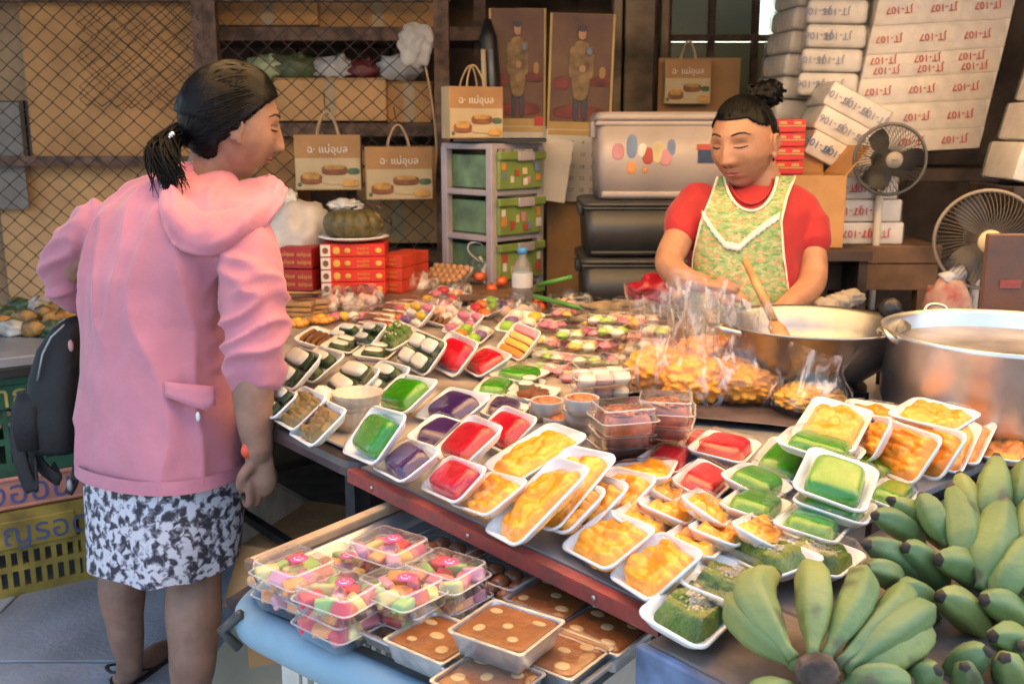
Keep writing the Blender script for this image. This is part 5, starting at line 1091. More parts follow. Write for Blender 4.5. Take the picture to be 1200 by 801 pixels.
part('knob', blob((0, 0, 0), (.026, .022, .026), 3, .15, 3), M_black, o); part('stem', tube([(0, 0, -.02), (.004, 0, -.055)], .008, 8), M_alu, o); part('pipe', tube([(.004, 0, -.05), (.004, .05, -.10), (.004, .05, kc.z * -1 + TZ)], .008, 8), M_blackm, o)
a = PT(914, 391, 2.22); b = PT(873, 305, 2.36); d_ = (b - a)
sp = thing('wooden_spatula', 'long wooden spatula leaning in the wok', 'spatula', a)
part('handle', tube([d_ * .16, d_ * .5, d_ * 1.0], [.0095, .010, .008], 10), mat('spatula_wood', (.46, .24, .10), .55, .2, 14), sp)
part('paddle', tube([d_ * -.14, d_ * -.06, d_ * .08, d_ * .18], [.012, .024, .022, .010], 12, flat=.35), mat('spatula_wood', (.46, .24, .10)), sp)
# small dish behind the orange bag
c = PZ(905, 455, TZ + .02); o = thing('side_dish', 'white dish of orange sweets between bag and wok', 'dish', (c.x, c.y, TZ + .002)); part('plate', lathe([(.03, 0), (.06, .012), (.065, .014), (.06, .016), (.03, .006)], 28), M_white, o); part('sweet_filling', move(sc(lumps(3, 30, .1, .16, (.8, .8), .9), .05, .05, .022), (0, 0, .006)), M_or, o, kind='stuff')

# ================================================================== bananas
M_ban = mat('green_banana', (.155, .22, .06), .55, .26, 9, .2, 60, col2=(.10, .165, .065)); M_ban2 = mat('yellowish_banana', (.225, .25, .06), .55, .28, 10, .2, 60, col2=(.14, .20, .07)); M_tip = mat('banana_tip', (.045, .032, .022), .8, .3, 30, .3, 60)
def add_blemish(m):
    n, l, b = setup_nodes(m); tc = n.new('ShaderNodeTexCoord'); v = n.new('ShaderNodeTexVoronoi'); v.inputs['Scale'].default_value = 19; v.inputs['Randomness'].default_value = 1
    l.new(tc.outputs['Object'], v.inputs['Vector']); no = n.new('ShaderNodeTexNoise'); no.inputs['Scale'].default_value = 70; l.new(tc.outputs['Object'], no.inputs['Vector'])
    ad = n.new('ShaderNodeMath'); ad.operation = 'MULTIPLY_ADD'; ad.inputs[1].default_value = .25; l.new(no.outputs['Fac'], ad.inputs[0]); l.new(v.outputs['Distance'], ad.inputs[2])
    mr = n.new('ShaderNodeMapRange'); mr.inputs['From Min'].default_value = .27; mr.inputs['From Max'].default_value = .43; mr.inputs['To Min'].default_value = .78; mr.inputs['To Max'].default_value = 0; l.new(ad.outputs[0], mr.inputs['Value'])
    old = b.inputs['Base Color'].links[0].from_socket; mx = n.new('ShaderNodeMix'); mx.data_type = 'RGBA'; mx.inputs['B'].default_value = (.06, .055, .025, 1); l.new(old, mx.inputs['A']); l.new(mr.outputs[0], mx.inputs['Factor']); l.new(mx.outputs['Result'], b.inputs['Base Color'])
add_blemish(M_ban); add_blemish(M_ban2)
def banana(parent, p0, p1, r, bow, m, seed):
    """plump five-sided cooking banana from stalk p0 to tip p1 (world points), bowed along 'bow'"""
    p0 = Vector(p0); p1 = Vector(p1); L = (p1 - p0).length; inv = parent.matrix_world.inverted()
    pts = []; rad = []; N = 16
    prof = [(0, .36), (.06, .34), (.13, .52), (.23, .88), (.38, 1.06), (.58, 1.06), (.74, .93), (.86, .68), (.935, .42), (.975, .27), (1., .23)]
    for i in range(N + 1):
        t = i / N; q = p0.lerp(p1, t) + bow * (math.sin(math.pi * t) * L)
        for (t0, r0), (t1_, r1_) in zip(prof, prof[1:]):
            if t0 <= t <= t1_: k = (t - t0) / (t1_ - t0); rr_ = r0 + (r1_ - r0) * (k * k * (3 - 2 * k)); break
        pts.append(inv @ q); rad.append(r * rr_)
    fr = frame_path(pts); seg = 20; rings = []
    for (p, u, w, d), rr_ in zip(fr, rad):
        rings.append([p + (u * math.cos(a) + w * math.sin(a)) * rr_ * .91 * (1.08 - .20 * abs(math.sin(2.5 * a + seed))) for a in [2 * math.pi * j / seg for j in range(seg)]])
    vf = loft(rings); nq = seg * N
    mi = [0] * len(vf[1])
    for f in range(seg * (N - 1), nq): mi[f] = 1
    mi[-1] = 1
    o = part('banana', vf, [m, M_tip], parent, True, mi=mi); return o
def tb(py): return 1.09 + (790 - py) * .00132
front = [((936, 782), (857, 703), .024, (-.12, 0, .10)), ((930, 772), (912, 672), .026, (-.22, 0, .12)), ((952, 772), (946, 667), .0235, (.02, 0, .16)), ((966, 772), (1003, 669), .021, (.10, 0, .12)), ((980, 778), (1058, 684), .0205, (.12, 0, .06)), ((990, 784), (1090, 712), .021, (.10, 0, .10)), ((994, 794), (1088, 732), .023, (.10, 0, .02)), ((985, 806), (1070, 800), .021, (.0, 0, .08)), ((940, 812), (880, 830), .022, (-.1, 0, .06))]
hc_ = PT(957, 792, 1.085); hd = thing('banana_hand', 'fanned hand of green bananas with cut brown stalk, in front', 'bananas', (hc_.x, hc_.y, TZ), group='hands of green bananas')
part('cut_stalk', blob(hd.matrix_world.inverted() @ PT(957, 787, 1.075), (.023, .021, .020), 4, .18, 3.5), mat('stalk_brown', (.13, .085, .065), .8, .35, 25, .4, 60), hd)
for i, (p0, p1, r, bw_) in enumerate(front): banana(hd, PT(*p0, 1.095), PT(*p1, tb(p1[1]) + .01), r, Vector(bw_), M_ban2 if i in (0, 1, 2, 6) else M_ban, i)
back = [ # upper hand at the right, tips towards the top
 ('upper hand of green bananas standing tips up at the right edge', [((1128, 668), (1114, 568), .026, (.03, -.1, .0)), ((1140, 620), (1124, 553), .020, (0, -.05, 0)), ((1152, 625), (1168, 533), .026, (-.02, -.1, .0)), ((1150, 690), (1178, 580), .029, (-.06, -.12, .0)), ((1190, 610), (1203, 537), .022, (0, -.05, 0)), ((1200, 660), (1215, 575), .027, (-.05, -.1, 0)), ((1110, 640), (1078, 578), .020, (0, 0, .05)), ((1165, 705), (1208, 628), .027, (-.05, -.1, .02))]),
 ('middle hand of green bananas with tips pointing left', [((1085, 645), (1022, 603), .020, (0, 0, .10)), ((1122, 655), (1040, 584), .019, (.02, 0, .06)), ((1085, 690), (1012, 637), .022, (0, 0, .10)), ((1112, 700), (1058, 640), .022, (-.02, 0, .12)), ((1168, 700), (1095, 655), .0245, (0, 0, .12)), ((1060, 690), (1012, 665), .019, (0, 0, .08))]),
 ('lower hand of green bananas at the bottom right corner', [((1098, 725), (1052, 686), .019, (0, 0, .10)), ((1158, 750), (1098, 697), .0235, (0, 0, .10)), ((1204, 740), (1150, 702), .0225, (0, 0, .10)), ((1105, 800), (1160, 762), .020, (0, 0, .1)), ((1215, 775), (1160, 745), .021, (0, 0, .1)), ((1190, 830), (1176, 768), .0205, (0, 0, .1)), ((1060, 812), (1102, 784), .019, (0, 0, .08)), ((1135, 830), (1130, 778), .018, (0, 0, .06)), ((1230, 800), (1195, 755), .02, (0, 0, .06)), ((1215, 700), (1200, 690), .022, (0, 0, .02))])]
for h_, (lab, lst) in enumerate(back):
    c = PT(1150, (640, 690, 770)[h_], tb(700)); hd = thing('banana_hand', lab, 'bananas', (c.x, c.y + .05, TZ), group='hands of green bananas')
    for i, (p0, p1, r, bw_) in enumerate(lst):
        t1_ = tb(p1[1]); t0 = t1_ + (.045 if h_ else .02); banana(hd, PT(*p0, t0 if h_ else tb(p0[1]) + .03), PT(*p1, t1_), r, Vector(bw_), M_ban2 if i % 4 == 1 else M_ban, i + h_ * 9)
    part('stalk', tube([hd.matrix_world.inverted() @ PT((1175, 1130, 1190)[h_], (690, 700, 790)[h_], tb(700) + .09), hd.matrix_world.inverted() @ PT((1185, 1180, 1200)[h_], (720, 720, 800)[h_], tb(700) + .05)], .024, 10), mat('stalk_brown', (.13, .085, .065)), hd)

# ================================================================== back left of the table: cartons, pumpkin, packs, bottle
BZ = .80
o = thing('display_ledge', 'low wooden ledge raising the red boxes at the table back', 'ledge', (-.62, 3.62, TZ)); part('top', rbox((0.12, .05, .038), (1.15, .5, .022), .003, 1), M_wood, o, False)
for sx in (-.4, .64): part('foot', box((sx, 0, .0135), (.05, .4, .026)), M_wood, o, False)
M_rbox = mat('red_box', (.62, .035, .02), .45, .1, 8); M_rbox2 = mat('dark_red_box', (.33, .02, .02), .5, .1, 8); M_gp = mat('gold_print', (.75, .42, .08), .45)
yb = 3.42
hgt = (PY(400, 286, yb).z - BZ) / 4
def stack_box(x0, x1, y, z, h, label, rz, m, d, white, n=0):
    a = PY(x0, 330, y).x; b = PY(x1, 330, y).x; w = (b - a)
    o = thing('gift_box', label, 'gift box', ((a + b) / 2, y + d * .5, z), rz, 'stacked red gift boxes')
    part('carton', rbox((0, 0, h / 2), (w, d, h * .985), .003, 1), m, o, False)
    f = -d / 2 - .001
    def pr(name, x, ww, hh, m_): part(name, move(xf(cushion(ww, hh, .002, 2.2), Matrix.Rotation(R(90), 4, 'X')), (x, f + .0005, h / 2)), m_, o)
    if white:
        part('picture_panel', box((-w * .42, f, h / 2), (w * .15, .002, h * .9)), M_paper, o, False); pr('picture', -w * .42, w * .11, h * .6, M_br); pr('picture', -w * .25, w * .11, h * .6, M_gp)
        for x in (-.08, .40): pr('bowl_print', w * x, h * .5, h * .42, M_gp)
    for r in range(2): lettering('ขนมไทย' if white else 'แม่อุบล  แม่อุบล', h * (.30 if white else .24), M_gp, o, Matrix.Translation((w * (.16 if white else 0), f - .0004, h * (.68 - .36 * r))) @ Matrix.Rotation(R(90), 4, 'X'))
    return o
for k in range(4): stack_box(375, 450, yb, BZ + k * hgt, hgt * .985, 'bright red gift box with gold print, ' + ('lowest', 'second up', 'third up', 'topmost')[k] + ' under the pumpkin', R(3), M_rbox, .2, True)
for k in range(3): stack_box(452, 486, yb + .04, BZ + k * hgt, hgt * .985, 'red gift box turned sideways beside the pumpkin stack, ' + ('lowest', 'middle', 'topmost')[k], R(-24), mat('red_box_side', (.55, .05, .02), .5), .2, False)
for k in range(2): stack_box(335, 374, yb + .02, BZ + .01 + k * hgt * 1.75, hgt * 1.7, ('lower', 'upper')[k] + ' dark red gift box by the pink sleeve', R(-12), M_rbox2, .2, False)
o = part('box_riser', rbox((PY(355, 330, yb).x, yb + .12, BZ + .004), (.13, .2, .008), .002, 1), M_card, None, False); tag(o, 'thin card under the dark red gift boxes', 'cardboard')
pk = PY(415, 286, yb + .1); pz = BZ + 4 * hgt
pm = thing('pumpkin_plate', 'mottled green pumpkin custard on white plate in a bag', 'pumpkin', (pk.x, yb + .1, pz)); Rp = .105
part('plate', lathe([(.05, 0), (.11, .012), (.125, .018), (.11, .020), (.05, .008)], 36), M_white, pm)
V = []
for t in np.linspace(-1, 1, 13):
    zc = .062 + .052 * math.sin(t * math.pi / 2); rr_ = Rp * math.cos(t * math.pi / 2) ** .55
    V.append([((rr_ * (1 + .13 * abs(math.cos(6 * a)) ** .7 - .10)) * math.cos(a), (rr_ * (1 + .13 * abs(math.cos(6 * a)) ** .7 - .10)) * math.sin(a), zc - (.012 if abs(t) > .9 else 0)) for a in [2 * math.pi * j / 72 for j in range(72)]])
part('pumpkin', loft(V), mat('pumpkin_skin', (.055, .058, .022), .5, .4, 48, .4, 60, col2=(.14, .10, .04)), pm); part('stem', tube([(0, 0, .11), (.005, 0, .125)], .012, 8), M_tip, pm); part('bag_film', blob((.01, .03, .06), (.118, .10, .075), 4, .22, 3, 2), M_film, pm); part('bag_knot', blob((-.03, .03, .125), (.06, .05, .022), 4, .4, 3, 7), M_bagmilk, pm)
c = PY(345, 275, 3.5); o = thing('flour_bag', 'white translucent bag behind the dark red boxes', 'bag', (c.x, 3.62, BZ)); hb_ = c.z - BZ
part('body', blob((0, 0, hb_ * .78), (.13, .10, hb_ * .8), 4, .18, 2.5, 3), mat('white_bag', (.55, .50, .46), .5, .12, 10, .3, 30), o); part('knot', blob((-.04, 0, hb_ * 1.58), (.03, .03, .035), 3, .5, 3, 1), M_bagmilk, o)
# bottle of water
bc = PZ(612, 362, .785); o = thing('water_bottle', 'clear water bottle with blue cap at the table back', 'bottle', (bc.x, bc.y, TZ)); bh = PY(612, 290, bc.y).z - TZ; br = .034
P_ = [(.6, 0), (1, .01), (1, .1)] + [(1 - .06 * (k % 2), .12 + .035 * k) for k in range(9)] + [(1, .46), (1, .66), (.9, .74), (.55, .84), (.42, .88), (.40, .93)]
part('body', lathe([(r * br, z * bh) for r, z in P_], 28), film('pet_bottle', 1.5, .05, .25, 40, (.86, .88, .9), milk=.10), o); part('cap', lathe([(.43 * br, .92 * bh), (.48 * br, .925 * bh), (.48 * br, .995 * bh), (.4 * br, bh)], 24), mat('blue_cap', (.06, .28, .62), .4), o); part('label', lathe([(1.015 * br, .46 * bh), (1.015 * br, .66 * bh)], 28, False, False), film('bottle_label', 1.4, .4, .1, 20, (.8, .82, .85), milk=.55), o)
part('water', lathe([(.9 * br, .01 * bh), (.9 * br, .62 * bh)], 24), film('water_in_bottle', 1.33, .02, .05, 20, (.9, .93, .95)), o)
# eggs / tomatoes / packs
M_egg = mat('egg_shell', (.62, .33, .16), .5, .15, 14); M_tom = mat('tomato', (.68, .12, .03), .3, .2, 10, coat=.3)
c = PZ(523, 330, TZ + .06); o = thing('egg_pack', 'pack of small brown eggs tilted under clear film', 'eggs', M=Matrix.Translation((c.x, c.y, TZ + .085)) @ Matrix.Rotation(R(-32), 4, 'Z') @ Matrix.Rotation(R(28), 4, 'X'))
part('tray', loft([rrect(.17, .12, .01, -.02), rrect(.18, .13, .012, 0)], True, False), M_white, o)
for j in range(4):
    for k in range(6): link('egg', cached('egg', lambda: blob((0, 0, 0), (.0135, .0135, .016), 2), M_egg), o, Matrix.Translation((-.07 + .028 * k, -.042 + .028 * j, .004)))
part('film', drape(.18, .13, .018, 3), M_film, o)
part('prop', box((0, 0, -.04), (.12, .08, .035)), M_card, o, False)
toms = [(551, 309), (562, 324), (576, 338), (588, 329), (597, 350), (632, 360), (545, 318), (572, 322), (629, 352), (585, 345)]
wt = ['behind the eggs, highest', 'right of the eggs', 'left of the bottle, low', 'left of the bottle, high', 'touching the bottle at left', 'right of the bottle, lower', 'next to the eggs', 'between eggs and bottle', 'right of the bottle, upper', 'just below the ones left of the bottle']
for k, (px, py) in enumerate(toms):
    c = PT(px, py, PZ(px, 352, TZ).y * 1.0 if py < 340 else PZ(px, py + 6, TZ).y); zc = max(TZ + .016, min(c.z, TZ + .08)); c = PZ(px, py, zc)
    o = thing('tomato', 'small orange tomato ' + wt[k], 'tomato', (c.x, c.y, zc), 0, 'tomatoes at the table back'); rr_ = .0215
    v_, f_ = blob((0, 0, 0), (rr_, rr_, rr_ * .88), 3, .05, 2, k); part('fruit', (v_, f_), M_tom, o); part('calyx', blob((0, 0, rr_ * .86), (.007, .007, .002), 1, .6, 3), M_leaf, o)
o = thing('tied_bag', 'clear plastic carrier bag with looped handle at the drawer foot', 'plastic bag', PZ(565, 345, TZ + .0)); c = o.matrix_world.translation
h0 = PT(553, 285, (c - _C).dot(_F)).z - TZ
part('body', blob((0, 0, h0 * .38), (.075, .06, h0 * .42), 4, .35, 3, 4), M_bag, o); part('handle_loop', tube(smooth_path([(-.01, 0, h0 * .66), (-.05, 0, h0 * .86), (-.045, 0, h0 * 1.02), (-.005, 0, h0 * 1.02), (.02, 0, h0 * .85), (.02, 0, h0 * .66)], 6), [.006] * 31, 8, flat=.5), M_bagmilk, o)
def snack(px, py, kind, label, rz=0., s=1., zb=0.):
    c = PZ(px, py, TZ + .02 + zb); o = thing('snack_pack', label, 'snack pack', (c.x, c.y, TZ + .001 + zb), rz, 'film wrapped snack packs')
    if kind == 'flower':
        for k in range(6): a = k * 1.047; part('petal_sweet', blob((.028 * math.cos(a) * s, .028 * math.sin(a) * s, .016), (.02 * s, .02 * s, .013), 2, .3, 2, k), mat('flower_orange', (.80, .33, .03), .4, .2, coat=.3), o)
        part('centre_sweet', blob((0, 0, .022), (.016 * s, .016 * s, .013), 2), M_yel, o); part('film', blob((0, 0, .02), (.065 * s, .06 * s, .03), 3, .25, 3, px), M_film, o)
    elif kind == 'stripe':
        for k in range(5): part('rice_roll', xf(lathe([(.008, -.05), (.016, -.045), (.017, -.02), (.015, 0), (.017, .02), (.016, .045), (.008, .05)], 12), Matrix.Translation((0, (k - 2) * .024, .018)) @ Matrix.Rotation(R(90), 4, 'Y')), (M_br, M_wsw, mat('tan_roll', (.5, .3, .17), .5))[k % 3], o)
        part('end_sweet', blob((.06, .0, .02), (.02, .022, .018), 2, .2), M_tom, o); part('film', blob((0, 0, .02), (.10, .075, .034), 3, .2, 3, px), M_film, o)
    elif kind == 'biscuit':
        for k in range(3): part('biscuit', rbox((.004 * k, 0, .010 + .017 * k), (.12, .07, .014), .004, 2), mat('biscuit', (.45, .23, .07), .6, .2, 18, .2, 50), o)
        part('film', rbox((0, 0, .03), (.14, .085, .062), .012, 2), M_film, o)
    elif kind == 'slab':
        part('slab', rbox((0, 0, .014), (.16, .10, .026), .004, 2), M_br, o); part('crust', rbox((0, -.004, .0045), (.165, .105, .009), .003, 1), mat('biscuit', (.45, .23, .07)), o); part('sprig', blob((.03, -.01, .03), (.015, .012, .006), 2, .5), M_lime, o); part('film', rbox((0, 0, .018), (.18, .118, .04), .012, 2), M_film, o)
    elif kind == 'pinkyellow':
        for k, m in enumerate((M_pink, M_yel, M_wsw, M_pink)): part('puff', blob((-.045 + .03 * k, .008 * (k % 2), .018), (.02, .022, .018), 2, .3, 2, k), m, o)
        part('film', blob((0, 0, .022), (.085, .055, .034), 3, .25, 3, px), M_film, o)
    elif kind == 'pale':
        for k in range(7): part('puff', blob((random.uniform(-.04, .04), random.uniform(-.03, .03), .02 + .02 * (k % 2)), (.022, .022, .02), 2, .3, 2, k), (M_wsw, mat('pale_orange', (.7, .4, .25), .5), M_wsw, mat('pale_pink', (.72, .42, .40)))[k % 4], o)
        part('film', blob((0, 0, .035), (.075, .065, .055), 3, .4, 3, px), M_bag, o)
    return o
for a_ in ((376, 373, 'flower', 'orange flower shaped sweet pack left of the pink and yellow one'), (349, 377, 'flower', 'orange flower sweet pack touching the pink sleeve', 0, .8), (409, 371, 'pinkyellow', 'pink and yellow puff pack beside the orange flower'), (452, 371, 'stripe', 'striped rice roll pack with orange end, front one', R(-30)), (470, 358, 'stripe', 'striped rice roll pack with orange end, rear one', R(-25)), (346, 352, 'biscuit', 'golden biscuit pack below the dark red boxes, rear one', R(10)), (346, 364, 'biscuit', 'golden biscuit pack by the pink sleeve, front one', R(-6)),
           (398, 345, 'slab', 'brown cake slab with green sprig before the red boxes', R(-8)), (440, 346, 'pale', 'pale puffs in a bag before the red boxes, left'), (468, 342, 'pale', 'pale puffs in a bag before the red boxes, centre'), (495, 345, 'pale', 'pale puffs in a bag left of the eggs'), (425, 358, 'pale', 'pale puffs bag above the pink and yellow pack'), (350, 340, 'pale', 'tan puffs bag under the dark red boxes'), (484, 362, 'pinkyellow', 'pink puff pack behind the green and pink fruit tray'), (395, 360, 'pale', 'pale puff bag behind the orange flower'), (655, 376, 'stripe', 'pastel striped roll pack right of the bottle', R(20)), (690, 360, 'pinkyellow', 'pink yellow puff pack at the back right of the bottle', R(15)), (668, 362, 'pale', 'pale puffs bag right of the bottle'),
           (388, 356, 'pinkyellow', 'pink yellow puff pack between brown slab and orange flower', R(25)), (430, 344, 'pale', 'pale puffs bag touching the brown slab', 0, 1., .025), (455, 340, 'pinkyellow', 'pink yellow puff pack leaning on the red boxes', R(-15), 1., .03), (483, 338, 'pale', 'raised pale puffs bag left of the eggs', 0, 1., .03), (507, 356, 'pinkyellow', 'pink yellow puff pack in front of the eggs', R(30)), (532, 352, 'pale', 'pale puffs bag below the eggs', 0), (556, 352, 'flower', 'orange flower pack below the tomatoes', 0, .8), (580, 356, 'pinkyellow', 'pink yellow puff pack left of the bottle', R(-20)), (440, 382, 'stripe', 'striped roll pack just behind the green nut sweet', R(-35)), (362, 362, 'biscuit', 'biscuit pack beside the orange flower', R(20)), (606, 372, 'pale', 'pale puffs bag at the foot of the bottle', 0), (476, 352, 'stripe', 'striped roll pack half buried behind the fruit tray', R(10)), (518, 372, 'pale', 'pale puffs bag among the fruit trays', 0)): snack(*a_)
# cream paper bowls stacked beside the savoury trays
c = PZ(412, 508, TZ); 
for k in range(4):
    o = thing('paper_bowl', 'cream paper bowl ' + ('lowest', 'second up', 'third up', 'topmost')[k] + ' in the stack beside the savoury trays', 'bowl', (c.x + .004 * k, c.y + .02, TZ + .001 + k * .011), k, 'stacked cream paper bowls')
    r_ = .052; rings = []
    for t, rr_ in ((0, .62), (.03, .85), (.048, 1.0), (.050, 1.02), (.046, .97), (.012, .66)): rings.append([((r_ * rr_ * (1 + .03 * math.cos(18 * a) * (rr_ > .8))) * math.cos(a), (r_ * rr_ * (1 + .03 * math.cos(18 * a) * (rr_ > .8))) * math.sin(a), t) for a in [2 * math.pi * j / 72 for j in range(72)]])
    part('bowl', loft(rings), mat('cream_paper', (.60, .50, .36), .7, .1, 12), o); part('base_ring', lathe([(.034, -.001), (.034, .002), (.030, .002)], 24), mat('cream_paper', (.60, .50, .36)), o)
# green poles behind the table
for k, (p, q, lab) in enumerate((((630, 334, 3.35), (668, 325, 3.3), 'green painted pole end behind the water bottle'), ((626, 347, 3.2), (690, 363, 3.0), 'long green pole along the back table edge'))):
    o = thing('green_pole', lab, 'pole', PT(*p)); b = PT(*q) - PT(*p); part('pole', tube([(0, 0, 0), b], .008, 10), mat('green_paint', (.10, .30, .05), .5, .2), o); part('end_cap', blob(b, .009, 2), mat('green_paint', (.10, .30, .05)), o)
c = PT(735, 362, 2.95); o = thing('jute_sack', 'beige crumpled sack edge behind the ruffled sweets', 'sack', c); part('body', blob((0, 0, -.015), (.14, .06, .04), 4, .5, 2.5, 6), mat('jute', (.30, .22, .13), .9, .25, 25, .4, 90), o); part('rolled_edge', tube(smooth_path([(-.13, -.02, -.01), (-.04, -.03, .012), (.06, -.02, .022), (.13, 0, .01)], 5), .012, 8), mat('jute', (.30, .22, .13)), o)
# ================================================================== people
def fuse(name, parts_, voxel, it=6, fac=.5):
    """grow overlapping closed shapes into ONE continuous skin"""
    me = mesh_data('tmp', join(*parts_), M_skin); ob = bpy.data.objects.new('tmp', me); COL.objects.link(ob)
    r = ob.modifiers.new('r', 'REMESH'); r.mode = 'VOXEL'; r.voxel_size = voxel; r.use_smooth_shade = True
    s = ob.modifiers.new('s', 'SMOOTH'); s.iterations = it; s.factor = fac
    out = bpy.data.meshes.new_from_object(ob.evaluated_get(bpy.context.evaluated_depsgraph_get())); out.name = name
    bpy.data.objects.remove(ob); bpy.data.meshes.remove(me); return out
def coords(me):
    a = np.empty(len(me.vertices) * 3, dtype=np.float32); me.vertices.foreach_get('co', a); return a.reshape(-1, 3)
def setco(me, a): me.vertices.foreach_set('co', a.astype(np.float32).ravel()); me.update()
def normals(me):
    a = np.empty(len(me.vertices) * 3, dtype=np.float32); me.vertices.foreach_get('normal', a); return a.reshape(-1, 3)
def centers(me):
    a = np.empty(len(me.polygons) * 3, dtype=np.float32); me.polygons.foreach_get('center', a); return a.reshape(-1, 3)
def setmat(me, mats, idx=None):
    me.materials.clear()
    for m in mats: me.materials.append(m)
    if idx is not None: me.polygons.foreach_set('material_index', idx.astype(np.int32))
    me.polygons.foreach_set('use_smooth', [True] * len(me.polygons)); me.update()
def capsule(pts, rad, seg=18, k=5, flat=1.):
    p, r = smooth_path(pts, k, rad)
    d0 = (p[0] - p[1]).normalized(); d1 = (p[-1] - p[-2]).normalized()
    p = [p[0] + d0 * r[0] * .9, p[0] + d0 * r[0] * .6] + p + [p[-1] + d1 * r[-1] * .6, p[-1] + d1 * r[-1] * .9]
    r = [r[0] * .3, r[0] * .75] + r + [r[-1] * .75, r[-1] * .3]
    return tube(p, r, seg, True, flat)
def sring(c, u, v, a, b, n=40, p=2.4):
    out = []
    for j in range(n):
        t = 2 * math.pi * j / n; ct, s_ = math.cos(t), math.sin(t)
        out.append(c + u * (a * math.copysign(abs(ct) ** (2 / p), ct)) + v * (b * math.copysign(abs(s_) ** (2 / p), s_)))
    return out
def head_xyz(th, ph):
    cp = math.cos(ph); x, y, z = .0735 * math.sin(th) * cp, .093 * math.cos(th) * cp, .113 * math.sin(ph)
    # squarer skull
    if z < 0:
        s = (-z / .113) ** 1.5; x *= 1 - .30 * s; y *= (1 - .62 * s) if y < 0 else (1 - .02 * s)
        if y > 0: x *= 1 + .04 * min(1, -z / .03)
    elif y < 0: y *= 1.07
    if y > .01:
        g = lambda q, c, w: math.exp(-((q - c) / w) ** 2)
        kf = min(1, (y - .01) / .03); fz = z; dy = 0
        if -.046 < fz < .03:
            k = max(0, min(1, (.026 - fz) / .056)); h = .026 * k ** 1.2
            if fz < -.031: h *= max(0, 1 - ((-.031 - fz) / .014) ** 1.5)
            dy += h * math.exp(-(x / (.0075 + .008 * k)) ** 2)
            if fz < -.014: dy += .007 * g(fz, -.031, .009) * (g(x, .014, .007) + g(x, -.014, .007))
        dy += .0085 * g(fz, -.053, .006) * g(x, 0, .018) + .009 * g(fz, -.066, .0065) * g(x, 0, .016) - .004 * g(fz, -.0595, .003) * g(x, 0, .02) - .003 * g(fz, -.080, .007) * g(x, 0, .025) + .009 * g(fz, -.096, .014) * g(x, 0, .025)
        dy += .004 * g(fz, .033, .010) * g(abs(x), .028, .022) - .0075 * g(fz, .010, .010) * g(abs(x), .031, .016) + .0035 * g(fz, .006, .006) * g(abs(x), .031, .011) + .0045 * g(fz, -.022, .018) * g(abs(x), .044, .018)
        y += dy * kf
    return x, y, z
def head_vf(nt=88, np_=72):
    rings = []
    for i in range(np_ + 1):
        ph = -math.pi / 2 + math.pi * (i + .15) / (np_ + .3)
        rings.append([head_xyz(2 * math.pi * j / nt, ph) for j in range(nt)])
    # lathe order: th grows clockwise seen from above -> reverse for outward faces
    return loft([list(reversed(r)) for r in rings])
def ear(s):
    return join(blob((s * .076, -.004, -.008), (.008, .015, .027), 3, .1, 3), tube([(s * .083, -.004 + .014 * math.cos(a), -.005 + .023 * math.sin(a)) for a in np.linspace(-1.3, 3.6, 14)], .0045, 8), blob((s * .080, .008, -.030), (.006, .008, .010), 2))
def hair_shell(keep, off, nt=120, np_=90, wav=.0004, shape=None):
    V = []; F = []
    for i in range(np_ + 1):
        ph = -math.pi / 2 + math.pi * (i + .15) / (np_ + .3)
        for j in range(nt):
            th = 2 * math.pi * j / nt; x, y, z = head_xyz(th, ph); q = Vector((x, min(y, .0935), z)); n = Vector((x / .0735 ** 2, y / .093 ** 2, z / .113 ** 2)).normalized()
            o = off(q) + wav * math.sin(th * 46 + 3 * math.sin(ph * 4)) + .0015 * mnoise.noise(q * 60)
            p = q + n * o
            V.append(tuple(shape(p) if shape else p))
    for i in range(np_):
        for j in range(nt):
            k = (j + 1) % nt; ids = (i * nt + j, i * nt + k, (i + 1) * nt + k, (i + 1) * nt + j); th = 2 * math.pi * (j + .5) / nt; ph = -math.pi / 2 + math.pi * (i + .65) / (np_ + .3)
            x, y, z = head_xyz(th, ph)
            if keep(x, y, z): F.append(tuple(reversed(ids)))
    F.append(tuple(range(np_ * nt, (np_ + 1) * nt))[::-1])
    return V, F
def hair_material():
    m = mat('hair_strands', (.003, .003, .0042), .42, .3, 30, spec=.13); n, l, b = setup_nodes(m); tc = n.new('ShaderNodeTexCoord'); mp = n.new('ShaderNodeMapping'); mp.inputs['Scale'].default_value = (240, 16, 240); mp.inputs['Rotation'].default_value = (R(-20), 0, 0)
    no = n.new('ShaderNodeTexNoise'); no.inputs['Scale'].default_value = 1; no.inputs['Detail'].default_value = 3; bp = n.new('ShaderNodeBump'); bp.inputs['Strength'].default_value = .35; bp.inputs['Distance'].default_value = .002
    l.new(tc.outputs['Object'], mp.inputs[0]); l.new(mp.outputs[0], no.inputs[0]); l.new(no.outputs['Fac'], bp.inputs['Height']); l.new(bp.outputs[0], b.inputs['Normal']); return m
def on_face(x, z, d=.0):
    """a point on the face at the given width and height, in the head's own frame"""
    ph = math.asin(max(-1, min(1, z / .113))); cp = math.cos(ph); k = 1.
    if z < 0: k = (1 - .30 * (-z / .113) ** 1.5) * (1 + .04 * min(1, -z / .03))
    th = math.asin(max(-.99, min(.99, x / (.0735 * cp * k)))); q = head_xyz(th, ph); return Vector((q[0], q[1] + d, q[2]))
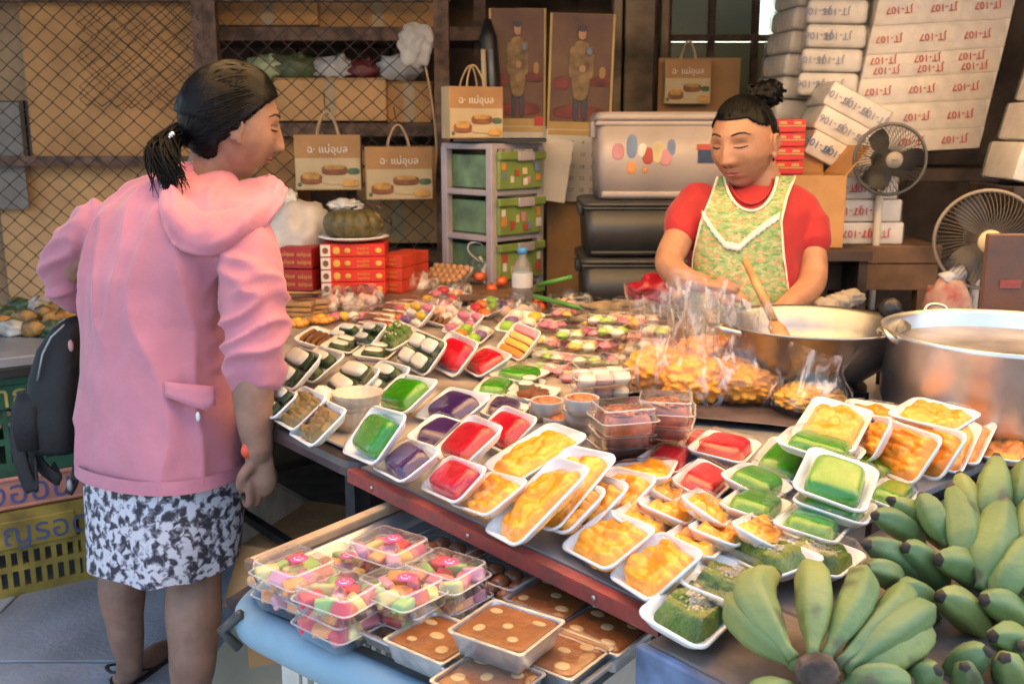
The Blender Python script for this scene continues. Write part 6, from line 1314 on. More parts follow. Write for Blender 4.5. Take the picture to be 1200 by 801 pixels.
def features(parent, M, brow_m, lip_m):
    for s_ in (-1, 1):
        part('eyebrow', xf(tube([on_face(s_ * x, .033 + .006 * math.sin(math.pi * (x - .012) / .042) - .002 * (x > .046), .0012) for x in np.linspace(.013, .052, 9)], [.0012, .0022, .0026, .0027, .0026, .0023, .0018, .0013, .0007], 6), M), brow_m, parent)
        part('eyelashes', xf(tube([on_face(s_ * x, .0065 - .0022 * math.sin(math.pi * (x - .017) / .029), .0022) for x in np.linspace(.017, .047, 9)], [.0006, .0011, .0014, .0016, .0017, .0017, .0015, .0012, .0006], 6), M), M_eye, parent)
        part('eyelid_crease', xf(tube([on_face(s_ * x, .0145 + .002 * math.sin(math.pi * (x - .018) / .027), .0004) for x in np.linspace(.018, .045, 7)], .0006, 5), M), mat('lid_crease', (.16, .075, .05), .6), parent)
        part('nostril', xf(blob(on_face(s_ * .0075, -.0425, .0008), (.0034, .002, .0018), 2), M), M_brow, parent)
    part('upper_lip', xf(tube([on_face(x, -.0555 - .0018 * (abs(x) < .004) - .10 * x * x / .02, .0008) for x in np.linspace(-.019, .019, 13)], [.0008, .0018, .0026, .0031, .0034, .0035, .0030, .0035, .0034, .0031, .0026, .0018, .0008], 8), M), lip_m, parent)
    part('lower_lip', xf(tube([on_face(x, -.0645 + .35 * x * x / .02, .0008) for x in np.linspace(-.016, .016, 11)], [.0012, .0024, .0034, .0041, .0045, .0046, .0045, .0041, .0034, .0024, .0012], 8), M), lip_m, parent)
    part('mouth_line', xf(tube([on_face(x, -.0595 - .0006 * math.cos(x * 200), .0014) for x in np.linspace(-.019, .019, 11)], .0008, 5), M), M_brow, parent)
M_hs = hair_material()
def strands(starts, tie, lift, n_seg=9, rad=.0013, jit=.1, rs=random.Random(5)):
    """combed locks running over the skull from the hairline to where the hair is gathered (head frame)"""
    P = []; T = Vector(tie)
    for s0 in starts:
        d0 = Vector(s0).normalized(); d1 = (T + Vector((rs.gauss(0, .12), rs.gauss(0, .08), rs.gauss(0, .12)))).normalized(); pts = []; k0 = rs.uniform(.9, 1.08)
        om = max(.05, d0.angle(d1))
        for i in range(n_seg + 1):
            t = i / n_seg; d = (d0 * math.sin((1 - t) * om) + d1 * math.sin(t * om)) / math.sin(om); d.normalize()
            x, y, z = head_xyz(math.atan2(d.x, d.y), math.asin(max(-1, min(1, d.z)))); q = Vector((x, min(y, .0935), z)); n_ = Vector((x / .0735 ** 2, y / .093 ** 2, z / .113 ** 2)).normalized()
            pts.append(q + n_ * (lift * (.25 + .75 * math.sin(math.pi * min(1, .12 + t * .8))) * k0))
        P.append(tube(pts, [rad * (.5 if i == 0 else 1) for i in range(n_seg + 1)], 5))
    return join(*P)
def hand(wrist, fwd, up, side, s=1., curl=.9, thumb=1):
    """palm plus five bent fingers; fwd = towards fingertips, up = back of the hand, side = towards the thumb"""
    fwd, up, side = Vector(fwd).normalized(), Vector(up).normalized(), Vector(side).normalized(); w = Vector(wrist); P = []
    P.append(capsule([w - fwd * .01, w + fwd * .03 * s, w + fwd * .07 * s], [.026 * s, .031 * s, .034 * s], 16, 4, .55))
    for k in range(4):
        off = side * ((1.5 - k) * .0185 * s); L = (.070, .078, .073, .058)[k] * s; p0 = w + fwd * (.078 - .004 * abs(1.3 - k)) * s + off; pts = [p0 - fwd * .015 * s]; ang = .15 + .12 * k; p = p0
        for seg in range(3):
            pts.append(p); d = fwd * math.cos(ang) - up * math.sin(ang); p = p + d * L * (.42, .32, .26)[seg]; ang += curl
        pts.append(p); P.append(capsule(pts, [.0095 * s, .0098 * s, .009 * s, .0082 * s, .0066 * s], 10, 3))
    tp = w + fwd * .022 * s + side * .026 * s
    P.append(capsule([tp - side * .012 * s, tp + side * .010 * s + fwd * .016 * s, tp + side * .016 * s + fwd * .040 * s - up * .012 * s, tp + side * .008 * s + fwd * .062 * s - up * .028 * s], [.014 * s, .0125 * s, .0105 * s, .008 * s], 10, 4))
    return P

# ------------------------------------------------------------------ the customer
pc_ = thing('person', 'woman in pink hooded jacket and floral skirt leaning toward the sweets', 'person', (-.80, 2.14, 0)); PI_ = pc_.matrix_world.inverted()
cu_, cv_ = Vector((.86, -.51, 0)), Vector((.51, .86, 0))
def L_(vf): return xf(vf, PI_)
def pr_(xl, xr, y, t, b, dy=0., tilt=0., p=2.4):
    """body ring from its left and right outline in the photograph"""
    W = (xr - xl) / 2 * t / FOC; a = math.sqrt(max(W * W - (b * .51) ** 2, .0005)) / .86; c = PT((xl + xr) / 2, y, t)
    return [q + Vector((0, 0, tilt * (q - c).dot(cu_))) for q in sring(c, cu_, cv_, a, b, 44, p)]
TR = [(548, 92, 291, 2.26, .150), (535, 91, 291, 2.26, .152), (490, 93, 286, 2.26, .15), (430, 96, 279, 2.26, .148), (370, 97, 278, 2.26, .145), (320, 96, 286, 2.25, .143), (285, 94, 303, 2.245, .137), (262, 100, 311, 2.24, .128), (240, 116, 304, 2.24, .115), (216, 150, 284, 2.25, .095), (202, 188, 266, 2.26, .075)]
torso = loft([pr_(xl, xr, y, t, b, tilt=.02 if y == 548 else 0.) for y, xl, xr, t, b in TR])
def t_back(x, y):
    """depth of the jacket's surface that faces the viewer"""
    for (y0, l0, r0, t0, b0), (y1, l1, r1, t1, b1) in zip(TR, TR[1:]):
        if y1 <= y <= y0 or (y < y1 and y1 == 202): k = min(1, (y0 - y) / (y0 - y1)); xl, xr, t, b = l0 + (l1 - l0) * k, r0 + (r1 - r0) * k, t0 + (t1 - t0) * k, b0 + (b1 - b0) * k; break
    W = (xr - xl) / 2 * t / FOC; a = math.sqrt(max(W * W - (b * .51) ** 2, .0005)) / .86; dx = max(-.97 * W, min(.97 * W, (x - (xl + xr) / 2) * t / FOC))
    A = (.51 / a) ** 2 + (.86 / b) ** 2; B = 2 * dx * (-.51 * .86 / a ** 2 + .51 * .86 / b ** 2); C_ = (dx * .86 / a) ** 2 + (dx * .51 / b) ** 2 - 1
    return t + (-B - math.sqrt(max(0, B * B - 4 * A * C_))) / (2 * A)
rs_ = capsule([PT(282, 262, 2.16), PT(296, 300, 2.12), PT(297, 350, 2.09), PT(299, 400, 2.08), PT(299, 428, 2.085)], [.060, .068, .072, .069, .062], 24, 6)
cuff = capsule([PT(299, 424, 2.085), PT(300, 434, 2.085)], [.066, .064], 24, 3)
ls_ = capsule([PT(118, 262, 2.32), PT(90, 292, 2.36), PT(74, 322, 2.40), PT(84, 345, 2.44)], [.060, .057, .052, .048], 20, 6)
HR = [(.050, [(226, 190), (228, 200), (238, 210), (256, 214), (280, 213), (302, 209), (316, 205)]), (.030, [(216, 190), (217, 212), (229, 234), (253, 240), (283, 229), (306, 216), (321, 207)]), (-.018, [(205, 191), (207, 222), (226, 254), (254, 262), (288, 247), (313, 227), (327, 211)]),
      (-.030, [(194, 198), (196, 240), (214, 275), (250, 284), (293, 265), (321, 237), (333, 217)]), (-.020, [(188, 205), (191, 255), (208, 290), (252, 298), (299, 277), (327, 245), (337, 222)]), (-.002, [(196, 206), (200, 250), (217, 283), (252, 289), (295, 267), (321, 239), (331, 221)])]
rows = []
for off, pl in HR:
    P3 = [PT(x, y, t_back(min(x, 300), max(y, 208)) + off * (1 if 0 < i < 6 else .6) + (.02 * max(0, (x - 300) / 30))) for i, (x, y) in enumerate(pl)]; rows.append(smooth_path(P3, 8))
cols = [smooth_path([r[i] for r in rows], 6) for i in range(len(rows[0]))]
V = []; F = []; nc, nr = len(cols), len(cols[0])
for i, c_ in enumerate(cols):
    for j, p in enumerate(c_): w_ = mnoise.noise(Vector((i * .16, j * .22, 1.7))) * .010 + (1 - 2 * abs(mnoise.noise(Vector((i * .30 + j * .12, j * .05, 5.1))))) * .004; V.append(PI_ @ (p + Vector((0, -w_, w_ * .4))))
for i in range(nc - 1):
    for j in range(nr - 1): q = i * nr + j; F.append((q, q + 1, q + nr + 1, q + nr))
hood_vf = (V, F)
jk = fuse('jacket', [L_(torso), L_(rs_), L_(cuff), L_(ls_)], .0065, 4, .5)
co = coords(jk); no_ = normals(jk)
def fold_field(P, seed):
    out = np.zeros(len(P))
    for i, p in enumerate(P):
        v = Vector((float(p[0]), float(p[1]), float(p[2])))
        a = mnoise.noise(Vector((v.x * 13 + 2.5 * v.z, v.y * 13, v.z * 2.6 + seed))); b = mnoise.noise(Vector((v.x * 6 + seed, v.y * 6, v.z * 5))); c = abs(mnoise.noise(Vector((v.x * 9 - v.z * 7, v.y * 9 + v.z * 5, v.z * 9 + seed))))
        out[i] = .55 * (1 - 2 * abs(a)) * .6 + .3 * b - .45 * c
    return out
def creases(P, armmask, seed):
    out = np.zeros(len(P))
    for i, p in enumerate(P):
        x, y, z = float(p[0]), float(p[1]), float(p[2]); m_ = float(armmask[i])
        w = .03 * mnoise.noise(Vector((x * 5, y * 5, z * 5 + seed)))
        v1 = mnoise.noise(Vector(((x + w) * 11, y * 11, z * 1.7 + seed))); back = (1 - 2.2 * abs(v1)); back = max(0, back) ** 1.6          # long drapes
        v2 = mnoise.noise(Vector((x * 7 + 4 * z, y * 7, (z + w * 2) * 17 - 6 * x + seed))); slv = max(0, 1 - 2.4 * abs(v2)) ** 1.5       # bunched rings on the sleeves
        v3 = mnoise.noise(Vector((x * 22, y * 22, z * 12 + seed)))
        out[i] = (1 - m_) * (back * .016 + .004 * v3) + m_ * (slv * .017 + .004 * v3) - .009
    return out
xw = co[:, 0] + pc_.location.x; zw = co[:, 2]
armR_ = np.clip((co[:, 0] - .14) / .04, 0, 1) * np.clip((zw - .80) / .06, 0, 1) * np.clip((1.25 - zw) / .08, 0, 1); armL_ = np.clip((-.17 - co[:, 0]) / .04, 0, 1) * np.clip((zw - .9) / .05, 0, 1)
setco(jk, co + no_ * creases(co, np.maximum(armR_, armL_), 3.3)[:, None])
M_jac = mat('pink_cotton', (.47, .175, .235), .8, .08, 7, .30, 26, sheen=.2)
setmat(jk, [M_jac]); jko = link('jacket', jk, pc_)
hdo = part('hood', hood_vf, M_jac, jko); hs_ = hdo.modifiers.new('s', 'SOLIDIFY'); hs_.thickness = .005; hs_.offset = 0
sm = jko.modifiers.new('smooth', 'SMOOTH'); sm.iterations = 1; sm.factor = .5
# hem band, pocket flap with white pull, red tab
fl = []
hemr = [[PI_ @ (q + (q - PT(191, 545, 2.26)).normalized() * .004) for q in pr_(92, 291, y, 2.26, .152, tilt=.02)] for y in (549, 534)]
part('hem_band', loft(hemr, False, False), M_jac, jko)
def on_back(x, y, d=.0): return PI_ @ PT(x, y, t_back(x, y) - .008 - d)
pf = []
NX = 12
for r in range(4):
    row = []
    for i in range(NX + 1):
        k = i / NX; x = 194 + 58 * k; yt = 447 + 6 * k; yb_ = yt + (18 + 14 * k if k < .85 else 22) * (r / 3); row.append(on_back(x, yb_, .002 + .003 * (r / 3)))
    pf.append(row)
p_ = part('pocket_flap', loft(pf, False, False, False), M_jac, jko); so = p_.modifiers.new('s', 'SOLIDIFY'); so.thickness = .004
zp = part('zip_pull', blob(on_back(232, 488, .012), (.005, .004, .011), 2), mat('white_pull', (.7, .72, .75), .4), jko)
part('red_tab', blob(PI_ @ PT(289, 528, 2.08), (.012, .010, .016), 2, .3), mat('red_orange_tab', (.7, .08, .03), .5), jko)
# skirt
sk = []
for y, xl, xr, b, wv in ((520, 100, 284, .145, 0), (560, 101, 286, .15, .001), (600, 104, 283, .15, .002), (640, 108, 279, .15, .004), (652, 109, 277, .148, .005)):
    ring = pr_(xl, xr, y, 2.27, b, tilt=.0); c = PT((xl + xr) / 2, y, 2.27)
    sk.append([PI_ @ (q + (q - c).normalized() * (wv * math.sin(j * 2 * math.pi * 6 / 44 + y * .01) + wv * .6 * math.sin(j * 2 * math.pi * 11 / 44)) + Vector((0, 0, (.005 * math.sin(j * 2 * math.pi * 7 / 44) if y > 645 else 0)))) for j, q in enumerate(ring)])
M_sk = bpy.data.materials.new('floral_skirt'); M_sk.use_nodes = True; n, l, b = setup_nodes(M_sk); b.inputs['Roughness'].default_value = .8
tc = n.new('ShaderNodeTexCoord'); no1 = n.new('ShaderNodeTexNoise'); no1.inputs['Scale'].default_value = 56; no1.inputs['Detail'].default_value = 2; no1.inputs['Distortion'].default_value = .35
cr = n.new('ShaderNodeValToRGB'); cr.color_ramp.interpolation = 'LINEAR'; E_ = cr.color_ramp.elements; E_[0].position = .40; E_[0].color = (.03, .03, .04, 1); E_[1].position = .55; E_[1].color = (.52, .52, .58, 1); q = cr.color_ramp.elements.new(.475); q.color = (.16, .15, .19, 1)
l.new(tc.outputs['Object'], no1.inputs['Vector']); l.new(no1.outputs['Fac'], cr.inputs[0]); l.new(cr.outputs[0], b.inputs['Base Color']); MATS['floral_skirt'] = M_sk
so_ = part('skirt', loft(sk, False, False), M_sk, pc_); s2 = so_.modifiers.new('sub', 'SUBSURF'); s2.levels = 2; s2.render_levels = 2
# body
hfwd = Vector((.90, .34, -.20)).normalized(); hup = (Vector((.10, .0, 1)) - hfwd * Vector((.10, 0, 1)).dot(hfwd)).normalized(); hright = hfwd.cross(hup)
HC = PT(274, 146, 2.25); HS = 1.06
HM = Matrix.Translation(HC) @ Matrix((hright, hfwd, hup)).transposed().to_4x4() @ Matrix.Scale(HS, 4)
fl0 = PZ(150, 803, 0); lk = PT(146, 640, 2.40); fr0 = PZ(222, 892, 0)
fd = Vector((.35, .94, 0)).normalized()
legL = capsule([PT(150, 560, 2.36), lk, PT(143, 690, 2.40), PT(147, 735, 2.41), PT(152, 775, 2.42), fl0 + Vector((0, .0, .035))], [.075, .052, .055, .043, .031, .030], 22, 6)
legR = capsule([PT(225, 570, 2.29), PT(228, 655, 2.26), PT(227, 715, 2.235), PT(226, 770, 2.22), PT(222, 835, 2.215), fr0 + Vector((0, 0, .035))], [.066, .058, .062, .052, .034, .032], 22, 6)
footL = capsule([fl0 + Vector((0, 0, .03)) - fd * .01, fl0 + fd * .10 + Vector((0, 0, .03)), fl0 + fd * .19 + Vector((0, 0, .018))], [.030, .034, .022], 16, 5, .8); footR = capsule([fr0 + Vector((0, 0, .03)) - fd * .01, fr0 + fd * .10 + Vector((0, 0, .03)), fr0 + fd * .19 + Vector((0, 0, .018))], [.030, .034, .022], 16, 5, .8)
wr = PT(303, 528, 2.10)
armR = capsule([PT(285, 280, 2.18), PT(297, 360, 2.10), PT(298, 430, 2.09), PT(297, 470, 2.09), wr], [.05, .048, .047, .043, .031], 20, 6)
armL = capsule([PT(120, 275, 2.32), PT(82, 322, 2.41), PT(110, 352, 2.52), PT(150, 362, 2.62)], [.05, .045, .04, .03], 18, 6)
hR = hand(wr, (.02, .05, -1), (.55, -.8, 0), (-.55, -.45, -.1), 1.02, .75)
hL = hand(PT(150, 362, 2.62), (.6, .75, -.1), (0, -.2, 1), (.8, -.6, 0), 1., .6)
core = loft([pr_(112, 270, 600, 2.27, .11), pr_(105, 275, 540, 2.26, .11), pr_(115, 262, 430, 2.26, .11), pr_(115, 265, 320, 2.25, .10), pr_(125, 285, 265, 2.25, .09), pr_(170, 262, 225, 2.25, .07)])
neck = capsule([PT(226, 236, 2.27), PT(246, 200, 2.26), HC - hup * .04 - hfwd * .02], [.056, .053, .058], 18, 5)
bd = fuse('body', [L_(x) for x in [legL, legR, footL, footR, armR, armL, core, neck] + hR + hL] + [L_(xf(head_vf(), HM)), L_(xf(ear(1), HM)), L_(xf(ear(-1), HM))], .0042, 2, .4)
setmat(bd, [M_skin2]); bdo = link('body', bd, pc_); features(bdo, PI_ @ HM, M_brow, mat('lips_tan', (.26, .09, .08), .45))
# hair: smooth cap pulled back to a low ponytail
def keepC(x, y, z):
    ax = abs(x)
    if y > -.018: return z > .004 + 1.02 * y - .12 * max(0, .05 - ax)
    return z > -.074 + .6 * max(0, y + .045) and not (y > -.028 and z < -.012)
HL = PI_ @ HM
hv = hair_shell(keepC, lambda q: .006 + .010 * min(1, max(0, (.085 - q.y) / .05)) + .008 * max(0, -q.y / .1) + .003 * max(0, q.z / .1))
ho = part('hair', hv, M_hs, pc_, True, HL); HOI = HL.inverted(); so = ho.modifiers.new('s', 'SOLIDIFY'); so.thickness = .010; so.offset = -1
rs = random.Random(11); S0 = []
for k in range(1100):
    a = rs.uniform(-1, 1); u = rs.random()
    if u < .55: y0 = rs.uniform(-.02, .088); S0.append((math.copysign(.072 * math.sqrt(max(0, 1 - (y0 / .10) ** 2)) * rs.uniform(.9, 1), a) if y0 < .06 else .05 * a, y0, .008 + 1.0 * y0 + rs.uniform(0, .01)))
    elif u < .8: S0.append((a * .05, rs.uniform(-.03, .07), .10))
    else: S0.append((math.copysign(.07, a), rs.uniform(-.06, -.02), rs.uniform(-.05, .05)))
S1 = []
for k in range(520):
    y0 = rs.uniform(-.018, .090); sx = rs.choice((-1, 1)); S1.append((sx * .0735 * math.sqrt(max(0, 1 - (y0 / .094) ** 2)) * (1 if y0 < .07 else rs.uniform(.2, 1)), y0, .004 + 1.02 * y0 - .005 - rs.uniform(0, .005)))
part('hair_locks', join(strands(S1, (0, -.92, -.35), .0195, rad=.0012), strands(S0[:320], (0, -.92, -.42), .0205, rad=.0012)), M_hs, ho, kind='stuff')
tie = PT(205, 158, 2.22); P = []
rs = random.Random(3)
for k in range(240):
    a0 = tie + Vector((rs.gauss(0, .010), rs.gauss(0, .010), rs.gauss(0, .008))); e0 = PT(rs.gauss(200, 9), rs.gauss(214, 9), 2.12); m0 = a0.lerp(e0, .45) + Vector((rs.gauss(-.018, .012), rs.gauss(-.02, .01), .015))
    pp, rr_ = smooth_path([a0 + Vector((.05, .02, .02)), a0, m0, e0], 5, [.0028, .0028, .0025, .0008]); P.append(tube(pp, rr_, 4))
pt2 = part('ponytail', xf(L_(join(*P)), HOI), M_hs, ho); part('hair_bulk', xf(L_(capsule([PT(236, 150, 2.24), PT(222, 156, 2.23), tie, PT(200, 180, 2.17)], [.05, .035, .022, .02], 14, 5)), HOI), M_hs, ho)
part('hair_clip', xf(L_(join(*[blob(PT(196 + k * 2, 163 - k * 2, 2.17), (.007, .006, .006), 2) for k in range(4)])), HOI), mat('silver_clip', (.75, .78, .8), .25, metal=.9), ho)
# sandals
for f0, s_ in ((fl0, 'L'), (fr0, 'R')):
    sd = part('sandal', L_(xf(loft([rrect(.25, .085, .04, 0.004, 6), rrect(.25, .085, .04, .022, 6)]), Matrix.Translation(f0 + fd * .085) @ Matrix.Rotation(math.atan2(fd.y, fd.x), 4, 'Z'))), mat('sandal_sole', (.03, .035, .045), .6), pc_, False)
    sx = Vector((fd.y, -fd.x, 0)); part('heel_strap', L_(tube(smooth_path([f0 + sx * .036 + fd * .06 + Vector((0, 0, .02)), f0 + sx * .036 - fd * .02 + Vector((0, 0, .06)), f0 - fd * .05 + Vector((0, 0, .065)), f0 - sx * .036 - fd * .02 + Vector((0, 0, .06)), f0 - sx * .036 + fd * .06 + Vector((0, 0, .02))], 5), .006, 8, flat=.5)), mat('sandal_sole', (.03, .035, .045)), sd)
# ------------------------------------------------------------------ backpack hanging from her left arm
BT = 2.47; bc_ = PT(66, 450, BT); bp_ = thing('backpack', 'small black backpack hanging from the customer left arm', 'backpack', bc_); BI = bp_.matrix_world.inverted()
M_bp = mat('black_nylon', (.007, .0075, .010), .7, .25, 14, .25, 60)
def bring(y, xl, xr, b): c = PT((xl + xr) / 2, y, BT); W = (xr - xl) / 2 * BT / FOC; return [BI @ q for q in sring(c, _X, Vector((0, 1, 0)), W, b, 32, 3.2)]
part('body', loft([bring(527, 48, 92, .045), bring(520, 40, 96, .06), bring(480, 36, 99, .07), bring(440, 40, 100, .07), bring(405, 50, 101, .065), bring(382, 66, 101, .05), bring(372, 80, 99, .03)]), M_bp, bp_)
part('front_pocket', loft([[p + Vector((0, -.03, 0)) for p in bring(518, 28, 62, .04)], [p + Vector((0, -.03, 0)) for p in bring(470, 26, 62, .05)], [p + Vector((0, -.03, 0)) for p in bring(455, 30, 60, .03)]]), M_bp, bp_)
M_zip = mat('grey_zip', (.35, .35, .36), .4, metal=.5)
part('zip', tube([BI @ PT(x, y, BT - .075) for x, y in ((44, 446), (50, 415), (60, 395), (76, 380))], .003, 6), M_zip, bp_)
part('zip_pull', blob(BI @ PT(83, 405, BT - .085), (.007, .004, .015), 2), mat('pink_pull', (.6, .3, .3), .5), bp_)
def strap(lst, r=.014, fl=.3): return tube(smooth_path([BI @ PT(x, y, t) for x, y, t in lst], 6), r, 8, True, fl)
part('strap', strap([(92, 378, BT), (96, 365, BT), (86, 350, BT), (78, 362, BT - .02)]), M_bp, bp_)
part('strap', strap([(28, 470, BT - .05), (20, 505, BT - .06), (26, 545, BT - .06), (40, 575, BT - .05), (38, 535, BT - .04)], .018), M_bp, bp_)
part('strap', strap([(34, 515, BT - .02), (48, 545, BT - .02), (70, 562, BT - .02), (62, 545, BT)], .016), M_bp, bp_)
part('strap', strap([(93, 470, BT - .06), (92, 520, BT - .07), (88, 560, BT - .06), (80, 578, BT - .06)], .011), M_bp, bp_)
part('buckle', blob(BI @ PT(82, 568, BT - .07), (.008, .006, .016), 2), M_zip, bp_)

# ------------------------------------------------------------------ the vendor
vt = 2.92
pv = thing('person', 'woman in red shirt and green patterned apron standing behind the wok', 'person', (PT(870, 250, vt).x, PT(870, 250, vt).y, 0)); VI = pv.matrix_world.inverted()
def V_(vf): return xf(vf, VI)
Yv = Vector((0, 1, 0))
def vr(xl, xr, y, b, t=vt, p=2.3): c = PT((xl + xr) / 2, y, t); return sring(c, _X, Yv, (xr - xl) / 2 * t / FOC, b, 48, p)
VR = [(420, 805, 950, .14), (380, 806, 945, .145), (340, 806, 941, .145), (300, 808, 940, .14), (270, 806, 943, .135), (245, 803, 952, .12), (232, 812, 950, .10), (223, 832, 942, .08), (217, 852, 932, .064)]
vt_torso = loft([vr(xl, xr, y, b) for y, xl, xr, b in VR])
slA = capsule([PT(820, 236, 2.92), PT(805, 256, 2.90), PT(798, 272, 2.87)], [.060, .060, .056], 22, 5)
slB = capsule([PT(935, 240, 2.92), PT(949, 262, 2.90), PT(951, 286, 2.88)], [.058, .057, .052], 22, 5)
sh = fuse('red_shirt', [V_(vt_torso), V_(slA), V_(slB)], .0085, 4, .5)
co = coords(sh); no_ = normals(sh); setco(sh, co + no_ * (fold_field(co, 8.1) * .017)[:, None])
setmat(sh, [mat('red_cotton', (.34, .006, .012), .75, .08, 9, .1, 150, sheen=.15)]); link('red_shirt', sh, pv)
vf_ = Vector((-.62, -.74, -.17)).normalized(); vu_ = (Vector((-.06, 0, 1)) - vf_ * Vector((-.06, 0, 1)).dot(vf_)).normalized(); vrt = vf_.cross(vu_)
VC = PT(872, 168, 2.86); VM = Matrix.Translation(VC) @ Matrix((vrt, vf_, vu_)).transposed().to_4x4() @ Matrix.Diagonal((1.19, 1.13, 1.14, 1))
w1 = PT(822, 332, 2.70); w2 = PT(912, 366, 2.68)
vA = capsule([PT(815, 240, 2.92), PT(795, 280, 2.86), PT(784, 308, 2.80), PT(800, 326, 2.74), w1], [.048, .044, .040, .036, .027], 20, 6)
vB = capsule([PT(940, 245, 2.92), PT(950, 290, 2.88), PT(952, 328, 2.82), PT(935, 350, 2.75), w2], [.048, .043, .040, .036, .027], 20, 6)
vh1 = hand(w1, (.9, -.25, -.15), (-.1, -.5, .85), (.1, -.6, -.6), 1., .6); vh2 = hand(w2, (-.7, -.3, -.4), (.2, -.5, .8), (-.4, -.5, .5), 1., .8)
vneck = capsule([PT(897, 236, 2.92), PT(892, 214, 2.91), VC - vu_ * .05 - vf_ * .03], [.066, .060, .062], 18, 5)
vcore = loft([vr(xl + 14, xr - 14, y, b * .85) for y, xl, xr, b in VR[:-1]])
vlegs = [capsule([PT(875 + s * 28, 400, vt), Vector((PT(875 + s * 28, 400, vt).x, PT(875, 400, vt).y, .40)), Vector((PT(875 + s * 28, 400, vt).x, PT(875, 400, vt).y, .06))], [.08, .055, .035], 16, 5) for s in (-1, 1)]
vbd = fuse('body', [V_(x) for x in [vA, vB, vneck, vcore] + vlegs + vh1 + vh2] + [V_(xf(head_vf(), VM)), V_(xf(ear(1), VM)), V_(xf(ear(-1), VM))], .0034, 1, .4)
setmat(vbd, [M_skin]); vbo = link('body', vbd, pv); features(vbo, VI @ VM, M_brow, M_lip)
def keepV(x, y, z):
    ax = abs(x); line = .070 - 1.0 * max(0, ax - .040)
    if y > .0: return z > line
    if z > -.02: return y < -.004 and not (y > -.024 and z < .020)
    return y < -.030 and z > -.070
ho = part('hair', (hair_shell(keepV, lambda q: .0045 + .004 * max(0, -q.y / .1))), M_hs, pv, True, VI @ VM); VHI = (VI @ VM).inverted(); so = ho.modifiers.new('s', 'SOLIDIFY'); so.thickness = .004; so.offset = -1
rs = random.Random(21); S0 = []
for k in range(800):
    a = rs.uniform(-math.pi, math.pi); y0 = .088 * math.cos(a); S0.append((.07 * math.sin(a), y0, (.074 - .5 * max(0, abs(.07 * math.sin(a)) - .045) if y0 > 0 else .066 + 1.1 * y0) + rs.uniform(0, .02)))
part('hair_locks', strands(S0[:300], (0, -.62, .78), .0075, rad=.0011), M_hs, ho, kind='stuff')
part('hair_bun', xf(V_(join(blob(PT(895, 112, 2.93), (.050, .045, .040), 4, .3, 5, 2), blob(PT(905, 104, 2.93), (.030, .03, .026), 3, .5, 5, 6), *[tube(smooth_path([PT(885 + random.uniform(-12, 12), 118, 2.90), PT(895 + random.uniform(-18, 18), 104 + random.uniform(-6, 6), 2.9), PT(905 + random.uniform(-14, 18), 112 + random.uniform(-8, 8), 2.93)], 4), .0035, 5) for _ in range(22)])), VHI), M_hs, ho)
# apron: patterned bib following the torso, neckline cut out, white piping, lace V
M_ap = bpy.data.materials.new('apron_print'); M_ap.use_nodes = True; n, l, b = setup_nodes(M_ap); b.inputs['Roughness'].default_value = .8; MATS['apron_print'] = M_ap
tc = n.new('ShaderNodeTexCoord'); vo = n.new('ShaderNodeTexVoronoi'); vo.inputs['Scale'].default_value = 110; no1 = n.new('ShaderNodeTexNoise'); no1.inputs['Scale'].default_value = 120; no1.inputs['Detail'].default_value = 3; mp = n.new('ShaderNodeMapping'); mp.inputs['Scale'].default_value = (.7, .7, 1.5)
l.new(tc.outputs['Object'], mp.inputs[0]); l.new(mp.outputs[0], vo.inputs['Vector']); l.new(mp.outputs[0], no1.inputs['Vector'])
cr = n.new('ShaderNodeValToRGB'); cr.color_ramp.interpolation = 'CONSTANT'; el_ = cr.color_ramp.elements; el_[0].position = 0; el_[0].color = (.13, .26, .10, 1); el_[1].position = .30; el_[1].color = (.22, .34, .15, 1)
for ps, cc_ in ((.55, (.38, .40, .22, 1)), (.72, (.48, .22, .11, 1)), (.82, (.20, .31, .11, 1))): q = el_.new(ps); q.color = cc_
sp_ = n.new('ShaderNodeSeparateColor'); l.new(vo.outputs['Color'], sp_.inputs[0]); mxn = n.new('ShaderNodeMath'); mxn.operation = 'MULTIPLY_ADD'; mxn.inputs[1].default_value = .7; l.new(sp_.outputs[0], mxn.inputs[0])
sb = n.new('ShaderNodeMath'); sb.operation = 'MULTIPLY_ADD'; sb.inputs[1].default_value = .6; sb.inputs[2].default_value = -.15; l.new(no1.outputs['Fac'], sb.inputs[0]); l.new(sb.outputs[0], mxn.inputs[2]); l.new(mxn.outputs[0], cr.inputs[0]); l.new(cr.outputs[0], b.inputs['Base Color'])
def vring(y):
    for (y0, l0, r0, b0), (y1, l1, r1, b1) in zip(VR, VR[1:]):
        if y1 <= y <= y0: k = (y0 - y) / (y0 - y1); return l0 + (l1 - l0) * k, r0 + (r1 - r0) * k, b0 + (b1 - b0) * k
    return VR[-1][1:]
def on_front(x, y, d=.012):
    xl, xr, b_ = vring(y); k = max(-.999, min(.999, (x - (xl + xr) / 2) / ((xr - xl) / 2)))
    return VI @ PT(x, y, vt - b_ * (1 - abs(k) ** 2.3) ** (1 / 2.3) - d)
def interp(tab, y):
    for (y0, v0), (y1, v1) in zip(tab, tab[1:]):
        if y0 <= y <= y1: return v0 + (v1 - v0) * (y - y0) / (y1 - y0)
    return tab[-1][1]
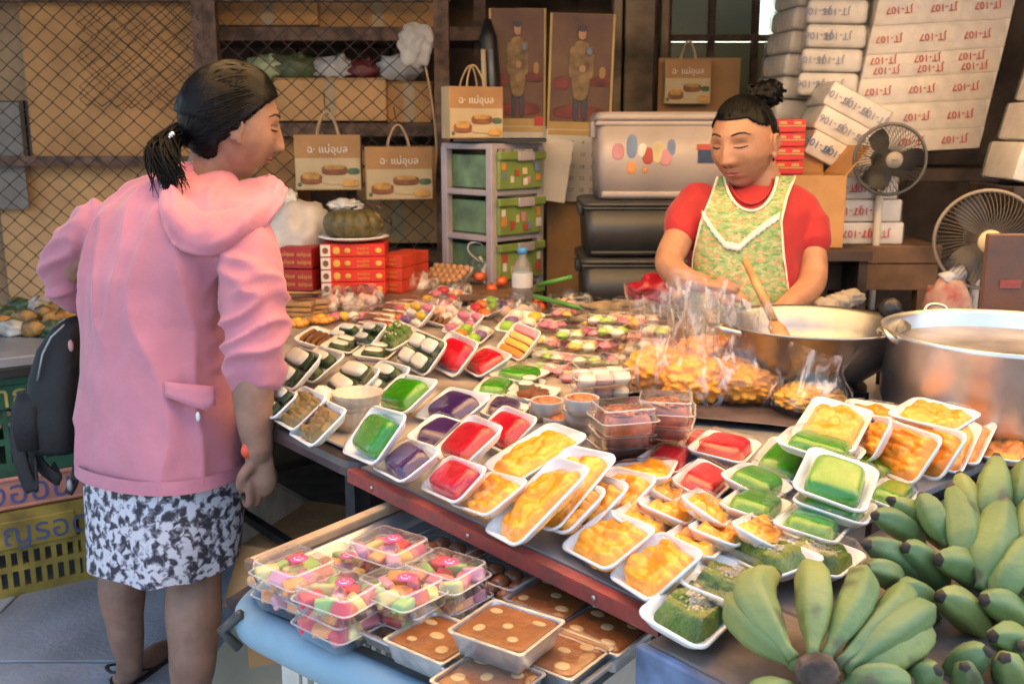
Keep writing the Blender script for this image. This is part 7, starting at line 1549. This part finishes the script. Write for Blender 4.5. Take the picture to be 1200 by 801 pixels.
EL = [(205, 842), (230, 834), (260, 822), (300, 813), (360, 808), (400, 806)]; ER = [(205, 932), (230, 922), (260, 915), (300, 918), (360, 926), (400, 930)]
NYa, NXa = 54, 40; V = []; F = []; ok_ = {}
for j in range(NYa + 1):
    y = 207 + (398 - 207) * j / NYa
    for i in range(NXa + 1):
        x = interp(EL, y) + (interp(ER, y) - interp(EL, y)) * i / NXa; V.append(on_front(x, y, .013 + .004 * mnoise.noise(Vector((x * .06, y * .015, 3))) + .002))
        ok_[(i, j)] = not (((x - 880) / 30) ** 2 + ((y - 200) / 46) ** 2 < 1)
for j in range(NYa):
    for i in range(NXa):
        if all(ok_[k] for k in ((i, j), (i + 1, j), (i, j + 1), (i + 1, j + 1))): a = j * (NXa + 1) + i; F.append((a, a + 1, a + NXa + 2, a + NXa + 1))
ap = part('apron', (V, F), M_ap, pv); so = ap.modifiers.new('s', 'SOLIDIFY'); so.thickness = .003
M_trim = mat('white_trim', (.72, .66, .58), .7, .05)
part('piping', tube([on_front(interp(EL, y), y, .016) for y in range(207, 398, 6)], .0045, 6), M_trim, ap); part('piping', tube([on_front(interp(ER, y), y, .016) for y in range(207, 398, 6)], .0045, 6), M_trim, ap)
part('piping', tube([on_front(880 + 31 * math.sin(a), 200 + 47 * math.cos(a), .019) for a in np.linspace(-1.42, 1.42, 30)], .0045, 6), M_trim, ap)
lv = [(823, 250), (836, 270), (850, 287), (866, 290), (880, 277), (898, 263), (916, 251)]; up_, dn_ = [], []
for (x0, y0), (x1, y1) in zip(lv, lv[1:]):
    for k in range(6): t = k / 6; x, y = x0 + (x1 - x0) * t, y0 + (y1 - y0) * t; up_.append(on_front(x, y - 3.5 - 1.0 * (k % 2), .017)); dn_.append(on_front(x, y + 3.5 + 2.6 * (k % 2), .019))
lt = part('lace_trim', loft([up_, dn_], False, False, False), M_trim, ap); so = lt.modifiers.new('s', 'SOLIDIFY'); so.thickness = .004
part('collar_piping', tube([on_front(880 + 27 * math.sin(a), 199 + 40 * math.cos(a), .006) for a in np.linspace(-1.3, 1.3, 20)], .004, 6), mat('red_cotton', (.34, .006, .012)), pv)
